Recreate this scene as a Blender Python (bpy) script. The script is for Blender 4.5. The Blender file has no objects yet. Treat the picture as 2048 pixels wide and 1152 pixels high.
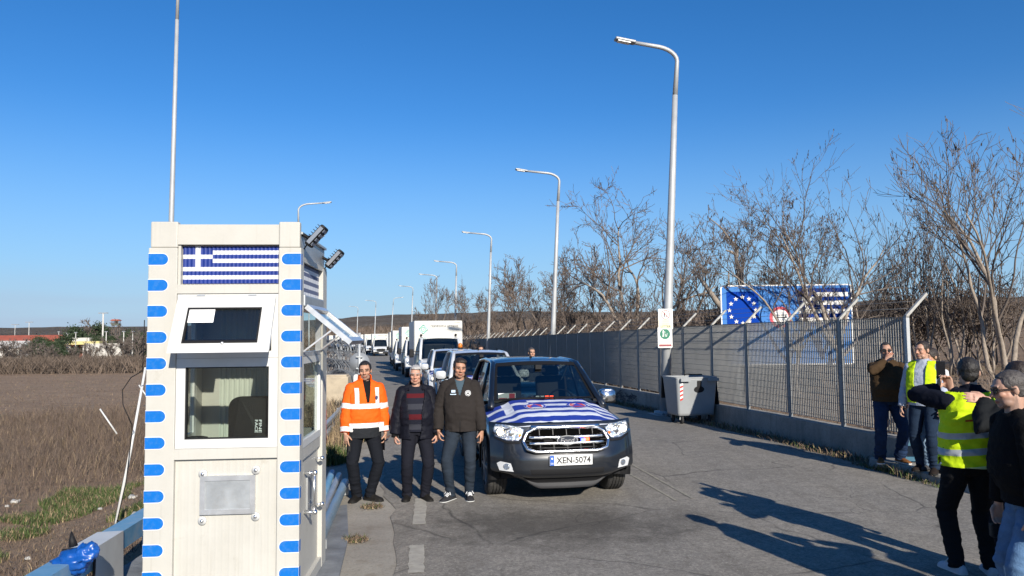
import bpy, bmesh, math, random
from mathutils import Vector, Matrix, Quaternion, noise
import numpy as np
random.seed(7)
PI = math.pi
R = math.radians
sc = bpy.context.scene
col = sc.collection
V = Vector

# ---------------------------------------------------------------- camera
F = 1500.0
CAM_H = 2.03
PITCH = math.atan((671 - 576) / F)
ROLL = R(-0.6)
CM = Matrix.Rotation(PI / 2 + PITCH, 3, 'X') @ Matrix.Rotation(ROLL, 3, 'Z')
CAM = V((0, 0, CAM_H))
def ray(px, py):
    return (CM @ V(((px - 1024) / F, (576 - py) / F, -1)))
def G(px, py, z=0.0):            # where a sight line meets the level z
    d = ray(px, py); t = (z - CAM_H) / d.z
    return CAM + d * t
def P(px, py, Y):                # the point at distance Y along a sight line
    d = ray(px, py)
    return CAM + d * (Y / d.y)

# ---------------------------------------------------------------- materials
def mat(name, c, rough=.6, metal=0.0, var=0.0, vscale=4.0, bump=0.0, bscale=40.0, spec=.5, dirt=None, dscale=2.0, damt=.5, coords='Object', **kw):
    m = bpy.data.materials.new(name); m.use_nodes = True
    nt = m.node_tree; b = nt.nodes['Principled BSDF']; L = nt.links
    b.inputs['Base Color'].default_value = (*c, 1)
    b.inputs['Roughness'].default_value = rough
    b.inputs['Metallic'].default_value = metal
    b.inputs['Specular IOR Level'].default_value = spec
    for k, v in kw.items():
        b.inputs[k.replace('_', ' ')].default_value = v
    tc = nt.nodes.new('ShaderNodeTexCoord')
    src = None
    if var > 0:
        n = nt.nodes.new('ShaderNodeTexNoise'); n.inputs['Scale'].default_value = vscale; n.inputs['Detail'].default_value = 6
        n.inputs['Roughness'].default_value = .65
        L.new(tc.outputs[coords], n.inputs['Vector'])
        rp = nt.nodes.new('ShaderNodeValToRGB')
        rp.color_ramp.elements[0].position = .3; rp.color_ramp.elements[1].position = .7
        rp.color_ramp.elements[0].color = (*[max(0, x * (1 - var)) for x in c], 1)
        rp.color_ramp.elements[1].color = (*[min(1, x * (1 + var)) for x in c], 1)
        L.new(n.outputs['Fac'], rp.inputs['Fac']); src = rp.outputs['Color']
        mr = nt.nodes.new('ShaderNodeMapRange'); mr.inputs['To Min'].default_value = max(0.02, rough - .1); mr.inputs['To Max'].default_value = min(1, rough + .1)
        L.new(n.outputs['Fac'], mr.inputs['Value']); L.new(mr.outputs['Result'], b.inputs['Roughness'])
    if dirt is not None:
        n2 = nt.nodes.new('ShaderNodeTexNoise'); n2.inputs['Scale'].default_value = dscale; n2.inputs['Detail'].default_value = 9; n2.inputs['Roughness'].default_value = .7
        L.new(tc.outputs[coords], n2.inputs['Vector'])
        r2 = nt.nodes.new('ShaderNodeValToRGB'); r2.color_ramp.elements[0].position = .48; r2.color_ramp.elements[1].position = .72
        r2.color_ramp.elements[0].color = (0, 0, 0, 1); r2.color_ramp.elements[1].color = (damt, damt, damt, 1)
        L.new(n2.outputs['Fac'], r2.inputs['Fac'])
        mx = nt.nodes.new('ShaderNodeMix'); mx.data_type = 'RGBA'
        mx.inputs[6].default_value = (*c, 1); mx.inputs[7].default_value = (*dirt, 1)
        if src: L.new(src, mx.inputs[6])
        L.new(r2.outputs['Color'], mx.inputs[0]); src = mx.outputs[2]
    if src: L.new(src, b.inputs['Base Color'])
    if bump > 0:
        n3 = nt.nodes.new('ShaderNodeTexNoise'); n3.inputs['Scale'].default_value = bscale; n3.inputs['Detail'].default_value = 5
        L.new(tc.outputs[coords], n3.inputs['Vector'])
        bp = nt.nodes.new('ShaderNodeBump'); bp.inputs['Strength'].default_value = bump; bp.inputs['Distance'].default_value = .02
        L.new(n3.outputs['Fac'], bp.inputs['Height']); L.new(bp.outputs['Normal'], b.inputs['Normal'])
    return m

def glass(name, tint=(.8, .85, .85), refl=.12, rough=.02):
    m = bpy.data.materials.new(name); m.use_nodes = True
    nt = m.node_tree; nt.nodes.clear(); L = nt.links
    out = nt.nodes.new('ShaderNodeOutputMaterial'); mix = nt.nodes.new('ShaderNodeMixShader')
    tr = nt.nodes.new('ShaderNodeBsdfTransparent'); tr.inputs[0].default_value = (*tint, 1)
    gl = nt.nodes.new('ShaderNodeBsdfGlossy'); gl.inputs['Roughness'].default_value = rough; gl.inputs[0].default_value = (1, 1, 1, 1)
    lw = nt.nodes.new('ShaderNodeLayerWeight'); lw.inputs['Blend'].default_value = .25
    mr = nt.nodes.new('ShaderNodeMapRange'); mr.inputs['To Min'].default_value = refl * .5; mr.inputs['To Max'].default_value = min(1, refl * 4 + .2)
    L.new(lw.outputs['Facing'], mr.inputs['Value']); L.new(mr.outputs['Result'], mix.inputs[0])
    L.new(tr.outputs[0], mix.inputs[1]); L.new(gl.outputs[0], mix.inputs[2]); L.new(mix.outputs[0], out.inputs[0])
    return m

def emit(name, c, s):
    m = bpy.data.materials.new(name); m.use_nodes = True
    b = m.node_tree.nodes['Principled BSDF']; b.inputs['Base Color'].default_value = (*c, 1)
    b.inputs['Emission Color'].default_value = (*c, 1); b.inputs['Emission Strength'].default_value = s
    return m

# ---------------------------------------------------------------- mesh builder
def lerp(a, b, t): return a + (b - a) * t
def frame_of(d, up=None):
    d = d.normalized()
    up = up or (V((0, 0, 1)) if abs(d.z) < .95 else V((0, 1, 0)))
    s = d.cross(up).normalized(); u = s.cross(d).normalized()
    return s, u

class MB:
    def __init__(s): s.v = []; s.f = []; s.m = []; s.sm = []
    def add(s, vs, fs, mi=0, smooth=False):
        o = len(s.v); s.v.extend(tuple(v) for v in vs)
        for f in fs: s.f.append(tuple(i + o for i in f)); s.m.append(mi); s.sm.append(smooth)
        return s
    def box(s, c, size, mi=0, rot=None, bev=0.0):
        x, y, z = size[0] / 2, size[1] / 2, size[2] / 2
        if bev > 0:
            bm = bmesh.new(); bmesh.ops.create_cube(bm, size=1)
            bmesh.ops.scale(bm, vec=size, verts=bm.verts)
            bmesh.ops.bevel(bm, geom=bm.edges[:], offset=bev, segments=2, affect='EDGES', profile=.5)
            vs = [v.co.copy() for v in bm.verts]; bm.verts.index_update()
            fs = [[v.index for v in f.verts] for f in bm.faces]; bm.free()
        else:
            vs = [V((a * x, b * y, e * z)) for a in (-1, 1) for b in (-1, 1) for e in (-1, 1)]
            fs = [(0, 1, 3, 2), (4, 6, 7, 5), (0, 4, 5, 1), (2, 3, 7, 6), (0, 2, 6, 4), (1, 5, 7, 3)]
        if rot is not None: vs = [rot @ v for v in vs]
        c = V(c); return s.add([v + c for v in vs], fs, mi)
    def bb(s, a, b, mi=0, bev=0.0):    # box between two corners
        a, b = V(a), V(b)
        return s.box((a + b) / 2, [abs(b[i] - a[i]) for i in range(3)], mi, None, bev)
    def bar(s, a, b, w, h=None, mi=0, up=None):
        a, b = V(a), V(b); d = b - a; sd, u = frame_of(d, up); h = h or w
        rot = Matrix((sd, d.normalized(), u)).transposed()
        return s.box((a + b) / 2, (w, d.length, h), mi, rot)
    def tube(s, pts, rad, n=8, mi=0, cap=True, smooth=True, flat=1.0, up=None):
        pts = [V(p) for p in pts]
        if not hasattr(rad, '__len__'): rad = [rad] * len(pts)
        rings = []; N = len(pts); prev = None
        for i, p in enumerate(pts):
            d = (pts[min(i + 1, N - 1)] - pts[max(i - 1, 0)])
            if d.length < 1e-9: d = V((0, 0, 1))
            d.normalize()
            if prev is None: sd, u = frame_of(d, up)
            else:
                sd = prev - d * prev.dot(d)
                if sd.length < 1e-6: sd, u = frame_of(d, up)
                sd.normalize(); u = sd.cross(d)
            prev = sd
            r = rad[i]; ra, rb = (r if hasattr(r, '__len__') else (r, r * flat))
            rings.append([p + sd * math.cos(2 * PI * k / n) * ra + u * math.sin(2 * PI * k / n) * rb for k in range(n)])
        vs = [v for r in rings for v in r]; fs = []
        for i in range(N - 1):
            for k in range(n):
                k2 = (k + 1) % n; fs.append((i * n + k, i * n + k2, (i + 1) * n + k2, (i + 1) * n + k))
        if cap: fs.append(tuple(range(n))[::-1]); fs.append(tuple((N - 1) * n + k for k in range(n)))
        return s.add(vs, fs, mi, smooth)
    def cyl(s, a, b, r, n=16, mi=0, r2=None): return s.tube([a, b], [r, r if r2 is None else r2], n, mi)
    def ell(s, c, r, mi=0, n=16, m=10, rot=None):
        c = V(c); r = r if hasattr(r, '__len__') else (r, r, r); vs = []; fs = []
        for j in range(m + 1):
            t = PI * j / m
            for k in range(n):
                p = 2 * PI * k / n
                v = V((r[0] * math.sin(t) * math.cos(p), r[1] * math.sin(t) * math.sin(p), r[2] * math.cos(t)))
                vs.append(c + (rot @ v if rot is not None else v))
        for j in range(m):
            for k in range(n):
                k2 = (k + 1) % n; fs.append((j * n + k, (j + 1) * n + k, (j + 1) * n + k2, j * n + k2))
        return s.add(vs, fs, mi, True)
    def prism(s, poly, fn, mi=0, fn2=None):
        """poly: 2-D outline; fn maps (a,b) to the front, fn2 to the back"""
        n = len(poly); vs = [fn(*p) for p in poly]; fs = [tuple(range(n))]
        if fn2:
            vs += [fn2(*p) for p in poly]; fs.append(tuple(range(n, 2 * n))[::-1])
            for i in range(n): j = (i + 1) % n; fs.append((j, i, n + i, n + j))
        return s.add(vs, fs, mi)
    def loft(s, rings, mi=0, smooth=True, closed=True, cap=True):
        n = len(rings[0]); vs = [v for r in rings for v in r]; fs = []
        for i in range(len(rings) - 1):
            for k in range(n if closed else n - 1):
                k2 = (k + 1) % n; fs.append((i * n + k, i * n + k2, (i + 1) * n + k2, (i + 1) * n + k))
        if cap and closed: fs.append(tuple(range(n))[::-1]); fs.append(tuple((len(rings) - 1) * n + k for k in range(n)))
        return s.add(vs, fs, mi, smooth)
    def grid(s, fn, us, ws, mi=0, smooth=True, mfn=None):
        nu, nw = len(us), len(ws); vs = [fn(u, w) for w in ws for u in us]; o = len(s.v)
        s.v.extend(tuple(v) for v in vs)
        for j in range(nw - 1):
            for i in range(nu - 1):
                s.f.append((o + j * nu + i, o + j * nu + i + 1, o + (j + 1) * nu + i + 1, o + (j + 1) * nu + i))
                s.m.append(mfn((us[i] + us[i + 1]) / 2, (ws[j] + ws[j + 1]) / 2) if mfn else mi); s.sm.append(smooth)
        return s
    def mesh(s, name, mats):
        me = bpy.data.meshes.new(name); me.from_pydata(s.v, [], s.f)
        for m in (mats if isinstance(mats, (list, tuple)) else [mats]): me.materials.append(m)
        me.polygons.foreach_set('material_index', s.m); me.polygons.foreach_set('use_smooth', s.sm)
        me.update(); return me
    def build(s, name, mats, parent=None, fix=True):
        me = s.mesh(name, mats)
        if fix:
            bm = bmesh.new(); bm.from_mesh(me); bmesh.ops.recalc_face_normals(bm, faces=bm.faces); bm.to_mesh(me); bm.free()
        o = bpy.data.objects.new(name, me); col.objects.link(o)
        if parent is not None: o.parent = parent
        return o

def tag(o, label=None, cat=None, group=None, kind=None):
    if label: o['label'] = label
    if cat: o['category'] = cat
    if group: o['group'] = group
    if kind: o['kind'] = kind
    return o
def thing(name, label, cat, loc=(0, 0, 0), rz=0.0, group=None):
    o = bpy.data.objects.new(name, None); col.objects.link(o)
    o.location = loc; o.rotation_euler = (0, 0, rz); o.empty_display_size = .1
    return tag(o, label, cat, group)
KIDS = {}
def copy_tree(o, loc=None, rz=None, label=None, group=None, scale=None):
    c = o.copy(); col.objects.link(c)
    if loc is not None: c.location = loc
    if rz is not None: c.rotation_euler = (0, 0, rz)
    if label: c['label'] = label
    if group: c['group'] = group
    if scale is not None: c.scale = scale if hasattr(scale, '__len__') else (scale,) * 3
    def rec(src, dst):
        for ch in list(src.children):
            d = ch.copy(); col.objects.link(d); d.parent = dst; rec(ch, d)
    rec(o, c)
    return c

def text_mesh(body, size=1.0, align='CENTER', extrude=0.0, bold=0.0):
    cu = bpy.data.curves.new('t', 'FONT'); cu.body = body; cu.size = size; cu.align_x = align; cu.align_y = 'CENTER'
    cu.extrude = extrude; cu.offset = bold; cu.resolution_u = 3
    ob = bpy.data.objects.new('t', cu); col.objects.link(ob)
    me = bpy.data.meshes.new_from_object(ob.evaluated_get(bpy.context.evaluated_depsgraph_get()))
    bpy.data.objects.remove(ob); bpy.data.curves.remove(cu)
    return me
def add_text(mb, body, height, fn, mi=0, width=None, bold=0.0):
    """letters laid flat through fn(a, b); height of capitals; width squeezes the line"""
    me = text_mesh(body, 1.0, bold=bold)
    if not me.vertices: return
    xs = [v.co.x for v in me.vertices]; ys = [v.co.y for v in me.vertices]
    cx, cy = (min(xs) + max(xs)) / 2, (min(ys) + max(ys)) / 2
    k = height / max(1e-6, max(ys) - min(ys)); kx = k if width is None else width / max(1e-6, max(xs) - min(xs))
    mb.add([fn((v.co.x - cx) * kx, (v.co.y - cy) * k) for v in me.vertices], [tuple(p.vertices) for p in me.polygons], mi)
    bpy.data.meshes.remove(me)

def rrect(w, h, r, n=5):
    out = []
    for cx, cy, a0 in ((w / 2 - r, h / 2 - r, 0), (-w / 2 + r, h / 2 - r, 90), (-w / 2 + r, -h / 2 + r, 180), (w / 2 - r, -h / 2 + r, 270)):
        for k in range(n + 1):
            a = R(a0 + 90 * k / n); out.append((cx + r * math.cos(a), cy + r * math.sin(a)))
    return out
def circle(r, n=24, cx=0, cy=0, ry=None):
    return [(cx + r * math.cos(2 * PI * k / n), cy + (ry or r) * math.sin(2 * PI * k / n)) for k in range(n)]
def star(r, cx, cy, ri=.4):
    return [(cx + (r if k % 2 == 0 else r * ri) * math.sin(PI * k / 5), cy + (r if k % 2 == 0 else r * ri) * math.cos(PI * k / 5)) for k in range(10)]
def bent(base, top, r0, arm_h, reach, n=10): pass

# ---------------------------------------------------------------- the lie of the land
def fence_x(Y): return 5.93 - .195 * (Y - 11.3) - .0017 * max(0, Y - 90) ** 2
def fence_dir(Y):
    d = V((fence_x(Y + .5) - fence_x(Y - .5), 1, 0)); return d.normalized()
def road_z(Y): return -.0113 * (min(max(Y, 15), 60) - 15)
def smooth(a, b, x):
    t = min(1, max(0, (x - a) / (b - a))); return t * t * (3 - 2 * t)
def ground_z(x, y):
    o = x - fence_x(y); z = road_z(y)
    z -= .03
    if o < -9.9:
        z -= .75 * smooth(-10.0, -13.0, o) - .0
        z += .05 * noise.noise(V((x * .35, y * .35, 3))) * smooth(-10.2, -12, o)
    if o > .6:
        e = min(o, 40) - .6
        z += min(4.0, .03 * e + .065 * max(0, e - 3)) + .12 * noise.noise(V((x * .3, y * .3, 0))) * smooth(.6, 2, o)
    return z
# ---------------------------------------------------------------- world, sun, camera
cam = bpy.data.cameras.new('camera'); cam.sensor_width = 36; cam.lens = 36 * F / 2048; cam.clip_end = 5000; cam.clip_start = .05
co = bpy.data.objects.new('camera', cam); col.objects.link(co); co.matrix_world = Matrix.Translation(CAM) @ CM.to_4x4(); sc.camera = co

SUN = V((.36, -.93, 0)).normalized(); EL = R(25)
sun_dir = V((SUN.x * math.cos(EL), SUN.y * math.cos(EL), math.sin(EL)))
sl = bpy.data.lights.new('sun', 'SUN'); sl.energy = 5.0; sl.angle = R(.5); sl.color = (1, .93, .82)
so = bpy.data.objects.new('sun', sl); col.objects.link(so); so.rotation_euler = (-sun_dir).to_track_quat('-Z', 'Y').to_euler()
w = bpy.data.worlds.new('World'); sc.world = w; w.use_nodes = True
nt = w.node_tree; bg = nt.nodes['Background']; L = nt.links
sky = nt.nodes.new('ShaderNodeTexSky'); sky.sky_type = 'NISHITA'; sky.sun_disc = False
sky.sun_elevation = EL; sky.sun_rotation = math.atan2(sun_dir.x, sun_dir.y); sky.air_density = 1.0; sky.dust_density = 0.0; sky.ozone_density = 4.0
hs = nt.nodes.new('ShaderNodeHueSaturation'); hs.inputs['Saturation'].default_value = 1.2; hs.inputs['Value'].default_value = 1.0
tint = nt.nodes.new('ShaderNodeMix'); tint.data_type = 'RGBA'; tint.blend_type = 'MULTIPLY'; tint.inputs[0].default_value = 1; tint.inputs[7].default_value = (.88, .95, 1.10, 1)
L.new(sky.outputs[0], tint.inputs[6]); L.new(tint.outputs[2], hs.inputs['Color'])
# a thin bank of cloud low in one part of the sky
tc = nt.nodes.new('ShaderNodeTexCoord'); sep = nt.nodes.new('ShaderNodeSeparateXYZ'); L.new(tc.outputs['Generated'], sep.inputs[0])
mp = nt.nodes.new('ShaderNodeMapping'); mp.inputs['Scale'].default_value = (1.5, 1.5, 22); L.new(tc.outputs['Generated'], mp.inputs[0])
nz = nt.nodes.new('ShaderNodeTexNoise'); nz.inputs['Scale'].default_value = 2.2; nz.inputs['Detail'].default_value = 7; L.new(mp.outputs[0], nz.inputs['Vector'])
def mapr(src, a, b, c=0, d=1):
    n = nt.nodes.new('ShaderNodeMapRange'); n.interpolation_type = 'SMOOTHSTEP'
    n.inputs['From Min'].default_value = a; n.inputs['From Max'].default_value = b; n.inputs['To Min'].default_value = c; n.inputs['To Max'].default_value = d
    L.new(src, n.inputs['Value']); return n.outputs['Result']
def mul(a, b):
    n = nt.nodes.new('ShaderNodeMath'); n.operation = 'MULTIPLY'
    L.new(a, n.inputs[0])
    if isinstance(b, float): n.inputs[1].default_value = b
    else: L.new(b, n.inputs[1])
    return n.outputs[0]
up = mapr(sep.outputs['Z'], .10, .01); side = mapr(sep.outputs['X'], -.1, -.5)
fac = mul(mul(mul(up, side), mapr(nz.outputs['Fac'], .2, .7, .35, 1.0)), .8)
mx = nt.nodes.new('ShaderNodeMix'); mx.data_type = 'RGBA'
hz = nt.nodes.new('ShaderNodeMix'); hz.data_type = 'RGBA'
L.new(mapr(sep.outputs['Z'], .30, -.02, 0, .8), hz.inputs[0]); L.new(hs.outputs[0], hz.inputs[6]); hz.inputs[7].default_value = (2.5, 4.3, 6.4, 1)
L.new(fac, mx.inputs[0]); L.new(hz.outputs[2], mx.inputs[6]); mx.inputs[7].default_value = (3.6, 4.6, 6.0, 1)
L.new(mx.outputs[2], bg.inputs['Color']); bg.inputs['Strength'].default_value = .085
sc.view_settings.view_transform = 'Standard'; sc.view_settings.look = 'None'; sc.view_settings.exposure = .5; sc.view_settings.gamma = 1

# ---------------------------------------------------------------- node helper for ground materials
def nodes(name):
    m = bpy.data.materials.new(name); m.use_nodes = True; nt = m.node_tree
    class N: pass
    n = N(); n.m = m; n.nt = nt; n.b = nt.nodes['Principled BSDF']; n.L = nt.links
    n.tc = nt.nodes.new('ShaderNodeTexCoord').outputs['Object']
    def noise_(scale, detail=6, rough=.6, vec=None, dist=0):
        t = nt.nodes.new('ShaderNodeTexNoise'); t.inputs['Scale'].default_value = scale; t.inputs['Detail'].default_value = detail; t.inputs['Roughness'].default_value = rough
        t.inputs['Distortion'].default_value = dist
        n.L.new(vec or n.tc, t.inputs['Vector']); return t.outputs['Fac']
    def ramp(src, stops):
        r = nt.nodes.new('ShaderNodeValToRGB'); e = r.color_ramp.elements
        while len(e) < len(stops): e.new(.5)
        for k, (p, c) in enumerate(stops): e[k].position = p; e[k].color = (*c, 1) if hasattr(c, '__len__') else (c, c, c, 1)
        n.L.new(src, r.inputs['Fac']); return r.outputs['Color']
    def mix(fac, a, b, mode='MIX'):
        x = nt.nodes.new('ShaderNodeMix'); x.data_type = 'RGBA'; x.blend_type = mode
        for s, i in ((fac, 0), (a, 6), (b, 7)):
            if isinstance(s, (int, float)): x.inputs[i].default_value = s
            elif isinstance(s, tuple): x.inputs[i].default_value = (*s, 1)
            else: n.L.new(s, x.inputs[i])
        return x.outputs[2]
    def math_(op, a, b=0.0):
        x = nt.nodes.new('ShaderNodeMath'); x.operation = op
        for s, i in ((a, 0), (b, 1)):
            if isinstance(s, (int, float)): x.inputs[i].default_value = s
            else: n.L.new(s, x.inputs[i])
        return x.outputs[0]
    def mapping(scale=(1, 1, 1), rot=(0, 0, 0), loc=(0, 0, 0)):
        x = nt.nodes.new('ShaderNodeMapping'); x.inputs['Scale'].default_value = scale; x.inputs['Rotation'].default_value = rot; x.inputs['Location'].default_value = loc
        n.L.new(n.tc, x.inputs[0]); return x.outputs[0]
    def bump(src, s, d=.02):
        x = nt.nodes.new('ShaderNodeBump'); x.inputs['Strength'].default_value = s; x.inputs['Distance'].default_value = d
        n.L.new(src, x.inputs['Height']); n.L.new(x.outputs[0], n.b.inputs['Normal'])
    def voro(scale, feat='DISTANCE_TO_EDGE', vec=None):
        x = nt.nodes.new('ShaderNodeTexVoronoi'); x.feature = feat; x.inputs['Scale'].default_value = scale
        n.L.new(vec or n.tc, x.inputs['Vector']); return x.outputs['Distance']
    def warp(scale, amt):
        t = nt.nodes.new('ShaderNodeTexNoise'); t.inputs['Scale'].default_value = scale; t.inputs['Detail'].default_value = 4
        n.L.new(n.tc, t.inputs['Vector'])
        x = nt.nodes.new('ShaderNodeMix'); x.data_type = 'RGBA'; x.blend_type = 'LINEAR_LIGHT'; x.inputs[0].default_value = amt
        n.L.new(n.tc, x.inputs[6]); n.L.new(t.outputs['Color'], x.inputs[7]); return x.outputs[2]
    def color(src): n.L.new(src, n.b.inputs['Base Color'])
    n.noise, n.ramp, n.mix, n.math, n.mapping, n.bump, n.voro, n.warp, n.color = noise_, ramp, mix, math_, mapping, bump, voro, warp, color
    n.b.inputs['Roughness'].default_value = .9; n.b.inputs['Specular IOR Level'].default_value = .25
    return n

# field soil
g = nodes('field soil')
big = g.noise(.06, 6, .65); mid = g.noise(.6, 8, .7); fine = g.noise(9, 8, .75); stretch = g.noise(1.2, 7, .7, g.mapping((.5, 3, 1), (0, 0, R(12))))
c1 = g.ramp(mid, [(.3, (.18, .12, .075)), (.55, (.265, .18, .115)), (.75, (.335, .245, .16))])
c2 = g.ramp(stretch, [(.35, (.20, .135, .085)), (.65, (.37, .265, .17))])
c = g.mix(g.ramp(big, [(.35, 0.2), (.65, .8)]), c1, c2)
green = g.ramp(g.noise(.5, 7, .7), [(.60, 0.0), (.70, .75)])
c = g.mix(green, c, g.ramp(fine, [(.3, (.045, .065, .02)), (.7, (.11, .13, .045))]))
c = g.mix(g.ramp(fine, [(.25, .7), (.45, 0.0)]), c, (.07, .05, .036))
g.color(c); g.bump(g.noise(5, 9, .75), .9, .12)
M_SOIL = g.m

# asphalt
g = nodes('worn asphalt')
wv = g.warp(.8, .25)
agg = g.noise(160, 3, .8); patch = g.noise(.45, 7, .62); patch2 = g.noise(1.6, 8, .7); lane = g.noise(.5, 5, .6, g.mapping((1.4, .12, 1), (0, 0, R(-11))))
c = g.ramp(patch, [(.3, (.165, .150, .127)), (.5, (.225, .204, .172)), (.72, (.285, .258, .216))])
c = g.mix(g.ramp(lane, [(.35, .55), (.6, 0.0)]), c, (.195, .186, .172))
c = g.mix(g.ramp(patch2, [(.58, 0.0), (.75, .45)]), c, (.32, .295, .255))
mott = g.noise(5, 6, .75); c = g.mix(g.ramp(mott, [(.36, .55), (.5, 0.0)]), c, (.15, .132, .108)); c = g.mix(g.ramp(mott, [(.52, 0.0), (.68, .5)]), c, (.335, .303, .254))
trk = g.noise(1.0, 5, .6, g.mapping((5.5, .18, 1), (0, 0, R(-11)))); c = g.mix(g.ramp(trk, [(.52, 0.0), (.68, .4)]), c, (.14, .125, .105))
grit = g.noise(36, 3, .85); c = g.mix(g.ramp(grit, [(.36, .7), (.47, 0.0)]), c, (.10, .09, .074)); c = g.mix(g.ramp(grit, [(.54, 0.0), (.66, .65)]), c, (.41, .375, .32))
c = g.mix(g.ramp(agg, [(.3, .75), (.48, 0.0)]), c, (.16, .155, .147))
c = g.mix(g.ramp(agg, [(.6, 0.0), (.8, .7)]), c, (.54, .52, .48))
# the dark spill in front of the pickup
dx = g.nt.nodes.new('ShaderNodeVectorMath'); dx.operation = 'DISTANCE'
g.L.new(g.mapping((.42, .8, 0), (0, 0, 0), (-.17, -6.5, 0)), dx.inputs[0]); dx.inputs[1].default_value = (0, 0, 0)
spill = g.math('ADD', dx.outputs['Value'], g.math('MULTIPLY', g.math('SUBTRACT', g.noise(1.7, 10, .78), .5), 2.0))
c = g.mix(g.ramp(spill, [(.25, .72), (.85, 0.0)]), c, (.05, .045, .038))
# cracks
ck = g.voro(.42, vec=wv); ck2 = g.voro(1.3, vec=g.warp(1.6, .2))
crk = g.ramp(ck, [(.0, .75), (.008, 0.0)]); crk2 = g.math('MULTIPLY', g.ramp(ck2, [(0, .7), (.008, 0.0)]), g.ramp(g.noise(.35, 4), [(.5, 0.0), (.62, .85)]))
cm = g.math('MAXIMUM', g.math('MULTIPLY', crk, g.ramp(g.noise(.8, 4), [(.4, 0.0), (.6, .95)])), crk2)
c = g.mix(cm, c, (.03, .028, .026))
g.color(c); g.b.inputs['Roughness'].default_value = .85
g.bump(g.math('SUBTRACT', agg, g.math('MULTIPLY', cm, 1.5)), .55, .006)
M_ASPH = g.m

# concrete
g = nodes('weathered concrete')
n1 = g.noise(1.2, 8, .7); n2 = g.noise(30, 6, .7); n3 = g.noise(2.5, 7, .7, g.mapping((2.5, 2.5, .35)))
c = g.ramp(n1, [(.3, (.20, .19, .17)), (.55, (.30, .285, .255)), (.75, (.38, .36, .32))])
c = g.mix(g.ramp(n3, [(.5, 0.0), (.72, .55)]), c, (.12, .11, .095)); c = g.mix(g.ramp(n2, [(.3, .5), (.5, 0.0)]), c, (.13, .12, .105))
g.color(c); g.bump(n2, .35, .01); M_CONC = g.m
g = nodes('dirt verge')
n1 = g.noise(3, 8, .75); n2 = g.noise(22, 7, .75)
c = g.ramp(n1, [(.32, (.075, .06, .042)), (.55, (.15, .125, .09)), (.75, (.23, .20, .15))]); c = g.mix(g.ramp(n2, [(.32, .6), (.5, 0.0)]), c, (.05, .042, .03))
c = g.mix(g.ramp(g.noise(1.3, 6, .7), [(.55, 0.0), (.66, .7)]), c, (.055, .075, .025))
g.color(c); g.bump(n2, .8, .04); M_DIRT = g.m
g = nodes('gutter concrete')
n1 = g.noise(.9, 8, .7); n2 = g.noise(40, 6, .7)
c = g.ramp(n1, [(.3, (.23, .205, .17)), (.55, (.31, .285, .24)), (.75, (.38, .35, .30))]); c = g.mix(g.ramp(n2, [(.3, .6), (.5, 0.0)]), c, (.14, .12, .10))
c = g.mix(g.ramp(g.noise(3, 7, .7), [(.55, 0.0), (.7, .6)]), c, (.16, .125, .09))
g.color(c); g.bump(n2, .5, .01); M_GUT = g.m
g = nodes('brush hillside')
n1 = g.noise(.035, 10, .75); n2 = g.noise(.35, 8, .8)
c = g.ramp(n1, [(.35, (.13, .095, .07)), (.5, (.19, .145, .105)), (.65, (.27, .235, .185))]); c = g.mix(g.ramp(n2, [(.42, .85), (.58, 0.0)]), c, (.06, .052, .036))
g.color(c); g.bump(n2, 1.0, 3.0); M_HILL = g.m

# ---------------------------------------------------------------- ground sheet
def sp_(a, b, n, p=1.0): return [a + (b - a) * (k / n) ** p for k in range(n + 1)]
ys = [-900, -400, -200, -100, -60] + sp_(-30, 0, 10) + sp_(0, 40, 70)[1:] + sp_(40, 130, 40)[1:] + sp_(130, 500, 25)[1:] + sp_(500, 3000, 10)[1:]
offs = [-2500, -900, -400, -200, -120, -80, -60, -45, -35, -28, -23, -19, -16.5] + [-14.5 + .25 * k for k in range(21)] + [-8.5, -6, -4, -2, 0, .3, .6, 1, 1.5, 2, 3, 4.5, 6, 8, 10, 13, 16, 20, 25, 32, 40, 60, 100, 200, 500, 1500]
def fx(Y): return fence_x(min(Y, 190)) - max(0, Y - 190) * .55
mb = MB(); mb.grid(lambda o, y: V((fx(y) + o, y, ground_z(fence_x(y) + o, y))), offs, ys)
gd = mb.build('ground', M_SOIL); tag(gd, kind='structure')

def strip(name, o0, o1, y0, y1, dz, m, n=80, wob=0.0, nx=6):
    mb = MB()
    def f(u, y):
        o = lerp(o0, o1, u)
        if wob and u in (0, 1): o += wob * noise.noise(V((y * 1.3, o * 7, 2))) + wob * .6 * noise.noise(V((y * 5, o, 2)))
        return V((fence_x(y) + o, y, road_z(y) + dz))
    mb.grid(f, [k / nx for k in range(nx + 1)], sp_(y0, y1, n)); return tag(mb.build(name, m), kind='structure')
strip('verge', -1.2, .05, 11.6, 150, .004, M_DIRT, 260)
strip('gutter', -9.6, -7.2, -6, 60, .008, M_GUT, 200, .10)
strip('road', -7.88, -.55, -60, 190, .016, M_ASPH, 700, .16, 14)
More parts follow.
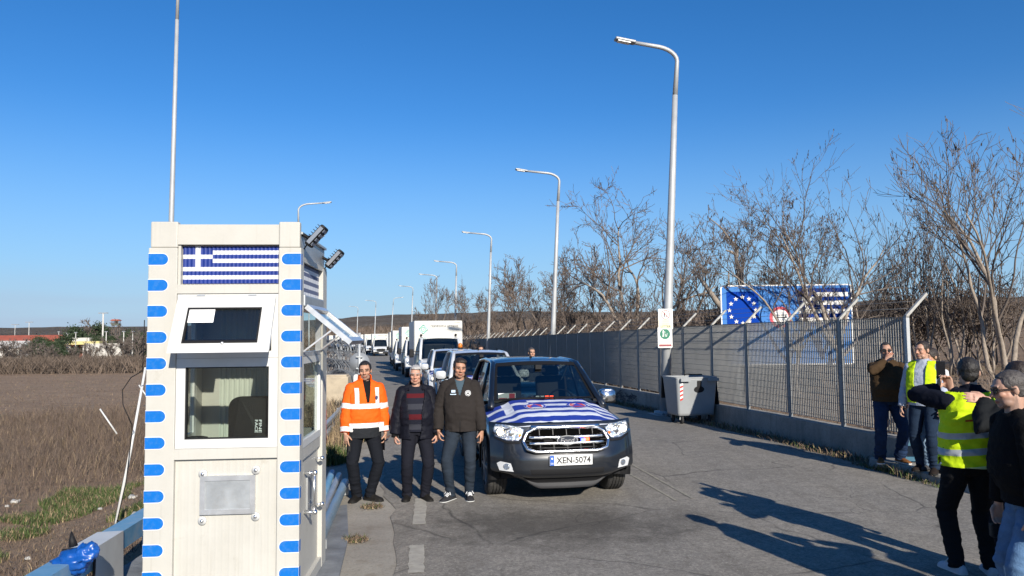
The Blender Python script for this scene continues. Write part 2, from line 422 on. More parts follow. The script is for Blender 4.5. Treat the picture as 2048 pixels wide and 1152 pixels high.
# faded markings
M_PAINT = mat('faded road paint', (.36, .335, .28), .8, var=.3, vscale=18, dirt=(.2, .19, .17), dscale=9, damt=.95)
M_PAINT2 = mat('almost gone yellow paint', (.27, .25, .195), .85, var=.3, vscale=20, dirt=(.17, .16, .145), dscale=7, damt=1)
def marking(p0, p1, w, m):
    a, b = G(*p0), G(*p1); d = (b - a).normalized(); s = V((d.y, -d.x, 0)); mb = MB(); n = 14
    mb.grid(lambda u, t: V((*(a + (b - a) * t + s * w * (u - .5 + .16 * noise.noise(V((t * 9, u * 9, p0[0]))))).xy, road_z(a.y) + .021)), [0, .5, 1], [k / n for k in range(n + 1)], smooth=False)
    return tag(mb.build('road_marking', m), kind='structure')
marking((832, 1150), (834, 1094), .14, M_PAINT)
marking((838, 1052), (842, 1000), .14, M_PAINT)
marking((1385, 1000), (1235, 915), .035, M_PAINT2)
marking((1352, 1004), (1250, 945), .035, M_PAINT2)
marking((846, 975), (858, 905), .12, M_PAINT2)

# pavement and kerb by the gate
mb = MB()
ky = sp_(4.0, 11.55, 40)
def kx(y): return 5.33 - .165 * (y - 11.4) + .02 * noise.noise(V((y * 2, 0, 0))) - .0
top = .13
def kerb_ring(y):
    x = kx(y) + (0.0 if y < 11.2 else .25 * (y - 11.2))
    return [V((x, y, -.02)), V((x + .02, y, top - .02)), V((x + .05, y, top)), V((x + .5, y, top + .005)), V((x + 1.5, y, top + .01)), V((x + 3.0, y, top + .01)), V((x + 3.0, y, -.3))]
mb.loft([kerb_ring(y) for y in ky], closed=False, smooth=False)
r = kerb_ring(ky[-1]); mb.add(r, [tuple(range(len(r)))])
tag(mb.build('pavement', M_CONC), kind='structure')
# concrete apron under the booth
mb = MB()
pts = [G(694, 1010, .03), G(697, 1075, .03), G(678, 1152, .03), V((-1.9, 4.4, .03)), V((-3.4, 4.4, .03)), V((-3.5, 8.6, .03)), V((-2.2, 9.0, .03))]
M_SLAB = mat('dark slate paving', (.16, .17, .18), .8, var=.35, vscale=3, bump=.4, bscale=25)
mb.prism([(p.x, p.y) for p in pts], lambda a, b: V((a, b, .035)), 0, lambda a, b: V((a, b, -.3)))
tag(mb.build('apron', M_SLAB), kind='structure')

# ---------------------------------------------------------------- hills
mb = MB()
azs = [R(-48 + 96 * k / 120) for k in range(121)]; rs = [260, 330, 420, 520, 640, 780, 950, 1150]
def hill(az, r):
    d = math.degrees(az); x, y = r * math.sin(az), r * math.cos(az)
    t = smooth(300, 850, r)
    crest = 19 + 10 * smooth(-20, -10, d) + 5 * noise.noise(V((d * .09, 1.5, 0))) + 8 * smooth(5, 25, d)
    h = crest * t + 3 * t * noise.noise(V((x * .012, y * .012, 5))) + 1.2 * noise.noise(V((x * .06, y * .06, 5)))
    if r > 1000: h *= .7
    return V((x, y, h - 3.0))
mb.grid(hill, azs, rs)
tag(mb.build('hills', M_HILL), kind='structure')
# ---------------------------------------------------------------- common materials
g = nodes('cream painted metal')
_n1 = g.noise(2.2, 6, .65); _st = g.noise(1.0, 6, .7, g.mapping((26, 26, .9))); _sp = g.noise(60, 4, .7); _gr = g.noise(5, 8, .75)
_c = g.ramp(_n1, [(.3, (.43, .415, .37)), (.7, (.49, .475, .43))])
_c = g.mix(g.ramp(_st, [(.56, 0.0), (.76, .30)]), _c, (.30, .27, .215)); _c = g.mix(g.ramp(_gr, [(.60, 0.0), (.74, .45)]), _c, (.30, .27, .21)); _c = g.mix(g.ramp(_sp, [(.70, 0.0), (.78, .6)]), _c, (.16, .12, .08))
g.color(_c); g.b.inputs['Roughness'].default_value = .45; g.b.inputs['Specular IOR Level'].default_value = .4; g.bump(_n1, .12, .03); M_CREAM = g.m
M_WHITE = mat('white plastic', (.58, .58, .56), .4, var=.04, vscale=3, dirt=(.38, .35, .3), dscale=5, damt=.25)
M_BLUE = mat('blue sticker', (.001, .125, .45), .6, spec=.2, var=.06, vscale=8, dirt=(.10, .22, .42), dscale=26, damt=.4)
M_PWHITE = mat('white sticker edge', (.64, .64, .64), .5)
M_FLAGB = mat('flag blue', (.005, .026, .20), .6, var=.12, vscale=9)
M_FLAGW = mat('flag white', (.60, .61, .64), .6, var=.04, vscale=9)
M_GALV = mat('galvanised steel', (.42, .44, .45), .45, .6, var=.14, vscale=7, dirt=(.3, .27, .23), dscale=5, damt=.4)
M_POLE = mat('galvanised pole', (.40, .41, .41), .55, .25, var=.10, vscale=3)
M_ALU = mat('brushed aluminium', (.62, .63, .64), .35, .7, var=.08, vscale=12)
M_BLACK = mat('black plastic', (.010, .010, .011), .6, bump=.2, bscale=120, spec=.25)
M_DARK = mat('dark rubber', (.022, .022, .022), .8, var=.2, vscale=20)
M_RUST = mat('rusty steel', (.16, .08, .045), .85, var=.4, vscale=14)
M_GLASS = glass('window glass', (.86, .90, .88), .07)
M_GLASSD = glass('tinted window glass', (.90, .90, .88), .06)
M_CHROME = mat('chrome', (.88, .88, .88), .24, 1.0)
M_PAPER = mat('paper', (.82, .82, .82), .8)
M_RED = mat('red paint', (.45, .03, .025), .5, var=.1)
M_LEDS = mat('lamp reflector', (.30, .31, .33), .25, .5)

# ---------------------------------------------------------------- guard booth
BW, BD, BH = 1.13, 1.17, 2.90
b0 = P(287, 1000, 5.63)
BA = R(4.6)
booth = thing('guard_booth', 'cream guard booth with blue rounded bars on its corners and a flag panel', 'booth', (b0.x, b0.y, .02), BA)
def B(u, v, z): return V((u, v, z))
mb = MB(); T = .06
CW0, CW1 = .212, .168          # widths of the two front columns
mb.bb((0, 0, 0), (CW0, T, 2.70), 0, .006); mb.bb((0, T - .001, 0), (.05, .22, 2.70)); mb.build('corner_post', M_CREAM, booth)
mb = MB(); mb.bb((BW - CW1, 0, 0), (BW, T, 2.70), 0, .006); mb.bb((BW - .05, T - .001, 0), (BW - .001, .12, 2.70)); mb.build('corner_post', M_CREAM, booth)
mb = MB(); mb.bb((0, BD - .2, 0), (.05, BD, 2.7)); mb.bb((0, BD - .05, 0), (.2, BD, 2.7)); mb.build('corner_post', M_CREAM, booth)
mb = MB(); mb.bb((BW - .05, BD - .2, .0), (BW + .004, BD, 2.62), 0, .006); mb.build('corner_post', M_CREAM, booth)
mb = MB()
mb.bb((CW0, .002, 2.725), (BW - CW1, T, 2.878)); mb.bb((.012, .0, 2.70), (CW0, T, 2.90), 0, .01); mb.bb((BW - CW1, .0, 2.70), (BW - .01, T, 2.90), 0, .01)
mb.build('fascia', M_CREAM, booth)
for z0, z1 in ((2.352, 2.42), (1.112, 1.19)): mb = MB(); mb.bb((CW0, .001, z0), (BW - CW1, T, z1)); mb.build('crossbar', M_CREAM, booth)
# lower ribbed panel, recessed
mb = MB(); n = 60; us = [CW0 + (BW - CW1 - CW0) * k / n for k in range(n + 1)]
mb.grid(lambda u, z: V((u, .038 - .0009 * (round((u - CW0) / (.742 / n)) % 4 == 0), z)), us, [0, .55, 1.112], smooth=False)
mb.build('lower_panel', M_CREAM, booth)
# ribbed flag shutter, recessed
FU0, FU1, FZ0, FZ1 = .235, .955, 2.43, 2.715
def flagmat(u, z):   # u,z in 0..1 from the top-left corner
    st = int((1 - z) * 9)
    if u < .31 and (1 - z) < 5 / 9:
        k = (1 - z) * 9
        if .125 < u < .185 or 2 < k < 3: return 1
        return 0
    return 0 if st % 2 == 0 else 1
ncol = 96; nz_ = 9
us = [k / ncol for k in range(ncol + 1)]; zs = [k / nz_ for k in range(nz_ + 1)]
us = sorted(set(us + [.125, .185, .31]))
mb = MB(); mb.grid(lambda u, z: V((lerp(FU0, FU1, u), .052 - .007 * abs(math.sin(PI * u * 24)), lerp(FZ0, FZ1, z))), us, zs, smooth=False, mfn=flagmat)
mb.build('flag_panel', [M_FLAGB, M_FLAGW], booth)
mb = MB(); mb.bb((CW0, .06, 2.40), (BW - CW1, .10, 2.74)); mb.bb((CW0, .02, 2.42), (FU0 - .004, .06, 2.722)); mb.build('shutter_box', M_CREAM, booth)
# blue rounded bars with white edges
def pill(mb, u0, u1, z, h, left, y, mi):
    r = h / 2; pts = []
    if left: pts = [(u0, z + r), (u0, z - r)] + [(u1 - r + r * math.cos(a), z + r * math.sin(a)) for a in [R(-90 + 15 * k) for k in range(13)]]
    else: pts = [(u1, z - r), (u1, z + r)] + [(u0 + r + r * math.cos(a), z + r * math.sin(a)) for a in [R(90 + 15 * k) for k in range(13)]]
    mb.prism(pts, lambda a, b: V((a, y, b)), mi)
for s in (0, 1):
    for k in range(14):
        mb = MB(); z = 2.612 - .1962 * k
        if s == 0: pill(mb, .0, .150, z, .096, True, -.0012, 1); pill(mb, .001, .145, z, .084, True, -.0024, 0)
        else: pill(mb, BW - .150, BW, z, .096, False, -.0012, 1); pill(mb, BW - .145, BW - .001, z, .084, False, -.0024, 0)
        if s == 1: mb.add([V((BW + .0015, 0, z - .042)), V((BW + .0015, .05, z - .042)), V((BW + .0015, .05, z + .042)), V((BW + .0015, 0, z + .042))], [(0, 1, 2, 3)], 0)
        mb.build('blue_marking', [M_BLUE, M_PWHITE], booth, fix=False)
# lower front window
def frame_bars(mb, u0, u1, z0, z1, w, y0, y1, mi=0):
    mb.bb((u0, y0, z0), (u1, y1, z0 + w), mi); mb.bb((u0, y0, z1 - w), (u1, y1, z1), mi)
    mb.bb((u0, y0, z0 + w), (u0 + w, y1, z1 - w), mi); mb.bb((u1 - w, y0, z0 + w), (u1, y1, z1 - w), mi)
W0, W1 = CW0 + .002, BW - CW1 - .002
mb = MB(); frame_bars(mb, W0, W1, 1.192, 1.862, .066, .012, .07); wf = mb.build('window', M_WHITE, booth)
mb = MB(); frame_bars(mb, W0 + .062, W1 - .062, 1.254, 1.80, .012, .02, .06); mb.build('gasket', M_BLACK, wf)
mb = MB(); mb.bb((W0 + .06, .04, 1.25), (W1 - .06, .044, 1.805)); mb.build('pane', M_GLASS, wf)
# upper window opening with its sash swung out
mb = MB(); frame_bars(mb, W0, W1, 1.864, 2.35, .05, .014, .07); wf2 = mb.build('window', M_WHITE, booth)
mb = MB(); frame_bars(mb, W0 + .048, W1 - .048, 1.912, 2.302, .012, .02, .065); mb.build('gasket', M_BLACK, wf2)
SA = R(27); hz, hy = 2.335, .008
def S(u, s, d=0.0): return V((u, hy - s * math.sin(SA) - d * math.cos(SA), hz - s * math.cos(SA) + d * math.sin(SA) * -1))
def sbox(mb, u0, u1, s0, s1, d0, d1, mi=0):
    vs = [S(u, s, d) for u in (u0, u1) for s in (s0, s1) for d in (d0, d1)]
    mb.add(vs, [(0, 1, 3, 2), (4, 6, 7, 5), (0, 4, 5, 1), (2, 3, 7, 6), (0, 2, 6, 4), (1, 5, 7, 3)], mi)
mb = MB(); SW0, SW1, SL = W0 + .018, W1 - .012, .455
sbox(mb, SW0, SW1, 0, .082, 0, .045); sbox(mb, SW0, SW1, SL - .082, SL, 0, .045); sbox(mb, SW0, SW0 + .09, .082, SL - .082, 0, .045); sbox(mb, SW1 - .09, SW1, .082, SL - .082, 0, .045)
sash = mb.build('opening_sash', M_WHITE, booth)
mb = MB()
for a, b, c, d in ((SW0 + .088, SW1 - .088, .080, .09), (SW0 + .088, SW1 - .088, SL - .09, SL - .08), (SW0 + .088, SW0 + .1, .09, SL - .09), (SW1 - .1, SW1 - .088, .09, SL - .09)): sbox(mb, a, b, c, d, .01, .05)
mb.build('gasket', M_BLACK, sash)
mb = MB(); sbox(mb, SW0 + .09, SW1 - .09, .082, SL - .082, .022, .026); mb.build('pane', M_GLASSD, sash)
mb = MB(); mb.ell(S(lerp(SW0, SW1, .53), SL - .078, .05), (.012, .012, .012)); mb.build('latch', M_ALU, sash)
for u in (.36, .74): mb = MB(); mb.bb((u, -.005, 2.334), (u + .06, .01, 2.342)); mb.build('hinge', M_ALU, sash)
# vent plate with four washers
mb = MB(); frame_bars(mb, .398, .800, .700, .985, .036, .012, .045); vp = mb.build('vent_plate', M_ALU, booth)
mb = MB(); mb.bb((.43, .02, .73), (.77, .03, .955)); mb.build('plate', M_GALV, vp)
for u, z in ((.415, 1.0), (.803, 1.02), (.415, .655), (.803, .675)):
    mb = MB(); mb.cyl((u, .036, z), (u, .024, z), .032, 20); mb.ell((u, .02, z), (.015, .012, .015), 1); mb.build('bolt', [M_WHITE, M_CHROME], booth)
# roof
mb = MB(); mb.bb((.0, T, 2.60), (BW, BD, 2.64)); mb.bb((.02, T + .002, 2.64), (.05, BD, 2.80)); mb.bb((.05, BD - .03, 2.64), (BW - .05, BD, 2.80)); mb.build('roof', M_CREAM, booth)
mb = MB(); mb.bb((BW - .05, T + .002, 2.60), (BW - .02, BD - .002, 2.815)); mb.bb((BW - .06, T, 2.812), (BW + .0, BD, 2.83)); mb.build('parapet', M_GALV, booth)
# side wall towards the road
mb = MB(); Y0, Y1 = .12, BD - .2
mb.bb((BW - .06, Y0, 0), (BW - .035, Y1, 1.06)); mb.bb((BW - .06, Y0, 1.06), (BW - .012, Y1, 1.15)); mb.bb((BW - .06, Y0, .0), (BW + .0, Y1, .10))
mb.build('side_panel', M_CREAM, booth)
mb = MB()
def fr_side(mb, y0, y1, z0, z1, w, x0, x1, mi=0):
    mb.bb((x0, y0, z0), (x1, y1, z0 + w), mi); mb.bb((x0, y0, z1 - w), (x1, y1, z1), mi)
    mb.bb((x0, y0, z0 + w), (x1, y0 + w, z1 - w), mi); mb.bb((x0, y1 - w, z0 + w), (x1, y1, z1 - w), mi)
fr_side(mb, Y0 + .002, Y1 - .002, 1.152, 1.86, .055, BW - .055, BW - .008); ws = mb.build('window', M_WHITE, booth)
mb = MB(); mb.bb((BW - .034, Y0 + .05, 1.2), (BW - .030, Y1 - .05, 1.81)); mb.build('pane', M_GLASS, ws)
mb = MB(); fr_side(mb, Y0 + .002, Y1 - .002, 1.862, 2.25, .035, BW - .055, BW - .012); mb.build('window', M_ALU, booth)
mb = MB(); mb.bb((BW - .06, Y0, 2.252), (BW + .012, Y1, 2.345), 0, .012); mb.build('shutter_box', M_GALV, booth)
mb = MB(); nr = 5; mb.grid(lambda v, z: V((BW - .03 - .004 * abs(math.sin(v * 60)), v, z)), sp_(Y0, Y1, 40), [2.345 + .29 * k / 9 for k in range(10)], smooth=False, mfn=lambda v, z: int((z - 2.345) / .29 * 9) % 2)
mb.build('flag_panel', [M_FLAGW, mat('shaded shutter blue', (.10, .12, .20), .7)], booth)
# sash pushed out over the road
A2 = R(50); hx, hz2 = BW - .0, 2.24
def S2(v, s, d=0.0): return V((hx + s * math.sin(A2) + d * math.cos(A2), v, hz2 - s * math.cos(A2) + d * math.sin(A2)))
def sbox2(mb, v0, v1, s0, s1, d0, d1, mi=0):
    vs = [S2(v, s, d) for v in (v0, v1) for s in (s0, s1) for d in (d0, d1)]
    mb.add(vs, [(0, 1, 3, 2), (4, 6, 7, 5), (0, 4, 5, 1), (2, 3, 7, 6), (0, 2, 6, 4), (1, 5, 7, 3)], mi)
mb = MB(); q0, q1, ql = Y0 + .02, Y1 - .02, .45
sbox2(mb, q0, q1, 0, .05, 0, .04); sbox2(mb, q0, q1, ql - .05, ql, 0, .04); sbox2(mb, q0, q0 + .05, .05, ql - .05, 0, .04); sbox2(mb, q1 - .05, q1, .05, ql - .05, 0, .04)
s2 = mb.build('opening_sash', M_ALU, booth)
mb = MB(); sbox2(mb, q0 + .05, q1 - .05, .05, ql - .05, .018, .022); mb.build('pane', M_GLASSD, s2)
for v in (q0 + .02, q1 - .02):
    mb = MB(); mb.bar(S2(v, .27, -.006), V((BW - .01, v, 1.90)), .022, .012); mb.build('stay', M_ALU, booth)
# door furniture on the side panel
mb = MB(); fr_side(mb, .44, .74, .62, .88, .03, BW - .034, BW - .02); mb.bb((BW - .034, .47, .65), (BW - .028, .71, .85), 0); mb.build('hatch', M_GALV, booth)
mb = MB()
for v, z in ((.36, .93), (.36, .62)): mb.cyl((BW - .036, v, z), (BW + .045, v, z), .012, 10); mb.ell((BW + .05, v, z), .022)
mb.cyl((BW + .045, .36, .60), (BW + .045, .36, .95), .01, 10); mb.build('handle', M_CHROME, booth)
for v, z in ((.84, .97), (.84, .58)): mb = MB(); mb.cyl((BW - .036, v, z), (BW + .02, v, z), .01, 10); mb.ell((BW + .025, v, z), .02); mb.build('knob', M_CHROME, booth)
# far sides
mb = MB(); mb.bb((.012, .22, 0), (.045, BD - .2, 1.15)); mb.bb((.012, .22, 2.3), (.045, BD - .2, 2.7)); mb.build('side_panel', M_CREAM, booth)
mb = MB(); fr_side(mb, .225, BD - .205, 1.155, 2.295, .05, .015, .05); wl = mb.build('window', M_WHITE, booth)
mb = MB(); mb.bb((.03, .27, 1.2), (.034, BD - .25, 2.25)); mb.build('pane', M_GLASS, wl)
M_RIB = mat('ribbed inner wall', (.48, .50, .44), .6, var=.08, vscale=3)
mb = MB(); n = 64
mb.grid(lambda u, z: V((u, BD - .04 - .012 * (int(u * 46) % 2), z)), [.2 + (.56 - .0) * k / n for k in range(n + 1)], [0.0, 1.3, 2.6], smooth=False)
mb.build('back_wall', M_RIB, booth)
mb = MB(); mb.bb((.76, BD - .05, 0), (BW - .05, BD - .02, 1.2)); mb.bb((.76, BD - .05, 2.3), (BW - .05, BD - .02, 2.6)); mb.bb((.76, BD - .05, 1.2), (.81, BD - .02, 2.3)); mb.build('back_panel', M_CREAM, booth)
mb = MB(); mb.bb((.81, BD - .04, 1.2), (BW - .05, BD - .036, 2.3)); mb.build('pane', M_GLASS, booth)
mb = MB(); mb.bb((.05, .07, 0), (BW - .06, BD - .05, .04)); mb.build('floor', M_DARK, booth)
mb = MB(); mb.bb((.06, .09, 1.13), (BW - .07, .42, 1.16)); mb.build('counter', M_BLACK, booth)
mb = MB(); mb.grid(lambda u, s: S(u, s, .03) + V((0, 0, 0)), [SW0 + .10, SW0 + .285], [.10, .215]); nt_ = mb.build('paper_notice', M_PAPER); nt_.parent = None
nt_.matrix_world = Matrix.Translation(booth.location) @ Matrix.Rotation(BA, 4, 'Z'); tag(nt_, 'blank white paper notice stuck inside the opened upper window of the booth', 'notice')

def in_booth(u, v, z): return Matrix.Translation(booth.location) @ Matrix.Rotation(BA, 4, 'Z') @ V((u, v, z))
# office chair inside
ch = thing('office_chair', 'black office chair inside the booth with white lettering on its high back', 'chair', in_booth(.73, .52, .05), BA)
mb = MB(); bk = rrect(.42, .62, .09, 6); mb.prism(bk, lambda a, b: V((a, -.26 + .03 * (a / .21) ** 2, b + 1.19)), 0, lambda a, b: V((a, -.20 + .03 * (a / .21) ** 2, b + 1.19))); cb = mb.build('backrest', M_BLACK, ch)
mb = MB()
def lt(a, b): return V((.035 - b * 1, -.266, 1.26 + a * -1))
add_text(mb, 'FINE', .022, lambda a, b: V((.045 + b, -.268, 1.27 - a)), 0, .1, .012); add_text(mb, 'FACE', .022, lambda a, b: V((.015 + b, -.268, 1.27 - a)), 0, .1, .012)
mb.build('lettering', M_PAPER, cb, fix=False)
mb = MB(); mb.box((0, .02, .78), (.46, .44, .09), 0, None, .03); mb.build('seat', M_BLACK, ch)
mb = MB(); mb.cyl((0, .02, .1), (0, .02, .75), .03); mb.bar((0, .02, .72), (0, -.2, .95), .05, .02)
for k in range(5): a = 2 * PI * k / 5; mb.bar((0, .02, .12), (.28 * math.cos(a), .02 + .28 * math.sin(a), .06), .04, .03)
mb.build('base', M_BLACK, ch)
tl = thing('desk_telephone', 'black desk telephone with a pale curled cord on the booth counter', 'telephone', in_booth(.33, .2, 1.18), BA)
mb = MB(); mb.box((0, 0, .02), (.16, .16, .04), 0, None, .01); mb.build('body', M_BLACK, tl)
mb = MB(); mb.tube([(-.07, -.05, .06), (-.03, -.05, .075), (.03, -.05, .075), (.07, -.05, .06)], [.022, .014, .014, .022], 10); mb.build('handset', M_BLACK, tl)
mb = MB(); mb.tube([(.09 + .06 * math.cos(a), -.05, .0 + .07 * math.sin(a)) for a in [PI * k / 8 for k in range(9)]], .005, 6); mb.build('cord', M_WHITE, tl)

# ---------------------------------------------------------------- floodlights on the booth
def floodlight(loc, rz, label):
    t = thing('floodlight', label, 'floodlight', loc, rz, 'floodlights on the booth')
    mb = MB(); mb.tube([(-.12, 0, -.0), (-.02, 0, -.03), (.06, 0, -.075)], .016, 8); mb.ell((.06, 0, -.075), .024); mb.build('arm', M_BLACK, t)
    mb = MB(); rt = Matrix.Rotation(R(-48), 3, 'Y')
    mb.box((.13, 0, -.06), (.24, .20, .055), 0, rt, .018)
    for k in range(7): mb.box(V((.13, 0, -.06)) + rt @ V((-.09 + .03 * k, 0, .036)), (.006, .17, .03), 0, rt)
    hd = mb.build('lamp_head', M_BLACK, t)
    mb = MB()
    for k in range(4):
        for j in (-1, 1): mb.box(V((.13, 0, -.06)) + rt @ V((-.078 + .052 * k, j * .045, -.0285)), (.03, .07, .006), 0, rt)
    mb.build('lens', M_LEDS, hd)
    mb = MB(); mb.box(V((.13, 0, -.06)) + rt @ V((0, -.101, .0)), (.19, .004, .035), 0, rt); mb.build('side_lens', M_LEDS, hd)
    mb = MB(); mb.tube([(.05, .02, -.08), (.03, .03, -.14), (0, .03, -.19), (-.05, .03, -.21), (-.1, .02, -.2)], .006, 6); mb.build('cable', M_BLACK, t)
    return t
q = in_booth(BW - .01, .10, 2.85); fl1 = floodlight(q, BA, 'black floodlight on the front corner of the booth roof, the nearer one')
q = in_booth(BW - .02, BD - .10, 2.77); fl2 = floodlight(q, BA, 'black floodlight on a bracket at the back corner of the booth roof')

fl1.scale = fl2.scale = (.84,) * 3
# ---------------------------------------------------------------- lane boom post beside the booth
q = in_booth(BW - .045, BD + .12, 0)
bp = thing('barrier_post', 'slim white barrier post with worn red bands behind the booth corner', 'post', (q.x, q.y, 0), 0)
mb = MB(); mb.cyl((0, 0, 0), (0, 0, 2.0), .03, 12); mb.build('post', M_WHITE, bp)
mb = MB(); mb.cyl((0, 0, 1.02), (0, 0, 1.36), .0318, 12); mb.build('red_band', M_RED, bp)
# ---------------------------------------------------------------- street lamps
M_HEAD = mat('lamp housing', (.30, .31, .32), .5, .3)
M_DIFF = mat('lamp diffuser', (.85, .85, .82), .3)
def lamp_parts(t, H, reach, r0, lean):
    """pole leans by lean (x offset at the top), arm reaches towards -x"""
    ptz = [(0, 0, 0), (lean * .3, 0, H * .3), (lean * .6, 0, H * .6), (lean * .86, 0, H * .86)]
    mb = MB(); mb.tube(ptz, [r0, r0 * .85, r0 * .68, r0 * .52], 14); mb.cyl((0, 0, 0), (0, 0, .1), r0 * 2.0, 16); mb.box((0, 0, .012), (r0 * 5, r0 * 5, .024))
    mb.build('pole', M_POLE, t)
    mb = MB(); pts = [V((lean * .86, 0, H * .86))]
    a0 = V((lean, 0, H * .955)); bend = H - H * .955
    pts.append(a0)
    for k in range(1, 7):
        a = R(90 * k / 7); pts.append(V((lean - bend * 1.5 * (1 - math.cos(a)), 0, H * .955 + bend * .85 * math.sin(a))))
    pts.append(V((lean - reach, 0, H + .0)))
    mb.tube(pts, [r0 * .52] + [r0 * .42] * 7 + [r0 * .36], 10); mb.build('arm', M_POLE, t)
    mb = MB(); rt = Matrix.Rotation(R(8), 3, 'Y')
    mb.box(V((lean - reach - .22, 0, H + .035)), (.56, .22, .075), 0, rt, .025); hd = mb.build('lamp_head', M_HEAD, t)
    mb = MB(); mb.box(V((lean - reach - .26, 0, H - .008)), (.34, .17, .02), 0, rt); mb.build('diffuser', M_DIFF, hd)
def street_lamp(base, H, reach, lean, rz, label, r0=.11, name='street_lamp'):
    t = thing(name, label, 'street lamp', base, rz, 'street lamps along the road')
    lamp_parts(t, H, reach, r0, lean); return t
near = P(1329, 820, 19.5); near.z = road_z(near.y)
street_lamp(near, 9.78, 1.22, .58, R(10), 'tall grey street lamp carrying two litter signs, beside the wheeled bin', .135)
DESC = ['grey street lamp second from the bin, rising over the dark pickup roof', 'grey street lamp third from the bin, in front of the bare thicket', 'grey street lamp fourth from the bin, above the first box truck',
        'grey street lamp fifth from the bin, beside a small bare tree', 'grey street lamp sixth from the bin, against the far hill', 'small far street lamp second before the bend of the road', 'tiny far street lamp at the bend of the road']
spec = [(1101, 1119, 343, 33.2), (974, 983, 466, 50), (909, 913, 523, 66), (868, 874, 549, 82), (821, 826, 572, 105), (748, 752, 601, 140), (713, 716, 613, 165)]
for (xb, xt, yt, Y), d in zip(spec, DESC):
    bse = P(xb, 690, Y); bse.z = road_z(Y); tp = P(xt, yt, Y)
    street_lamp(bse, tp.z - bse.z, 1.5, tp.x - bse.x, R(10), d, .13)
LSPEC = [(598, 597, 405, 46, 'grey street lamp across the road whose head shows over the booth roof'), (600, 600, 473, 62, 'grey street lamp whose head peeks out under the nearer floodlight'),
         (606, 606, 560, 92, 'grey street lamp whose head shows beside the back post of the booth'), (618, 618, 582, 120, 'grey street lamp whose head is lowest beside the booth'), (781, 787, 595, 128, 'grey street lamp facing the other way, standing behind the trucks')]
for xb, xt, yt, Y, d in LSPEC:
    bse = P(xb, 690, Y); bse.z = road_z(Y); tp = P(xt, yt, Y)
    street_lamp(bse, tp.z - bse.z, 1.5 if xb < 700 else 1.2, -(tp.x - bse.x), R(190), d, .12)
mt = P(333, 700, 16.5)
street_lamp(V((mt.x, mt.y, ground_z(mt.x, mt.y))), 11.6, 1.5, -.11, R(190), 'tall grey mast rising out of view behind the booth', .075)

# ---------------------------------------------------------------- litter signs on the first lamp
def signboard(name, label, cat, c, w, h, rz, mats, draw, t=.006, r=.03):
    o = thing(name, label, cat, c, rz)
    mb = MB(); mb.prism(rrect(w, h, r), lambda a, b: V((a, -t, b)), 0, lambda a, b: V((a, 0, b))); mb.build('panel', mats[0], o)
    mb = MB(); draw(mb); mb.build('lettering', mats, o, fix=False)
    return o
M_SIGNW = mat('white sign face', (.80, .78, .74), .5, dirt=(.6, .55, .4), dscale=4, damt=.4)
M_SIGNY = mat('faded yellow sign face', (.74, .70, .45), .5)
M_SBLK = mat('sign black', (.03, .03, .03), .5); M_SGREEN = mat('sign green', (.01, .16, .09), .5); M_SRED = mat('sign red', (.55, .04, .03), .5); M_SBROWN = mat('sign maroon', (.28, .06, .07), .5)
M_FADE = mat('faded sign print', (.55, .50, .36), .6)
def lpt(py): 
    base = near; f = (py - 812) / (65 - 812.)
    return f
d2 = near.y - .2
c1 = P(1331, 638, d2); c2 = P(1330, 675, d2)
def stick(mb, y, cx, cz, s, mi, can=True):
    f = lambda a, b: V((cx + a * s, y, cz + b * s))
    mb.prism(circle(.13, 12, -.12, .80), f, mi); mb.prism([(-.3, .62), (.0, .62), (.38, .48), (.4, .38), (.06, .44), (.06, .05), (.0, -.62), (-.14, -.62), (-.12, -.1), (-.2, -.62), (-.36, -.62), (-.24, 0), (-.3, .3)], f, mi)
    if can: mb.prism([(.3, .05), (.4, .05), (.46, -.45), (.6, -.45), (.74, .15), (.84, .15), (.68, -.6), (.38, -.6)], f, mi)
def ring(mb, y, cx, cz, r0, r1, mi, n=28):
    vs = [V((cx + r * math.cos(2 * PI * k / n), y, cz + r * math.sin(2 * PI * k / n))) for r in (r0, r1) for k in range(n)]
    mb.add(vs, [(k, (k + 1) % n, n + (k + 1) % n, n + k) for k in range(n)], mi)
def draw1(mb):
    mb.prism(rrect(.36, .24, .03), lambda a, b: V((a, -.0075, b - .13)), 1)
    ring(mb, -.009, 0, .11, .105, .12, 3); stick(mb, -.009, -.02, .10, .085, 2)
    mb.bar((-.08, -.0092, .19), (.08, -.0092, .03), .012, .001, 3, up=V((0, 1, 0)))
    for k, (t_, h) in enumerate((('PLEASE', .03), ('DO NOT', .04), ('LITTER', .055))): add_text(mb, t_, h, lambda a, b, z=-.055 - .068 * k: V((a, -.010, b + z)), 2 if k == 2 else 4, (.16, .18, .26)[k], .01)
signboard('litter_sign', 'white and yellow sign with a litter pictogram, upper of two on the lamp post', 'sign', c1, .38, .52, R(5), [M_SIGNW, M_SIGNY, M_SBLK, M_SRED, M_FADE], draw1)
def draw2(mb):
    mb.prism(circle(.135, 28, 0, .09), lambda a, b: V((a, -.0075, b)), 1); stick(mb, -.009, -.03, .09, .11, 0)
    for k in range(3): mb.bb((-.15 + .02 * (k % 2), -.008, -.095 - .03 * k), (.15 - .03 * (k % 2), -.0075, -.083 - .03 * k), 2)
    mb.bb((-.165, -.008, -.23), (.165, -.0075, -.175), 3)
signboard('litter_bin_sign', 'green disc sign with a person using a bin, lower of two on the lamp post', 'sign', c2, .38, .53, R(5), [M_SIGNW, M_SGREEN, M_FADE, M_SBROWN], draw2)

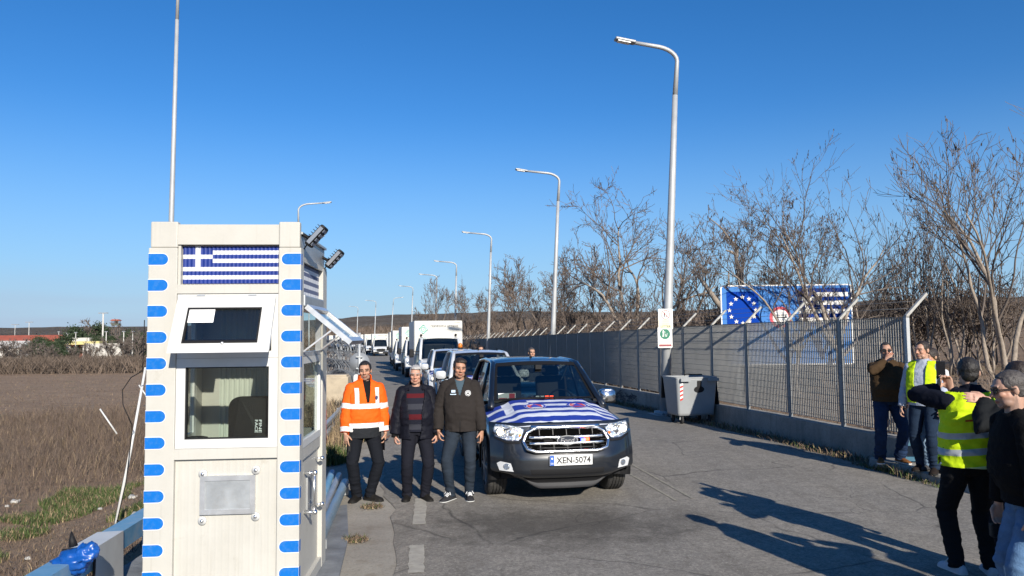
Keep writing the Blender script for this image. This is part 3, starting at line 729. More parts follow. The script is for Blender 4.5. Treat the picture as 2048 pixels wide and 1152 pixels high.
# ---------------------------------------------------------------- low wall and grating fence
fw = thing('concrete_wall', 'low grey concrete wall with graffiti under the grating fence', 'wall', (0, 0, 0))
mb = MB(); yy = sp_(11.0, 60, 60) + sp_(60, 150, 30)[1:]
def wring(y):
    x = fence_x(y); z = road_z(y); return [V((x - .12, y, z - .3)), V((x - .11, y, z + .41)), V((x - .10, y, z + .43)), V((x + .12, y, z + .43)), V((x + .13, y, z - .3))]
mb.loft([wring(y) for y in yy], smooth=False); mb.build('wall', M_CONC, fw)
M_GRAF = mat('black spray paint', (.05, .05, .055), .8)
mb = MB()
for k in range(26):
    y = 22.5 + random.random() * 3.2; z0 = .08 + random.random() * .2
    pts = []
    for j in range(6):
        yy_ = y + (random.random() - .5) * .5; pts.append(V((fence_x(yy_) - .1215, yy_, road_z(yy_) + z0 + (random.random() - .3) * .2)))
    for j in range(5): mb.bar(pts[j], pts[j + 1], .02, .001, 0, up=V((1, 0, 0)))
mb.build('graffiti_scrawl', M_GRAF, fw)
M_PLASTER = mat('whitewash', (.45, .44, .42), .9, var=.25, vscale=6)

fence = thing('grating_fence', 'tall grey steel grating fence with angled arms along the road', 'fence', (0, 0, 0))
M_GRATE = mat('weathered grating', (.25, .245, .228), .55, .3, var=.12, vscale=2)
M_POST = mat('fence post steel', (.19, .205, .215), .5, .3, var=.12, vscale=4)
FS = 1.62; ZB, ZT = .50, 2.24
mb = MB(); nb = 29
for k in range(nb): x = FS * (k + .5) / nb; mb.box((x, 0, (ZB + ZT) / 2), (.0045, .026, ZT - ZB))
for k in range(14): z = ZB + .05 + (ZT - ZB - .1) * k / 13; mb.box((FS / 2, 0, z), (FS, .005, .006))
mb.bb((0, -.014, ZT), (FS, .014, ZT + .006)); mb.bb((0, -.014, ZB - .006), (FS, .014, ZB))
panel_me = mb.mesh('panel', M_GRATE)
mb = MB(); mb.box((0, 0, 1.34), (.06, .055, 1.84)); post_me = mb.mesh('post', M_POST)
mb = MB(); mb.bar((0, 0, 2.26), (0, -.36, 2.60), .046, .04); mb.box((0, 0, 2.25), (.06, .055, .03)); arm_me = mb.mesh('arm', mat('pale fence arm', (.36, .35, .32), .6, .1, var=.15, vscale=9))
Y = 11.3; nP = 0; tips = []
while Y < 100:
    d = fence_dir(Y); x = fence_x(Y); z = road_z(Y); rz = math.atan2(d.y, d.x)
    for nm, me in (('post', post_me), ('arm', arm_me), ('panel', panel_me)):
        if nm == 'post' and nP == 0: me = me.copy(); me.materials[0] = M_POLE  # end post swaps to paler steel, its sunlit look put into the colour
        o = bpy.data.objects.new(nm, me); col.objects.link(o); o.parent = fence; o.location = (x, Y, z); o.rotation_euler = (0, 0, rz)
    tips.append(V((x, Y, z)) + Matrix.Rotation(rz, 3, 'Z') @ V((0, -.36, 2.60)) * 1.0)
    nP += 1; Y += FS * d.y
M_WIRE = mat('barbed wire', (.22, .22, .22), .5, .4)
mb = MB()
for t_ in (.35, .68, 1.0):
    pts = [V((lerp(fence_x(p.y), p.x, t_), p.y, lerp(road_z(p.y) + 2.26, p.z, t_))) for p in tips]
    mb.tube(pts, .004, 4)
mb.build('barbed_wire', M_WIRE, fence)

# ---------------------------------------------------------------- border sign behind the fence
M_EUF = mat('border sign blue', (.06, .19, .48), .75, spec=.1, var=.08, vscale=1.5)
M_EUB = mat('european flag blue', (.001, .04, .30), .75, spec=.1); M_STAR = mat('pale gold star', (.75, .70, .55), .5)
sg = P(1573, 640, 23.0); SGW, SGH = 3.98, 2.45
sign = thing('border_sign', 'large blue border sign with a ring of stars and striped flag behind the fence', 'sign', (sg.x, sg.y, 1.05), R(-2))
mb = MB(); mb.prism(rrect(SGW, SGH, .10), lambda a, b: V((a, -.03, b + SGH / 2)), 0, lambda a, b: V((a, .03, b + SGH / 2))); mb.build('panel', M_EUF, sign)
mb = MB()
outer = rrect(SGW, SGH, .10); inner = rrect(SGW - .07, SGH - .07, .08); n = len(outer)
mb.add([V((a, -.034, b + SGH / 2)) for a, b in outer] + [V((a, -.034, b + SGH / 2)) for a, b in inner], [(i, (i + 1) % n, n + (i + 1) % n, n + i) for i in range(n)])
mb.build('white_border', M_SIGNW, sign, fix=False)
mb = MB(); ex = -SGW / 2 + .68; ez = SGH - .82
mb.bb((ex - .50, -.036, ez - .62), (ex + .47, -.033, ez + .62)); mb.build('star_flag', M_EUB, sign)
mb = MB()
for k in range(12):
    a = 2 * PI * k / 12; mb.prism(star(.075, ex - .02 + .40 * math.sin(a), ez + .05 + .40 * math.cos(a)), lambda a, b: V((a, -.039, b)))
mb.build('star', M_STAR, sign, fix=False)
mb = MB(); rx_, rz_ = -SGW / 2 + 1.80, SGH - 1.0
mb.prism(circle(.33, 32, rx_, rz_), lambda a, b: V((a, -.037, b)), 0); mb.prism(circle(.24, 32, rx_, rz_), lambda a, b: V((a, -.040, b)), 1)
mb.bb((rx_ - .19, -.043, rz_ - .02), (rx_ + .19, -.041, rz_ + .015), 2)
for t_, h, z, wd in (('ΣΤΟΠ', .05, .14, .14), ('ΕΛΕΓΧΟΣ', .07, .065, .34), ('ΕΛΛΑΣ', .06, -.08, .26), ('STOP', .05, -.155, .2)): add_text(mb, t_, h, lambda a, b, z=z: V((rx_ + a, -.042, rz_ + z + b)), 2, wd, .006)
mb.build('control_disc', [mat('faded red disc', (.50, .05, .07), .5), M_SIGNW, M_SBLK], sign, fix=False)
mb = MB(); gx0, gx1, gz0, gz1 = SGW / 2 - 1.62, SGW / 2 - .12, SGH - 1.28, SGH - .12
mb.grid(lambda u, z: V((lerp(gx0, gx1, u), -.037, lerp(gz0, gz1, z))), sorted(set([0, .13, .2, .35, 1])), [k / 9 for k in range(10)], smooth=False, mfn=lambda u, z: (1 if (.13 < u < .2 or 2 < (1 - z) * 9 < 3) else 0) if (u < .35 and (1 - z) * 9 < 5) else (0 if int((1 - z) * 9) % 2 == 0 else 1))
mb.build('striped_flag', [mat('sign flag blue', (.006, .035, .20), .75, spec=.1), M_SIGNW], sign, fix=False)
for u in (-1.5, 0, 1.5):
    mb = MB(); mb.bb((u - .06, .03, -1.4), (u + .06, .13, SGH - .1)); mb.build('post', M_GALV, sign)

# ---------------------------------------------------------------- wheeled bin
M_BIN = mat('grey bin plastic', (.26, .275, .285), .5, var=.05, vscale=4, dirt=(.22, .21, .19), dscale=3, damt=.4)
bn = P(1381, 845, 17.5); bn.z = road_z(bn.y) + .01
dump = thing('wheeled_bin', 'grey four wheeled rubbish bin with red and white stripe by the lamp', 'bin', bn, R(12)); dump.scale = (.82, .86, .98)
BX, BY = .60, .46
mb = MB()
def bring(z, s, inset=0): 
    w_, d_ = (lerp(.54, .61, s) - inset), (lerp(.39, .46, s) - inset); return [V((a, b, z)) for a, b in rrect(2 * w_, 2 * d_, .07, 4)]
mb.loft([bring(.20, 0), bring(.26, .05), bring(1.02, 1), bring(1.05, 1.1), bring(1.05, 1, .05), bring(.8, .8, .05)])
mb.build('body', M_BIN, dump)
mb = MB()
rg = [bring(1.05, 1.25), bring(1.085, 1.25), bring(1.085, 1.0, .05), bring(1.05, 1.0, .05)]
mb.loft(rg + [rg[0]], smooth=False, cap=False)
mb.bb((-.52, -.56, .99), (-.24, -.44, 1.06)); mb.bb((.30, -.56, .99), (.60, -.44, 1.06))
mb.build('rim', M_BIN, dump)
mb = MB(); mb.bb((-.62, .46, 1.02), (.62, .52, 1.08)); mb.prism([(-.60, .55), (.60, .55), (.60, 1.03), (-.60, 1.03)], lambda a, b: V((a, .50 + .1 * (1.03 - b), b)), 0, lambda a, b: V((a, .56 + .1 * (1.03 - b), b)))
mb.add([V((.63, -.3, 1.06)), V((.69, -.32, .42)), V((.69, .50, .42)), V((.63, .5, 1.06)), V((.66, -.3, 1.06)), V((.73, -.32, .42)), V((.73, .5, .42)), V((.66, .5, 1.06))], [(0, 1, 2, 3), (7, 6, 5, 4), (0, 4, 5, 1), (1, 5, 6, 2), (2, 6, 7, 3), (3, 7, 4, 0)])
mb.bb((.1, .44, 1.085), (.62, .50, 1.11)); mb.cyl((.05, .4, 1.08), (.06, .4, 1.22), .012, 8); mb.build('lid', M_BLACK, dump)
mb = MB(); yf = lambda b: -lerp(.39, .46, (b - .2) / .82) - .004
mb.prism(circle(.15, 20, .0, .80, .075), lambda a, b: V((a + .06, yf(b), b)), 0, lambda a, b: V((a + .06, yf(b) - .012, b))); mb.bb((.0, -.462, .84), (.13, -.447, 1.0)); mb.build('pedal_plate', M_BLACK, dump)
mb = MB()
for k in range(8):
    z0, z1 = .54 + .048 * k, .54 + .048 * (k + 1)
    vs = [V((-.495 - .012 * k / 8, yf(z0) - .001, z0)), V((-.415, yf(z0) - .001, z0 + .03)), V((-.415, yf(z1) - .001, z1 + .03)), V((-.495 - .012 * k / 8, yf(z1) - .001, z1))]
    mb.add(vs, [(0, 1, 2, 3)], k % 2)
mb.build('hazard_stripe', [M_SRED, M_PAPER], dump, fix=False)
for a in (-1, 1):
    for b in (-1, 1):
        mb = MB(); mb.tube([(a * .40 - .022, b * .28, .10), (a * .40 + .022, b * .28, .10)], .10, 18); cw = mb.build('wheel', M_DARK, dump)
        mb = MB(); mb.bar((a * .40 - .035, b * .28, .10), (a * .40 - .035, b * .28, .22), .05, .006); mb.bar((a * .40 + .035, b * .28, .10), (a * .40 + .035, b * .28, .22), .05, .006); mb.build('fork', M_GALV, cw)

# ---------------------------------------------------------------- blue gate by the fence end
M_GATE = mat('blue painted steel', (.035, .13, .20), .45, var=.15, vscale=6, dirt=(.2, .12, .08), dscale=8, damt=.3)
gt0, gt1 = P(1806, 900, 11.0), P(1888, 900, 10.9)
gate = thing('steel_gate', 'blue steel barrier gate beside the end post of the fence', 'gate', (gt0.x, gt0.y, .13), math.atan2(gt1.y - gt0.y, gt1.x - gt0.x))
gw = 1.25
mb = MB()
for z in (.06, .28, .50, .93): mb.bb((0, -.02, z - .03), (gw, .02, z + .03))
for u in (.0, .32, .70, 1.22): mb.bb((u - .025, -.025, 0), (u + .03, .025, .96))
mb.build('frame', M_GATE, gate)
mb = MB(); mb.bb((.04, -.008, .31), (.70, .008, .48)); mb.bb((.72, -.008, .52), (1.2, .008, .90)); mb.build('panel', M_GATE, gate)

# ---------------------------------------------------------------- left edge: rails, rod, pipes, wire, round sign
M_LB = mat('light blue paint', (.13, .30, .46), .5, var=.15, vscale=6, dirt=(.30, .34, .36), dscale=6, damt=.8)
ra = P(92, 1165, 5.0); rb = P(290, 1040, 7.2); rd = (rb - ra).normalized()
rail = thing('blue_rail', 'light blue painted box rail with flaking paint running behind the booth', 'rail', ra, math.atan2(rd.y, rd.x))
ln = 3.4; zt = 0.0
sl_ = (rb.z - ra.z) / (rb - ra).xy.length
mb = MB(); mb.bar((-1.5, 0, -1.5 * sl_), (ln, 0, ln * sl_), .17, .15); mb.build('beam', M_LB, rail)
for u in (.25, 2.4): mb = MB(); mb.bar((u, 0, u * sl_ - .07), (u, 0, -1.9), .12, .10); mb.build('post', M_LB, rail)
cv = thing('metal_cover', 'white sheet metal cover folded over the blue rail', 'cover', ra + rd * .60 + V((0, 0, .0)), math.atan2(rd.y, rd.x))
mb = MB(); x0, x1 = .0, .66
h0, h1 = x0 * sl_, x1 * sl_
prof = [(-.16, .01), (-.10, .085), (.10, .085), (.14, .02)]
prof = [(-.105, -.6), (-.095, .082), (.095, .082), (.105, -.05)]
mb.loft([[V((x, a, b + x * sl_)) for a, b in prof] for x in (x0, x1)], closed=False, smooth=False)
o = mb.build('sheet', M_WHITE, cv); md = o.modifiers.new('solid', 'SOLIDIFY'); md.thickness = .004; md.offset = 1
cb_ = MB(); pts = [ra + rd * .56 + V((rd.y, -rd.x, 0)).normalized() * a + V((0, 0, b + .0)) for a, b in ((.10, -.5), (.108, .0), (.10, .085), (0, .097), (-.1, .09), (-.13, .03))]
pts += [ra + rd * .9 + V((-.16, .1, .05)), ra + rd * 1.5 + V((-.2, .2, -.05)), G(224, 1062, -.35)]
cb_.tube(pts, .011, 8); tag(cb_.build('black_cable', M_BLACK), 'black cable looped over the blue rail beside the white cover', 'cable')
# blue plastic bag
M_BAG = mat('blue plastic bag', (.006, .07, .30), .35, var=.2, vscale=20)
bgp = P(152, 1108, 5.25)
mb = MB()
for c_, r_ in (((-.06, 0, -.05), (.085, .06, .06)), ((.06, 0, .01), (.06, .05, .06)), ((0, .01, -.02), (.09, .06, .05))): mb.ell(c_, r_, 0, 34, 24)
for i, v in enumerate(mb.v):
    v = V(v); r_ = sum((1 - 2.4 * abs(noise.noise(v * f_ + V((f_, 0, 0))))) * a_ for f_, a_ in ((13, .03), (29, .018), (60, .008))); mb.v[i] = tuple(v + (v.normalized() if v.length > 0 else v) * r_ - V((0, 0, .02)))
mb.tube([(-.02, 0, .05), (-.03, 0, .10), (-.04, .01, .15)], [.03, .02, .004], 7, 1); o = mb.build('plastic_bag', [M_BAG, M_BLACK]); o.location = bgp
tag(o, 'crumpled blue plastic bag knotted with black tape on the blue rail', 'bag')
# leaning white rod with a black wire
rd0 = G(228, 1066, -.45); rd1 = P(291, 735, rd0.y + .45)
mb = MB(); mb.tube([rd0, (rd0 + rd1) / 2 + V((.012, 0, 0)), rd1], [.02, .018, .016], 8); tag(mb.build('white_rod', M_WHITE), 'thin white plastic rod leaning beside the booth', 'rod')
pts = [rd0 + V((.03, -.03, .05)), lerp(rd0, rd1, .3) + V((.05, -.04, 0)), lerp(rd0, rd1, .58) + V((.0, -.03, 0))]
tp = [P(264, 850, rd0.y), P(246, 810, rd0.y), P(245, 780, rd0.y), P(262, 755, rd0.y), P(285, 742, rd0.y), P(287, 700, rd0.y), P(289, 640, rd0.y)]
mb = MB(); mb.tube(pts + tp, .0065, 6); tag(mb.build('black_wire', M_BLACK), 'thin black wire looping from the white rod towards the booth', 'wire')
st0, st1 = G(234, 868, -.6), P(200, 818, G(234, 868, -.6).y)
mb = MB(); mb.cyl(st0, st1, .022, 8); tag(mb.build('white_stake', M_WHITE), 'short white stake leaning in the dry field grass', 'stake')
st0, st1 = G(1145 / 3.84, 800, -.6), P(1067 / 3.84, 770, G(1145 / 3.84, 800, -.6).y)
mb = MB(); mb.cyl(st0, st1, .03, 8); tag(mb.build('white_stake', M_WHITE), 'short white stake half hidden behind the booth edge', 'stake')
# pipes on the apron beside the booth
M_PIPE = mat('grey blue pipe', (.20, .28, .34), .4, .3, var=.15, vscale=5, dirt=(.3, .28, .25), dscale=6, damt=.5)
pa = [((647, 1060), (690, 965), .055, 'thick blue steel pipe lying outermost by the boots of the orange jacket man', M_PIPE), ((646, 1025), (678, 950), .04, 'grey steel pipe lying in the middle of three by the booth', M_GALV), ((648, 990), (664, 945), .045, 'pale blue steel pipe lying closest to the booth back post', M_LB)]
for k, (p0, p1, r_, lb, m_) in enumerate(pa):
    a, b = G(*p0, .13), G(*p1, .13); d = (b - a).normalized(); a = a - d * (.6 if k == 0 else .3)
    t = thing('steel_pipe', lb, 'pipe', a, math.atan2(d.y, d.x), 'pipes lying by the booth'); ln = (b - a).length
    mb = MB(); mb.tube([(0, 0, 0), (ln, 0, 0)], r_, 14, cap=False); mb.tube([(ln, 0, 0), (0, 0, 0)], r_ * .86, 14, cap=False); mb.build('tube', m_, t)
    
    for u in (.3, ln - .25): mb = MB(); mb.bar((u, -r_ * 1.2, -.06), (u, r_ * 1.2, -.06), .05, .1); mb.build('support', M_GALV, t)
# guard rail on the far side
gr = thing('guard_rail', 'galvanised guard rail rising towards the round sign', 'guard rail', (0, 0, 0))
a, b = P(640, 872, 13.0), P(700, 806, 18.0); d = (b - a).normalized(); a = a - d * 3.0
up_ = V((0, 0, 1)); sdv = V((d.y, -d.x, 0)).normalized()
prof = [(0, -.155), (.04, -.12), (.04, -.06), (0, -.02), (0, .02), (.04, .06), (.04, .12), (0, .155)]
mb = MB(); mb.loft([[a + d * t + sdv * q + up_ * z for q, z in prof] for t in (0, (b - a).length)], closed=False, smooth=False); o = mb.build('beam', M_GALV, gr)
for t in (1.6, 4.0, 6.2):
    p = a + d * t; mb = MB(); mb.bb(p + V((-.09, -.05, -1.3)), p + V((-.01, .05, .1))); mb.build('post', M_GALV, gr)
# round sign seen from behind
rs = G(720, 842); rs = P(719, 740, 17.0); rs.z = road_z(17)
rsn = thing('round_sign', 'round traffic sign seen from its grey back with a white plate below', 'sign', rs, R(8))
mb = MB(); mb.cyl((0, -.05, 0), (0, -.05, 2.15), .03, 12); mb.build('post', M_POLE, rsn)
M_BACK = mat('grey sign back', (.27, .285, .30), .5, .3, var=.06)
zc = P(719, 725, 17.0).z - rs.z
mb = MB(); mb.tube([(0, -.012, zc), (0, 0, zc)], .225, 36); disc = mb.build('disc', M_BACK, rsn)
for dz in (.13, -.13): mb = MB(); mb.bb((-.07, -.085, zc + dz - .015), (.07, -.013, zc + dz + .015)); mb.build('clamp', M_GALV, rsn)
mb = MB()
for k, ww in enumerate((.08, .12, .11, .06)): mb.bb((.05, -.0135, zc + .05 - .03 * k), (.05 + ww, -.0125, zc + .062 - .03 * k))
mb.build('lettering', mat('stamped print', (.2, .2, .2), .7), disc, fix=False)
zp = P(719, 762, 17.0).z - rs.z
mb = MB(); mb.prism(rrect(.26, .30, .05), lambda a, b: V((a, -.012, b + zp)), 0, lambda a, b: V((a, 0, b + zp))); mb.build('plate', M_WHITE, rsn)
# concrete block and razor wire
blk = P(657, 765, 21.0); blk.z = road_z(21) - .1
M_BLK = mat('sandy concrete', (.42, .35, .25), .9, var=.15, vscale=2, dirt=(.2, .17, .13), dscale=3, damt=.5, bump=.4, bscale=12)
mb = MB(); mb.box((0, 0, .56), (1.15, .7, 1.12), 0, None, .03); mb.box((0, 0, 1.14), (1.05, .6, .05), 0, None, .01)
o = mb.build('concrete_block', M_BLK); o.location = blk; o.rotation_euler = (0, 0, R(6)); tag(o, 'sandy concrete block below the razor wire coils', 'block')
M_RAZ = mat('razor wire', (.15, .16, .17), .5, .3)
for j, (x0, x1, zc_, Yc, rr) in enumerate(((648, 716, 706, 24, .42), (646, 708, 728, 23.4, .48), (650, 700, 745, 22.6, .42), (676, 700, 765, 22.0, .38))):
    a, b = P(x0, zc_, Yc), P(x1, zc_ + 4, Yc + 1.5); mb = MB(); turns = int(14 * (b - a).length); pts = []
    d = (b - a).normalized(); s_, u_ = frame_of(d)
    for k in range(turns * 12 + 1):
        an = 2 * PI * k / 12; t = k / (turns * 12); wob = 1 + .18 * noise.noise(V((t * 30, j, 0)))
        pts.append(lerp(a, b, t) + (s_ * math.cos(an) + u_ * math.sin(an)) * rr * wob + d * .12 * noise.noise(V((t * 40, 3, j))))
    mb.tube(pts, .011, 4, smooth=False)
    for k in range(0, len(pts), 2):
        p = pts[k]; e = V((random.uniform(-1, 1), random.uniform(-1, 1), random.uniform(-1, 1))).normalized() * .05; mb.add([p - e, p + V((0, 0, .014)), p + e], [(0, 1, 2)])
    tag(mb.build('razor_wire', M_RAZ, fix=False), ['topmost coil of razor wire against the far white trucks', 'second coil of razor wire from the top of the tangle', 'coil of razor wire resting behind the sandy concrete block', 'short coil of razor wire drooping beside the sandy concrete block'][j], 'razor wire', 'razor wire coils')
# grate in the gutter
q0 = G(650, 884, .05); q1 = G(698, 880, .05)
mb = MB(); mb.bb((0, 0, 0), ((q1 - q0).length, .45, .05))
for k in range(12): mb.bb((.05 + .1 * k, .04, .05), (.09 + .1 * k, .41, .06), 0)
o = mb.build('drain_grate', M_RUST); o.location = q0; o.rotation_euler = (0, 0, R(2)); tag(o, 'rusty drain grate beside the grass tuft', 'grate')
# ---------------------------------------------------------------- vehicles: front faces -y, +x is the side towards the fence
def carpaint(name, c, coat=1.0, metal=.0, rough=.35, dc=None):
    m = mat(name, c, rough, metal, dirt=dc or tuple(lerp(x, y, .35) for x, y in zip(c, (.3, .27, .22))), dscale=2.5, damt=.35)
    b = m.node_tree.nodes['Principled BSDF']; b.inputs['Coat Weight'].default_value = coat; b.inputs['Coat Roughness'].default_value = .06
    return m
M_NAVY = carpaint('dark grey blue car paint', (.006, .008, .012), metal=.0, dc=(.03, .029, .027))
M_CARW = carpaint('white car paint', (.55, .56, .57))
M_CARGLASS = glass('car window glass', (.42, .47, .45), .09)
M_TYRE = mat('tyre rubber', (.028, .027, .026), .85, var=.25, vscale=10, dirt=(.11, .10, .085), dscale=4, damt=.5, bump=.3, bscale=60)
M_RIM = mat('alloy rim', (.42, .43, .44), .35, .8, var=.1)
M_TRIM = mat('black trim', (.008, .008, .009), .6, bump=.15, bscale=150, spec=.25)
M_LENS = mat('headlight reflector', (.75, .77, .78), .12, .9, bump=.8, bscale=45)
M_BULB = emit('lit headlight bulb', (1.0, .86, .6), 5.0)
M_REDL = emit('lit red strobe', (1.0, .09, .03), 3.0)
M_BLUEL = emit('lit blue strobe', (.12, .16, 1.0), 2.5)
M_BRIGHT = mat('bright trim', (.62, .63, .64), .3, .2)
M_SEAT = mat('dark seat fabric', (.035, .036, .04), .85)
M_PLATE = mat('number plate white', (.82, .82, .80), .45)
M_PBLUE = mat('number plate blue', (.01, .09, .42), .45)
M_INT = mat('dark car interior', (.02, .021, .023), .7)
M_AMB = mat('amber beacon lens', (.60, .17, .02), .25)
M_EMBR = mat('emblem red', (.60, .06, .04), .6); M_EMBB = mat('emblem blue', (.04, .06, .38), .6)
M_FCLOTHB = mat('flag cloth blue', (.014, .036, .26), .55, var=.15, vscale=8, bump=.5, bscale=14)
M_FCLOTHW = mat('flag cloth white', (.56, .59, .66), .55, var=.05, vscale=8, bump=.5, bscale=14)

HW = .93
def front_y(x, z):
    a = abs(x) / HW
    y = .24 * a ** 4 + .05 * a
    y += .10 * smooth(.62, .98, z) + .10 * smooth(.95, 1.06, z) ** 2     # leans back above the bumper
    y += .10 * smooth(.34, .16, z)                                          # tucks in below
    return y
def hood_z(x, y):
    a = min(1, abs(x) / .86); t = min(1, max(0, (y - .12) / 1.15))
    z = lerp(1.005, 1.15, t ** .8) - .012
    z += .032 * smooth(.62, .50, abs(x)) * smooth(0, .3, t)     # raised centre
    z -= .10 * a ** 5 + (.03 * (1 - t) * a ** 2)
    return z
def zmap(z):
    if z < 1.05: return z
    if z < 1.17: return lerp(1.05, 1.195, (z - 1.05) / .12)
    return lerp(1.195, 1.76, (z - 1.17) / .63)
def zremap(o):
    for c in o.children_recursive:
        if c.type == 'MESH':
            for v in c.data.vertices: v.co.z = zmap(v.co.z)
def make_pickup(label, paint, first=True, group='pickups at the head of the convoy'):
    t = thing('pickup_truck', label, 'pickup', (0, 0, 0), 0, group)
    BODY = paint
    # --- body shell: rings of a cross-section along y
    def side_w(y): return HW - .015 * smooth(2.5, 5.2, y)
    def ring(y, zb, zt, wtop, belt, crown, shrink=1.0):
        w = side_w(y) * shrink
        half = [(0, zb), (w * .8, zb), (w * .96, zb + .04), (w * .985, zb + .16), (w, lerp(zb, zt, .55)), (w * .995, belt - .10), (w * .975, belt), (wtop, zt), (wtop * .75, zt + crown * .6), (0, zt + crown)]
        return [V((x, y, z)) for x, z in half] + [V((-x, y, z)) for x, z in half[-2:0:-1]]
    mb = MB()
    st = [(1.26, .30, 1.13, .80, 1.09, .02), (1.6, .30, 1.12, .78, 1.09, .01), (2.2, .30, 1.12, .78, 1.09, .0), (3.0, .30, 1.13, .78, 1.10, 0), (3.62, .32, 1.15, .80, 1.12, 0), (3.66, .34, 1.18, .84, 1.15, 0), (5.0, .42, 1.20, .86, 1.17, 0), (5.25, .46, 1.20, .84, 1.17, 0)]
    mb.loft([ring(*s_) for s_ in st])
    # front wings + bonnet: height-field bonnet and side walls
    xs = [-.9 + 1.8 * k / 36 for k in range(37)]
    body = mb
    # wing sides
    for s in (-1, 1):
        rows = []
        for y in [.36, .42, .50, .62, .8, 1.0, 1.27]:
            wv = HW * (.955 + .045 * smooth(.28, .7, y)); ztop = hood_z(.86, y) - .02
            rows.append([V((s * wv * .97, y, .34)), V((s * wv, y, .50)), V((s * wv, y, .78)), V((s * wv * .985, y, .93)), V((s * wv * .955, y, ztop)), V((s * .86, y, hood_z(.86, y)))])
        body.loft(rows, closed=False)
    bo = body.build('body', BODY, t)
    # cut the wheel arches
    for yw in (.89, 4.11):
        for s in (-1, 1):
            c = MB(); c.cyl((s * .55, yw, .40), (s * 1.2, yw, .40), .455, 40); co_ = c.build('cutter', BODY)
            bm_ = bo.modifiers.new('arch', 'BOOLEAN'); bm_.object = co_; bm_.operation = 'DIFFERENCE'; bm_.solver = 'EXACT'
            me = bpy.data.meshes.new_from_object(bo.evaluated_get(bpy.context.evaluated_depsgraph_get())); bo.modifiers.clear(); bo.data = me
            bpy.data.objects.remove(co_)
    mb = MB(); mb.grid(lambda x, y: V((x, y + .10 * (abs(x) / .9) ** 3 * (1 - smooth(.12, .9, y)), hood_z(x, y + .0))), xs, [.13, .16, .2, .27, .36, .5, .65, .8, .95, 1.1, 1.27]); mb.build('bonnet', BODY, t)
    # --- front fascia height field with bumper, intake recess
    zs = [.20, .24, .27, .30, .33, .345, .40, .45, .50, .56, .62, .66, .72, .80, .88, .94, .98, 1.01]
    def fy(x, z):
        y = front_y(x, z)
        if abs(x) < .57 and .26 < z < .345: y += .05
        if .345 < z < .64: y -= .035 * smooth(.345, .40, z) * smooth(.66, .60, z) * (1 - .6 * smooth(.55, .75, abs(x)))
        return y
    def fm(x, z):
        if z < .27: return 2
        if abs(x) < .62 and .27 < z < .335: return 1
        if .335 < z < .345 and abs(x) < .7: return 1
        if abs(x) < .47 and .385 < z < .455: return 1
        return 0
    fxs = sorted(set([-.93 + 1.86 * k / 48 for k in range(49)] + [-.57, .57, -.47, .47]))
    zs = sorted(set(zs + [.385, .455, .335]))
    mb = MB(); mb.grid(lambda x, z: V((x * lerp(.66, 1, smooth(.16, .44, z)), fy(x * lerp(.8, 1, smooth(.16, .44, z)), z), z + .13 * smooth(.45, .93, abs(x)) * smooth(.46, .22, z))), fxs, zs, mfn=fm)
    fa = mb.build('front_bumper', [BODY, M_TRIM, mat('grey skid plate', (.04, .04, .042), .6)], t)
    def conf(poly, off, depth, mi, mb, ff=front_y):
        # outline laid on the curved nose: split into vertical strips by resampling edges
        bm = bmesh.new(); vs = [bm.verts.new((a, 0, b)) for a, b in poly]; bm.faces.new(vs)
        bmesh.ops.triangulate(bm, faces=bm.faces[:])
        for _ in range(2): bmesh.ops.subdivide_edges(bm, edges=[e for e in bm.edges if e.calc_length() > .06], cuts=1)
        bmesh.ops.triangulate(bm, faces=[f for f in bm.faces if len(f.verts) > 3])
        ext = bmesh.ops.extrude_face_region(bm, geom=bm.faces[:]); nv = [e for e in ext['geom'] if isinstance(e, bmesh.types.BMVert)]
        nvs = set(nv)
        for v in bm.verts: v.co.y = ff(v.co.x, v.co.z) - off - (depth if v in nvs else 0)
        bm.verts.index_update(); mb.add([v.co.copy() for v in bm.verts], [[v.index for v in f.verts] for f in bm.faces], mi); bm.free()
    # --- grille
    GO = [(-.40, .94), (.40, .94), (.49, .895), (.545, .79), (.505, .705), (.40, .672), (-.40, .672), (-.505, .705), (-.545, .79), (-.49, .895)]
    gr_ = thing('grille', None, None); gr_.parent = t
    mb = MB(); conf(GO, .012, .005, 0, mb); gb = mb.build('mesh_panel', mat('grille recess shade', (.003, .003, .003), 1.0, spec=0.0), gr_)  # shade of the deep grille opening put into the colour as matt black
    mb = MB()
    pts = [V((a, front_y(a, b) - .03 - .035 * (b < .72), b)) for a, b in GO]; n = len(pts); pp = []
    for i in range(n): pp += [lerp(pts[i], pts[(i + 1) % n], f) for f in (0.06, .5, .94)]
    rad = [(.022, .02)] * (len(pp) + 1)
    mb.tube(pp + [pp[0]], [.020] * (len(pp) + 1), 8)
    mb.tube([V((x, front_y(x, .955) - .025, .955 + .0 * x)) for x in [-.44 + .88 * k / 12 for k in range(13)]], [.026] * 13, 8)
    mb.build('chrome_surround', M_CHROME, gr_)
    mb = MB()
    for z in (.835, .765):
        mb = MB(); mb.tube([V((x, front_y(x, z) - .035, z)) for x in [-.47 + .94 * k / 14 for k in range(15)]], [.019] * 15, 8, up=V((0, 0, 1)))
        mb.build('chrome_bar', M_CHROME, gr_)
    mb = MB()
    for x in (-.34, -.17, 0, .17, .34):
        for z0, z1 in ((.86, .93), (.68, .745)): mb.bar((x, front_y(x, z0) - .03, z0), (x, front_y(x, z1) - .03, z1), .008, .008)
    for k in range(7): z = .69 + .035 * k; mb.bar((-.52, front_y(.5, z) - .02, z), (-.44, front_y(.44, z) - .02, z), .006); mb.bar((.52, front_y(.5, z) - .02, z), (.44, front_y(.44, z) - .02, z), .006)
    mb.tube([V((x, front_y(x, .71) - .03, .712)) for x in [-.38 + .76 * k / 8 for k in range(9)]], .007, 6)
    mb.build('slat', mat('dull slat', (.016, .016, .018), .5, .0), gr_)
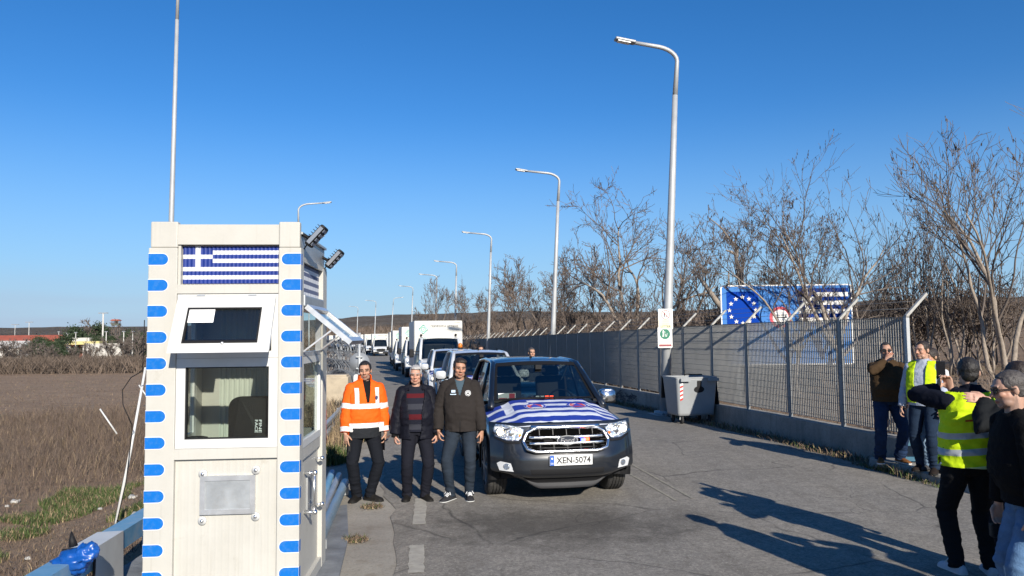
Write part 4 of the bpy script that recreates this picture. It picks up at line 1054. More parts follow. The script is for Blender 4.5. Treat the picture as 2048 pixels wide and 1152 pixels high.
    mb = MB(); fyo = front_y(0, .8) - .055
    em = [(.135 * math.cos(2 * PI * k / 32), .80 + .06 * math.sin(2 * PI * k / 32)) for k in range(32)]
    mb.prism(em, lambda a, b: V((a, fyo, b)), 0, lambda a, b: V((a, fyo + .04, b)))
    mb.prism([(a * .91, .80 + (b - .80) * .82) for a, b in em], lambda a, b: V((a, fyo - .003, b)), 1)
    add_text(mb, 'Ford', .06, lambda a, b: V((a + b * .25, fyo - .006, .80 + b)), 0, .17, .012)
    mb.build('emblem', [M_CHROME, mat('emblem dark', (.03, .035, .05), .3)], gr_, fix=False)
    if first:
        mb = MB(); mb.box((.20, front_y(.2, .8) - .055, .80), (.05, .03, .032)); s_ = mb.build('strobe', M_BLUEL, gr_)
        mb = MB(); mb.box((.255, front_y(.25, .8) - .055, .805), (.05, .03, .034)); mb.build('strobe', M_REDL, gr_)
        mb = MB(); mb.box((-.24, front_y(.24, .8) - .05, .80), (.11, .02, .028)); mb.build('strobe', M_TRIM, gr_)
    # --- headlights
    for s in (-1, 1):
        HL = [(s * .52, .93), (s * .60, .965), (s * .74, .985), (s * .855, .99), (s * .885, .93), (s * .87, .845), (s * .74, .80), (s * .60, .80), (s * .565, .83)]
        mb = MB(); conf(HL, .004, .01, 0, mb); hl = mb.build('headlight', M_LENS, t)
        mb = MB(); conf([(s * .50, .925), (s * .565, .83), (s * .59, .785), (s * .74, .783), (s * .88, .835), (s * .875, .815), (s * .74, .762), (s * .585, .765)], .006, .012, 0, mb); mb.build('black_edge', M_TRIM, hl)
        mb = MB(); c = V((s * .80, front_y(.80, .895) - .012, .895)); mb.ell(c, (.048, .028, .045)); mb.build('bulb', M_BULB, hl)
        mb = MB(); c = V((s * .665, front_y(.665, .885) - .01, .885)); mb.ell(c, (.05, .02, .045)); mb.build('lens', M_CHROME, hl)
        mb = MB(); mb.box(V((s * .575, front_y(.575, .86) - .012, .86)), (.03, .015, .035)); mb.build('indicator', M_AMB, hl)
        # fog lamp
        fo = [(s * .665, .425), (s * .83, .435), (s * .86, .52), (s * .82, .545), (s * .70, .525)]
        mb = MB(); conf(fo, .006, .014, 0, mb); fl = mb.build('fog_lamp', M_BRIGHT, t)
        mb = MB(); conf([(s * .70 + (a - .065) * s, .485 + b) for a, b in circle(.038, 14, .115, 0)], .022, .004, 0, mb); mb.build('lens', M_LENS, fl)
        mb = MB(); conf([(s * .60, .46), (s * .665, .42), (s * .70, .53), (s * .66, .60), (s * .90, .64), (s * .90, .57), (s * .83, .56), (s * .67, .56)][0:4], .003, .004, 0, mb); mb.build('recess', M_TRIM, fl)
    # --- number plate
    mb = MB(); py = front_y(.2, .56) - .065
    mb.box((.03, py, .565), (.54, .012, .125), 0, None, .004); pl = mb.build('number_plate', M_PLATE, t)
    mb = MB(); mb.bb((-.237, py - .0075, .505), (-.185, py - .006, .625), 0); mb.build('blue_strip', M_PBLUE, pl)
    mb = MB(); mb.prism(circle(.012, 12, -.211, .59), lambda a, b: V((a, py - .0085, b)))
    add_text(mb, 'GR', .02, lambda a, b: V((-.211 + a, py - .0085, .53 + b)), 0)
    mb.build('country_letters', M_PLATE, pl, fix=False)
    if first:
        mb = MB(); add_text(mb, 'XEN-5074', .082, lambda a, b: V((.058 + a, py - .0078, .565 + b)), 0, .44, .030); mb.build('plate_lettering', M_SBLK, pl, fix=False)
    # --- cabin
    A0 = (.74, 1.26, 1.14); A1 = (.605, 2.02, 1.735)
    def roof(x, y):
        u = min(1, abs(x) / .64); e = smooth(2.0, 2.3, y) ; return V((x, y + .05 * u * u * (1 if y < 2.3 else 0), 1.745 + .055 * e - .012 * smooth(3.1, 3.5, y) - .045 * u ** 4 - .012 * u ** 2))
    mb = MB(); mb.grid(roof, [-.64 + 1.28 * k / 24 for k in range(25)], [1.98, 2.05, 2.15, 2.3, 2.6, 2.9, 3.2, 3.4, 3.52]); rf = mb.build('roof', BODY, t)
    md = rf.modifiers.new('solid', 'SOLIDIFY'); md.thickness = .04; md.offset = -1
    for s in (-1, 1):
        mb = MB(); mb.tube([V((s * .80, 1.12, 1.10)), V((s * .765, 1.35, 1.215)), V((s * .69, 1.75, 1.52)), V((s * .635, 2.02, 1.715)), V((s * .625, 2.3, 1.745)), V((s * .62, 3.0, 1.76)), V((s * .64, 3.42, 1.72)), V((s * .70, 3.58, 1.50)), V((s * .76, 3.62, 1.17))], [(.045, .035)] * 4 + [(.04, .03)] * 3 + [(.05, .05), (.06, .06)], 8)
        mb.tube([V((s * .775, 2.42, 1.12)), V((s * .70, 2.46, 1.45)), V((s * .625, 2.48, 1.74))], [(.025, .05)] * 3, 8, up=V((0, 1, 0)))
        mb.build('pillar', BODY, t)
    # glass
    def bilin(p00, p10, p11, p01, n, bow):
        def f(u, v):
            a = lerp(lerp(V(p00), V(p10), u), lerp(V(p01), V(p11), u), v); return a + V(bow) * (1 - (2 * u - 1) ** 2)
        return f, [k / n for k in range(n + 1)]
    f, q = bilin((-.745, 1.33, 1.165), (.745, 1.33, 1.165), (.62, 2.02, 1.72), (-.62, 2.02, 1.72), 12, (0, -.09, .03)); mb = MB(); mb.grid(f, q, q); ws_ = mb.build('windscreen', M_CARGLASS, t)
    f2 = lambda u, v: f(u, v) + V((0, -.003, .003))
    mb = MB()
    for a, b, c, d in ((0, 1, 0, .035), (0, 1, .90, 1), (0, .035, .035, .90), (.965, 1, .035, .90)): mb.grid(lambda u, v: f2(lerp(a, b, u), lerp(c, d, v)), q, [0, .5, 1])
    mb.build('black_border', M_TRIM, ws_)
    for x0, x1 in ((-.62, -.02), (.05, .66)): mb = MB(); mb.tube([V((x0, 1.30 - .09 * (1 - (x0 / .745) ** 2), 1.18)), V((x1, 1.32 - .09 * (1 - (x1 / .745) ** 2), 1.20))], .008, 6); mb.build('wiper', M_TRIM, ws_)
    for s in (-1, 1):
        for y0, y1, t0, t1 in ((1.55, 2.40, 2.02, 2.43), (2.50, 3.50, 2.52, 3.34)):
            f, q = bilin((s * .765, y0, 1.13), (s * .765, y1, 1.13), (s * .63, t1, 1.70), (s * .63, t0, 1.70), 6, (0, 0, 0)); mb = MB(); mb.grid(f, q, q); mb.build('side_window', M_CARGLASS, t)
    f, q = bilin((-.70, 3.60, 1.17), (.70, 3.60, 1.17), (.60, 3.45, 1.68), (-.60, 3.45, 1.68), 6, (0, .03, 0)); mb = MB(); mb.grid(f, q, q); mb.build('rear_window', M_CARGLASS, t)
    # interior
    mb = MB(); mb.grid(lambda x, y: V((x, y, 1.13 + .03 * math.sin((y - 1.3) * 6) - .05 * (abs(x) / .7) ** 4)), [-.7 + 1.4 * k / 12 for k in range(13)], [1.26, 1.35, 1.5, 1.65, 1.8]); mb.bb((-.7, 1.8, .8), (.7, 1.84, 1.13)); mb.bb((-.72, 1.3, .5), (.72, 3.55, .62)); mb.build('dashboard', M_INT, t)
    for s in (-1, 1):
        mb = MB(); mb.box((s * .37, 2.55, 1.13), (.50, .14, .68), 0, Matrix.Rotation(R(-12), 3, 'X'), .05); mb.box((s * .37, 2.3, .85), (.5, .5, .14), 0, None, .05); se = mb.build('seat', M_SEAT, t)
        mb = MB(); mb.box((s * .37, 2.66, 1.55), (.27, .10, .17), 0, None, .04); mb.build('headrest', M_SEAT, se)
    mb = MB(); mb.tube([V((.37 + .185 * math.cos(2 * PI * k / 20), 1.88 + .07 * math.sin(2 * PI * k / 20), 1.10 + .17 * math.sin(2 * PI * k / 20))) for k in range(21)], .014, 8); mb.bar((.2, 1.88, 1.1), (.54, 1.88, 1.1), .05, .03); mb.build('steering_wheel', M_TRIM, t)
    mb = MB(); mb.box((0, 1.85, 1.60), (.25, .03, .075), 0, None, .012); mb.box((0, 1.80, 1.66), (.09, .10, .07)); mb.build('rear_view_mirror', M_TRIM, t)
    M_BELT = mat('pale seat belt', (.55, .54, .48), .7)
    for s in (-1, 1): mb = MB(); mb.tube([V((s * .61, 2.44, 1.66)), V((s * .50, 2.6, 1.25)), V((s * .56, 2.5, .9))], [(.025, .004)] * 3, 6); mb.build('seat_belt', M_BELT, t)
    # mirrors
    for s in (-1, 1):
        mb = MB(); mb.loft([[V((s * (.985 + a * .115), y_ + .02 * abs(a), 1.20 + b * zz)) for a, b in rrect(2, 2, .55, 4)] for y_, zz in ((1.62, .085), (1.57, .098), (1.50, .085))]); mi = mb.build('mirror', M_CHROME if first else BODY, t)
        mb = MB(); mb.loft([[V((s * (.985 + a * .118), y_, 1.115 + b * .022)) for a, b in rrect(2, 2, .55, 4)] for y_ in (1.62, 1.52)]); mb.bar((s * .76, 1.58, 1.12), (s * .93, 1.58, 1.14), .06, .05); mb.build('mirror_base', M_TRIM, mi)
    # doors: seams, handles
    mb = MB()
    for s in (-1, 1):
        for y in (1.42, 2.45, 3.58): mb.tube([V((s * (HW * .985 + .001), y, .38)), V((s * (HW + .001), y, .68)), V((s * (HW * .995), y, 1.0)), V((s * (HW * .972), y, 1.09))], .006, 5)
    mb.build('door_seam', M_TRIM, t)
    mb = MB()
    for s in (-1, 1):
        for y in (2.30, 3.40): mb = MB(); mb.bar((s * (HW + .02), y - .1, .98), (s * (HW + .02), y + .1, .98), .03, .035); mb.build('door_handle', M_CHROME if first else M_TRIM, t)
    for s in (-1, 1): mb = MB(); mb.tube([V((s * .98, 1.45, .40)), V((s * .98, 3.6, .40))], .05, 10); mb.bar((s * .8, 1.6, .42), (s * .98, 1.6, .40), .05); mb.bar((s * .8, 3.4, .42), (s * .98, 3.4, .40), .05); mb.build('side_step', M_TRIM, t)
    # black arch liners and underbody
    mb = MB(); mb.bb((-.78, .35, .30), (.78, 5.0, .50)); mb.bb((-.60, .32, .5), (.60, 1.2, .95)); mb.build('chassis', M_TRIM, t)
    mb = MB()
    for s in (-1, 1):
        for yw in (.89, 4.11):
            mb = MB(); n = 24; vs = []
            for k in range(n + 1):
                a = R(-15 + 210 * k / n)
                for x, rr in ((HW + .004, .452), (HW + .012, .485), (HW - .05, .49), (HW - .3, .452)): vs.append(V((s * x, yw + rr * math.cos(a), .40 + rr * math.sin(a))))
            mb.add(vs, [(4 * k + i, 4 * k + i + 1, 4 * k + i + 5, 4 * k + i + 4) for k in range(n) for i in range(3)], 0, True)
            mb.build('wheel_arch', M_TRIM if first else BODY, t)
    for yw in (.89, 4.11):
        for s in (-1, 1):
            mb = MB(); ro = .388; xo = s * .80
            prof = [(-.125, .26), (-.128, .34), (-.115, .372), (-.095, .386), (-.062, .388), (-.058, .378), (-.050, .378), (-.046, .388), (-.02, .389), (-.016, .379), (-.008, .379), (-.004, .389), (.022, .389), (.026, .379), (.034, .379), (.038, .389), (.062, .388), (.066, .378), (.074, .378), (.078, .387), (.10, .38), (.118, .368), (.128, .34), (.125, .26)]
            n = 40; vs = []; 
            for k in range(n):
                a = 2 * PI * k / n
                for x, rr in prof: vs.append(V((xo + x, yw + rr * math.cos(a), ro + rr * math.sin(a))))
            m_ = len(prof); mb.add(vs, [(k * m_ + i, k * m_ + i + 1, ((k + 1) % n) * m_ + i + 1, ((k + 1) % n) * m_ + i) for k in range(n) for i in range(m_ - 1)], 0, False)
            wh = mb.build('wheel', M_TYRE, t)
            mb = MB(); mb.tube([(xo - s * .05, yw, ro), (xo + s * .07, yw, ro), (xo + s * .115, yw, ro)], [.25, .25, .265], 32, cap=False); mb.cyl((xo + s * .0, yw, ro), (xo + s * .02, yw, ro), .25, 24)
            for k in range(6): a = 2 * PI * k / 6; mb.bar((xo + s * .10, yw, ro), (xo + s * .10, yw + .25 * math.cos(a), ro + .25 * math.sin(a)), .055, .03)
            mb.cyl((xo + s * .06, yw, ro), (xo + s * .125, yw, ro), .06, 16); mb.build('rim', M_RIM, wh)
    # rear bumper + tail gate lights
    mb = MB(); mb.bb((-.88, 5.24, .42), (.88, 5.34, .60)); mb.build('rear_bumper', M_CHROME, t)
    for s in (-1, 1): mb = MB(); mb.bb((s * .74, 5.245, .80), (s * .88, 5.27, 1.12)); mb.build('tail_light', M_RED, t)
    mb = MB(); mb.tube([(0.0, 2.35, 1.79), (.0, 2.42, 1.92 if first else 2.02)], [.008, .004], 6); mb.cyl((0, 2.34, 1.79), (0, 2.36, 1.81), .022, 10); mb.build('antenna', M_TRIM, t)
    zremap(t)
    return t
def hood_flag(t, label, M=None):
    """the striped flag laid over the bonnet, a thing of its own, following the bonnet's shape"""
    o = thing('bonnet_flag', label, 'flag', t.location, t.rotation_euler[2], 'flags on the bonnets')
    us = sorted(set([k / 60 for k in range(61)] + [.125, .19, .33])); vs_ = sorted(set([k / 36 for k in range(37)] + [k / 9 for k in range(10)]))
    def f(u, v):   # v=0 windscreen edge, v=1 nose edge
        x = lerp(-.87, .86, u) * (1.0 - .0 * v); y = lerp(1.24, .155, v)
        yy = y + .10 * (abs(x) / .9) ** 3 * (1 - smooth(.12, .9, y))
        z = hood_z(x, y) + .010 + .006 * noise.noise(V((u * 14, v * 5, 1))) + .005 * noise.noise(V((u * 5, v * 16, 4)))
        if v > .92:
            e_ = smooth(.92, 1.0, v); z = lerp(z, .962 - .03 * smooth(.55, .87, abs(x)) * 0, e_); yy = lerp(yy, front_y(x, .97) - .012, e_)
        z += .012 * max(0, noise.noise(V((u * 22, v * 1.5, 7)))) * smooth(.7, 1, v)
        return V((x, yy, z + .0))
    def mf(u, v):
        k = v * 9 + .55
        if u < .33 and k < 5: return 1 if (.125 < u < .19 or 2 < k < 3) else 0
        return 0 if int(k) % 2 == 0 else 1
    bound = [(k - .55) / 9 for k in range(1, 10)]
    vs_ = sorted(set([round(q, 4) for q in vs_ + bound if 0 <= q <= 1]))
    mb = MB(); mb.grid(f, us, vs_, mfn=mf); mb.build('cloth', [M_FCLOTHB, M_FCLOTHW], o)
    for cu in (.36, .70):
        mb = MB(); cv_ = .40
        def e(a, b): 
            p = f(cu + a / 1.73, cv_ - b / 1.08); return p + V((0, 0, .006))
        def disc(r0, r1, mi, dz, n=28):
            pts = []
            for rr in (r0, r1): pts += [e(rr * math.cos(2 * PI * k / n), rr * math.sin(2 * PI * k / n)) + V((0, 0, dz)) for k in range(n)]
            mb.add(pts, [(k, (k + 1) % n, n + (k + 1) % n, n + k) for k in range(n)], mi)
        disc(.0, .15, 0, 0); disc(.118, .145, 1, .002); disc(.0, .105, 2, .002)
        tri = [(-.085, -.06), (.085, -.06), (0, .085)]; mb.add([e(*p) + V((0, 0, .005)) for p in tri], [(0, 1, 2)], 1)
        mb.add([e(*p) + V((0, 0, .006)) for p in [(-.09, .0), (-.06, .05), (.0, .095), (-.02, .05)]], [(0, 1, 2, 3)], 0)
        mb.build('round_emblem', [M_FCLOTHW, M_EMBB, M_EMBR], o, fix=False)
    zremap(o); o.scale = t.scale
    return o

fr = G(1122, 985); HEAD = math.atan2(-.16, .987)
p1 = make_pickup('dark blue grey pickup with a chrome grille and flag on its bonnet, leading the convoy', M_NAVY, True)
p1.scale = (.965,) * 3; p1.location = (.645, 9.08, 0); p1.rotation_euler = (0, 0, R(9.5))
hood_flag(p1, 'blue and white striped flag with two round emblems on the dark pickup bonnet')
def on_car(t, x, y, z): return Matrix.Translation(t.location) @ Matrix.Rotation(t.rotation_euler[2], 4, 'Z') @ (V((x, y, zmap(z))) * t.scale[0])
lb = thing('light_bar', 'lit red and white strobe bar on the dashboard of the dark pickup', 'light bar', on_car(p1, .02, 1.46, 1.165), R(9.5))
mb = MB(); mb.box((0, .01, .03), (.30, .06, .05), 0, None, .01); mb.build('housing', M_TRIM, lb)
for k, m_ in enumerate((M_PLATE, M_PLATE, M_REDL, M_REDL)): mb = MB(); mb.box((-.10 + .066 * k, -.025, .03), (.05, .012, .035)); mb.build('lamp', m_, lb)
cd = thing('dashboard_card', 'white and red card standing on the dashboard of the dark pickup', 'card', on_car(p1, -.53, 1.42, 1.165), R(9.5))
mb = MB(); mb.box((0, 0, .05), (.24, .01, .09)); mb.build('card', M_PLATE, cd)
mb = MB(); mb.bb((.03, -.007, .01), (.11, -.005, .09)); mb.bb((-.11, -.007, .012), (.0, -.005, .03)); mb.build('red_print', M_SRED, cd)
p2 = make_pickup('white pickup standing close behind the dark pickup', M_CARW, False)
p2.scale = (.965,) * 3; p2.location = (-.42, 15.6, road_z(15.6)); p2.rotation_euler = (0, 0, R(10))
hood_flag(p2, 'striped flag on the bonnet of the white pickup behind the dark one')
p3 = copy_tree(p2, (-1.55, 22.2, road_z(22.2)), R(10), 'white pickup with an amber beacon, last of the three pickups before the trucks')
hood_flag(p3, 'striped flag on the bonnet of the white pickup with the beacon')
bq = on_car(p3, .25, 2.35, 1.80)
bc = thing('beacon', 'amber rotating beacon on the roof of the second white pickup', 'beacon', bq, R(10))
mb = MB(); mb.cyl((0, 0, -.02), (0, 0, .04), .085, 18); mb.build('base', M_TRIM, bc)
mb = MB(); mb.tube([(0, 0, .04), (0, 0, .13), (0, 0, .17), (0, 0, .185)], [.075, .072, .05, .01], 18); mb.build('dome', M_AMB, bc)

# ---------------------------------------------------------------- box trucks
M_BOXW = mat('white box panel', (.56, .545, .49), .45, var=.03, vscale=1.5, dirt=(.38, .34, .27), dscale=1.2, damt=.3)
M_BOXS = mat('grey box side', (.44, .45, .47), .4, .35, var=.12, vscale=1.2)
M_LG = mat('logo green', (.08, .34, .26), .6); M_LT = mat('logo teal', (.25, .55, .50), .6); M_LETT = mat('dark lettering', (.07, .07, .07), .6); M_LETG = mat('green grey lettering', (.25, .36, .31), .6)
def make_truck(label):
    t = thing('box_truck', label, 'truck', (0, 0, 0), 0, 'white box trucks in the convoy')
    CW = .98
    # cab
    mb = MB()
    def cr(y, zt, wt, crown, zb=.45, w=CW):
        half = [(0, zb), (w * .9, zb), (w, zb + .12), (w, .95), (w * .99, 1.12), (wt, zt), (wt * .6, zt + crown), (0, zt + crown)]
        return [V((a, y + .16 * (abs(a) / w) ** 3 * (1 - smooth(.0, .9, y)), b)) for a, b in half] + [V((-a, y + .16 * (abs(a) / w) ** 3 * (1 - smooth(0, .9, y)), b)) for a, b in half[-2:0:-1]]
    mb.loft([cr(0.02, .78, .85, .02, .5, .90), cr(.06, 1.0, .84, .03, .45), cr(.35, 1.16, .86, .03), cr(.72, 1.27, .88, .03), cr(1.3, 1.25, .9, .0), cr(2.05, 1.25, .9, .0)])
    mb.grid(lambda x, y: V((x, y, 2.16 - .06 * (abs(x) / .82) ** 3 + .10 * smooth(1.35, 1.9, y))), [-.82 + 1.64 * k / 12 for k in range(13)], [1.36, 1.45, 1.6, 1.8, 2.05])
    for s in (-1, 1):
        mb.tube([V((s * .92, .78, 1.24)), V((s * .87, 1.1, 1.72)), V((s * .81, 1.38, 2.12)), V((s * .81, 2.05, 2.18))], [(.06, .045)] * 4, 8)
        mb.bar((s * .86, 2.0, 1.2), (s * .82, 2.0, 2.2), .1, .12)
    cab = mb.build('cab', M_CARW, t)
    mb = MB(); mb.grid(lambda u, v: V((lerp(-.92, .92, u) * lerp(1, .88, v), lerp(.80, 1.40, v) - .10 * (1 - (2 * u - 1) ** 2), lerp(1.27, 2.13, v))), [k / 10 for k in range(11)], [k / 6 for k in range(7)]); mb.build('windscreen', M_CARGLASS, t)
    for s in (-1, 1): mb = MB(); mb.grid(lambda u, v: V((s * lerp(.92, .82, v), lerp(lerp(.95, 1.95, u), lerp(1.42, 1.95, u), v), lerp(1.27, 2.1, v))), [0, .5, 1], [0, .5, 1]); mb.build('side_window', M_CARGLASS, t)
    mb = MB(); mb.bb((-.9, 1.0, 1.0), (.9, 1.2, 1.25)); mb.bb((-.85, 1.9, .6), (.85, 2.0, 2.0))
    for s in (-1, 1): mb.box((s * .45, 1.7, 1.45), (.5, .14, .8), 0, None, .04)
    mb.build('interior', M_INT, t)
    mb = MB(); mb.prism([(-.5, .98), (.5, .98), (.62, .86), (.45, .68), (-.45, .68), (-.62, .86)], lambda a, b: V((a, .0 + .04 * abs(a), b)), 0, lambda a, b: V((a, .08, b))); mb.bb((-.8, .03, .50), (.8, .1, .60)); mb.build('grille', M_TRIM, t)
    mb = MB(); mb.prism([(-.3, 1.02), (.3, 1.02), (0, .97)], lambda a, b: V((a, -.0, b)), 0, lambda a, b: V((a, .1, b))); mb.build('chrome_chevron', M_CHROME, t)
    for s in (-1, 1): mb = MB(); mb.prism([(s * .60, .90), (s * .88, 1.02), (s * .93, .88), (s * .75, .76), (s * .62, .78)], lambda a, b: V((a, .05 + .13 * (abs(a) / CW) ** 3, b)), 0, lambda a, b: V((a, .3, b))); mb.build('headlight', M_LENS, t)
    mb = MB(); mb.bb((-.98, .05, .34), (.98, .3, .56), 0, .04); mb.build('bumper', M_DARK, t)
    mb = MB(); mb.bb((-.26, .03, .42), (.26, .045, .53)); mb.build('number_plate', M_PLATE, t)
    for s in (-1, 1):
        mb = MB(); mb.box((s * 1.28, 1.02, 1.52), (.20, .10, .36), 0, None, .04); mi = mb.build('mirror', M_TRIM, t)
        mb = MB(); mb.bar((s * .9, 1.05, 1.60), (s * 1.25, 1.02, 1.60), .03); mb.bar((s * .9, 1.05, 1.45), (s * 1.25, 1.02, 1.45), .03); mb.build('mirror_arm', M_TRIM, mi)
    # box
    BWd, z0, z1, y0, y1 = 1.08, .82, 2.95, 2.12, 6.3
    mb = MB(); mb.bb((-BWd, y0, z0), (BWd, y1, z1), 0, .02); mb.build('cargo_box', M_BOXW, t)
    for s in (-1, 1): mb = MB(); mb.bb((s * (BWd + .001), y0 + .05, z0 + .05), (s * (BWd + .012), y1 - .05, z1 - .05)); mb.build('side_panel', M_BOXS, t)
    for s in (-1, 1): mb = MB(); mb.cyl((s * .78, y0 - .06, 2.30), (s * .78, y0, 2.30), .055, 12); mb.build('marker_lamp', M_TRIM, t)
    mb = MB(); yl = y0 - .004
    fn = lambda a, b: V((a, yl, b))
    add_text(mb, 'ΠΕΡΙΦΕΡΕΙΑ ΑΤΤΙΚΗΣ', .115, lambda a, b: V((.28 + a, yl, 2.70 + b)), 0, 1.26, .02)
    add_text(mb, 'ΤΜΗΜΑ ΑΝΘΡΩΠΙΣΤΙΚΗΣ & ΚΟΙΝΩΝΙΚΗΣ', .05, lambda a, b: V((.28 + a, yl, 2.535 + b)), 1, 1.32, .012); add_text(mb, 'ΠΟΛΙΤΙΚΗΣ ΠΡΟΣΤΑΣΙΑΣ', .05, lambda a, b: V((.26 + a, yl, 2.425 + b)), 2, .86, .012)
    add_text(mb, 'ΕΛΛΗΝΙΚΗ', .035, lambda a, b: V((.85 + a, yl, 2.855 + b)), 0, .28, .004)
    mb.build('lettering', [M_LETT, mat('grey lettering', (.3, .31, .3), .6), M_LETG], t, fix=False)
    mb = MB(); lx, lz = -.68, 2.56
    for a0 in range(4):
        rot = R(45 + 90 * a0); rf_ = lambda a, b: V((lx + a * math.cos(rot) - b * math.sin(rot), yl, lz + a * math.sin(rot) + b * math.cos(rot)))
        mb.prism([(-.13, .12), (.13, .12), (.13, .06), (.17, .10), (.15, .165), (-.12, .165)], rf_, a0 % 2)
    for k in range(16):
        a, b = 2 * PI * k / 16, 2 * PI * (k + 1) / 16; mb.add([V((lx + r_ * math.cos(q), yl - .001, lz + r_ * math.sin(q))) for r_, q in ((.075, a), (.075, b), (.105, b), (.105, a))], [(0, 1, 2, 3)], 0)
    mb.prism(circle(.035, 12, lx, lz), lambda a, b: V((a, yl - .002, b)), 1)
    mb.build('logo', [M_LG, M_LT], t, fix=False)
    mb = MB(); mb.bb((-.45, .5, .45), (.45, 6.1, .70)); 
    for s in (-1, 1): mb.bb((s * 1.0, 2.6, .45), (s * 1.03, 4.2, .8))
    mb.build('chassis', M_TRIM, t)
    for yw in (1.0, 4.9):
        for s in (-1, 1):
            mb = MB(); xo = s * .84; mb.tube([(xo - .11, yw, .36), (xo - .09, yw, .36), (xo + .09, yw, .36), (xo + .11, yw, .36)], [.32, .36, .36, .32], 24); wh = mb.build('wheel', M_TYRE, t)
            mb = MB(); mb.cyl((xo + s * .09, yw, .36), (xo + s * .115, yw, .36), .2, 16); mb.build('rim', M_RIM, wh)
    return t
TL = ['white box truck right behind the pickups with its logo and lettering in full view', 'white box truck second behind the pickups, mostly hidden by the first truck', 'white box truck third behind the pickups, showing its dark mirror and grey side',
      'white box truck fourth behind the pickups, almost wholly hidden by the third',
      'white box truck standing alone after the gap, whole front in view', 'white box truck next behind the lone one after the gap', 'white box truck between the round sign post and the lone truck', 'white box truck whose mirrors show just above the round sign',
      'white box truck under the propped booth window, nearer than the rest there', 'white box truck under the propped booth window, middle one there', 'white box truck far along the bend above the razor wire', 'white box truck farthest along the bend beside the booth post']
TP = [(877, 34.0), (840, 45), (815, 56), (804, 67), (760.5, 101), (744, 112), (727, 122), (711, 132), (695, 141), (682, 150), (669, 159), (657, 168)]
tr0 = None
for (px, Yt), lb_ in zip(TP, TL):
    q = P(px, 690, Yt); fd = fence_dir(Yt + 3); rz = -math.atan2(fd.x, fd.y)
    rz = max(R(9), rz) if Yt < 100 else R(12 + (Yt - 100) * .16)
    loc = (q.x + 2.12 * math.sin(rz), q.y - 2.12 * math.cos(rz), road_z(Yt))
    if tr0 is None: tr0 = make_truck(lb_); tr0.location = loc; tr0.rotation_euler = (0, 0, rz)
    else: copy_tree(tr0, loc, rz, lb_)
# ---------------------------------------------------------------- trees and growth
M_BARK = mat('grey brown bark', (.145, .115, .092), .95, var=.3, vscale=9, bump=.6, bscale=30)
M_BARKL = mat('pale weathered bark', (.27, .225, .18), .95, var=.3, vscale=9, bump=.6, bscale=30)
M_TWIG = mat('bare twig', (.13, .105, .088), .95, var=.3, vscale=3)
M_TWIG2 = mat('reddish brown twig', (.135, .102, .08), .95, var=.35, vscale=2)
M_POD = mat('dry seed pod', (.055, .036, .024), .9, var=.3, vscale=30)
M_EVER = mat('evergreen leaf', (.030, .048, .018), .8, var=.45, vscale=2.5)
def rnd(a, b): return random.uniform(a, b)
def wood(stems, levels, minr=.008, pods=0.0, droop=0.0, up=.10, kids=(6, 6, 5, 4), ang=(.55, .65, .7, .75), lenf=(.62, .55, .5, .5), jit=.16, sides=(8, 6, 4, 3, 3), trunk_levels=1, seed=0):
    random.seed(seed); A, Bm, Cm = MB(), MB(), MB()
    def grow(p, d, L_, r, lv):
        n = max(3, int(3 + L_ * (2.2 if lv < 2 else 3))); n = min(n, 9); pts = [p]; dirs = [d]
        for i in range(n):
            d = (d + V((rnd(-1, 1), rnd(-1, 1), rnd(-1, 1))) * jit + V((0, 0, up if lv > 0 else up * .4)) - V((0, 0, droop * lv * .1))).normalized()
            p = p + d * L_ / n; pts.append(p); dirs.append(d)
        rr = [max(minr * .7, r * (1 - .72 * i / n)) for i in range(n + 1)]
        (A if lv < trunk_levels else Bm).tube(pts, rr, sides[min(lv, 4)], cap=lv == 0, smooth=lv < 2)
        if lv >= levels:
            if pods and random.random() < pods:
                for _ in range(random.randint(1, 4)):
                    q = pts[random.randint(1, n)]; a = V((rnd(-.3, .3), rnd(-.3, .3), -1)).normalized() * rnd(.05, .11); b = V((rnd(-1, 1), rnd(-1, 1), 0)).normalized() * .014
                    Cm.add([q - b, q + b, q + a + b * .6, q + a - b * .6], [(0, 1, 2, 3)])
            return
        if lv >= 1:      # short spur twigs
            for _ in range(3 if lv == 1 else 2):
                i = random.randint(1, n - 1); s_, u_ = frame_of(dirs[i]); a = rnd(0, 2 * PI); e = (dirs[i] * .4 + s_ * math.cos(a) + u_ * math.sin(a)).normalized() * rnd(.10, .35)
                Bm.tube([pts[i], pts[i] + e * .5 + V((0, 0, .02)), pts[i] + e + V((0, 0, .06))], [minr * 1.1, minr * .9, minr * .6], 3, cap=False)
        nk = kids[min(lv, len(kids) - 1)]; nk = max(2, int(nk * rnd(.75, 1.3)))
        for j in range(nk):
            t = rnd(.28 if lv else .35, 1.0); i = min(n - 1, int(t * n)); f_ = t * n - i
            q = lerp(pts[i], pts[i + 1], f_); dd = dirs[i + 1]; s_, u_ = frame_of(dd); a = rnd(0, 2 * PI); th = ang[min(lv, 3)] * rnd(.6, 1.3)
            nd = (dd * math.cos(th) + (s_ * math.cos(a) + u_ * math.sin(a)) * math.sin(th)).normalized()
            grow(q, nd, L_ * lenf[min(lv, 3)] * rnd(.65, 1.25) * (1.15 - .45 * t), rr[i] * .62, lv + 1)
    for p, d, L_, r in stems: grow(V(p), V(d).normalized(), L_, r, 0)
    return A, Bm, Cm
def plant(name, label, cat, loc, W, mats, group=None, rz=0.0):
    t = thing(name, label, cat, loc, rz, group); A, Bm, Cm = W
    A.build('trunk', mats[0], t, fix=False); Bm.build('crown', mats[1], t, fix=False)
    if Cm.v: Cm.build('dry_leaves', mats[2], t, fix=False)
    return t
def at(px, Y):
    q = P(px, 690, Y); return V((q.x, q.y, ground_z(q.x, q.y) - .05))
GT = 'bare trees behind the fence'
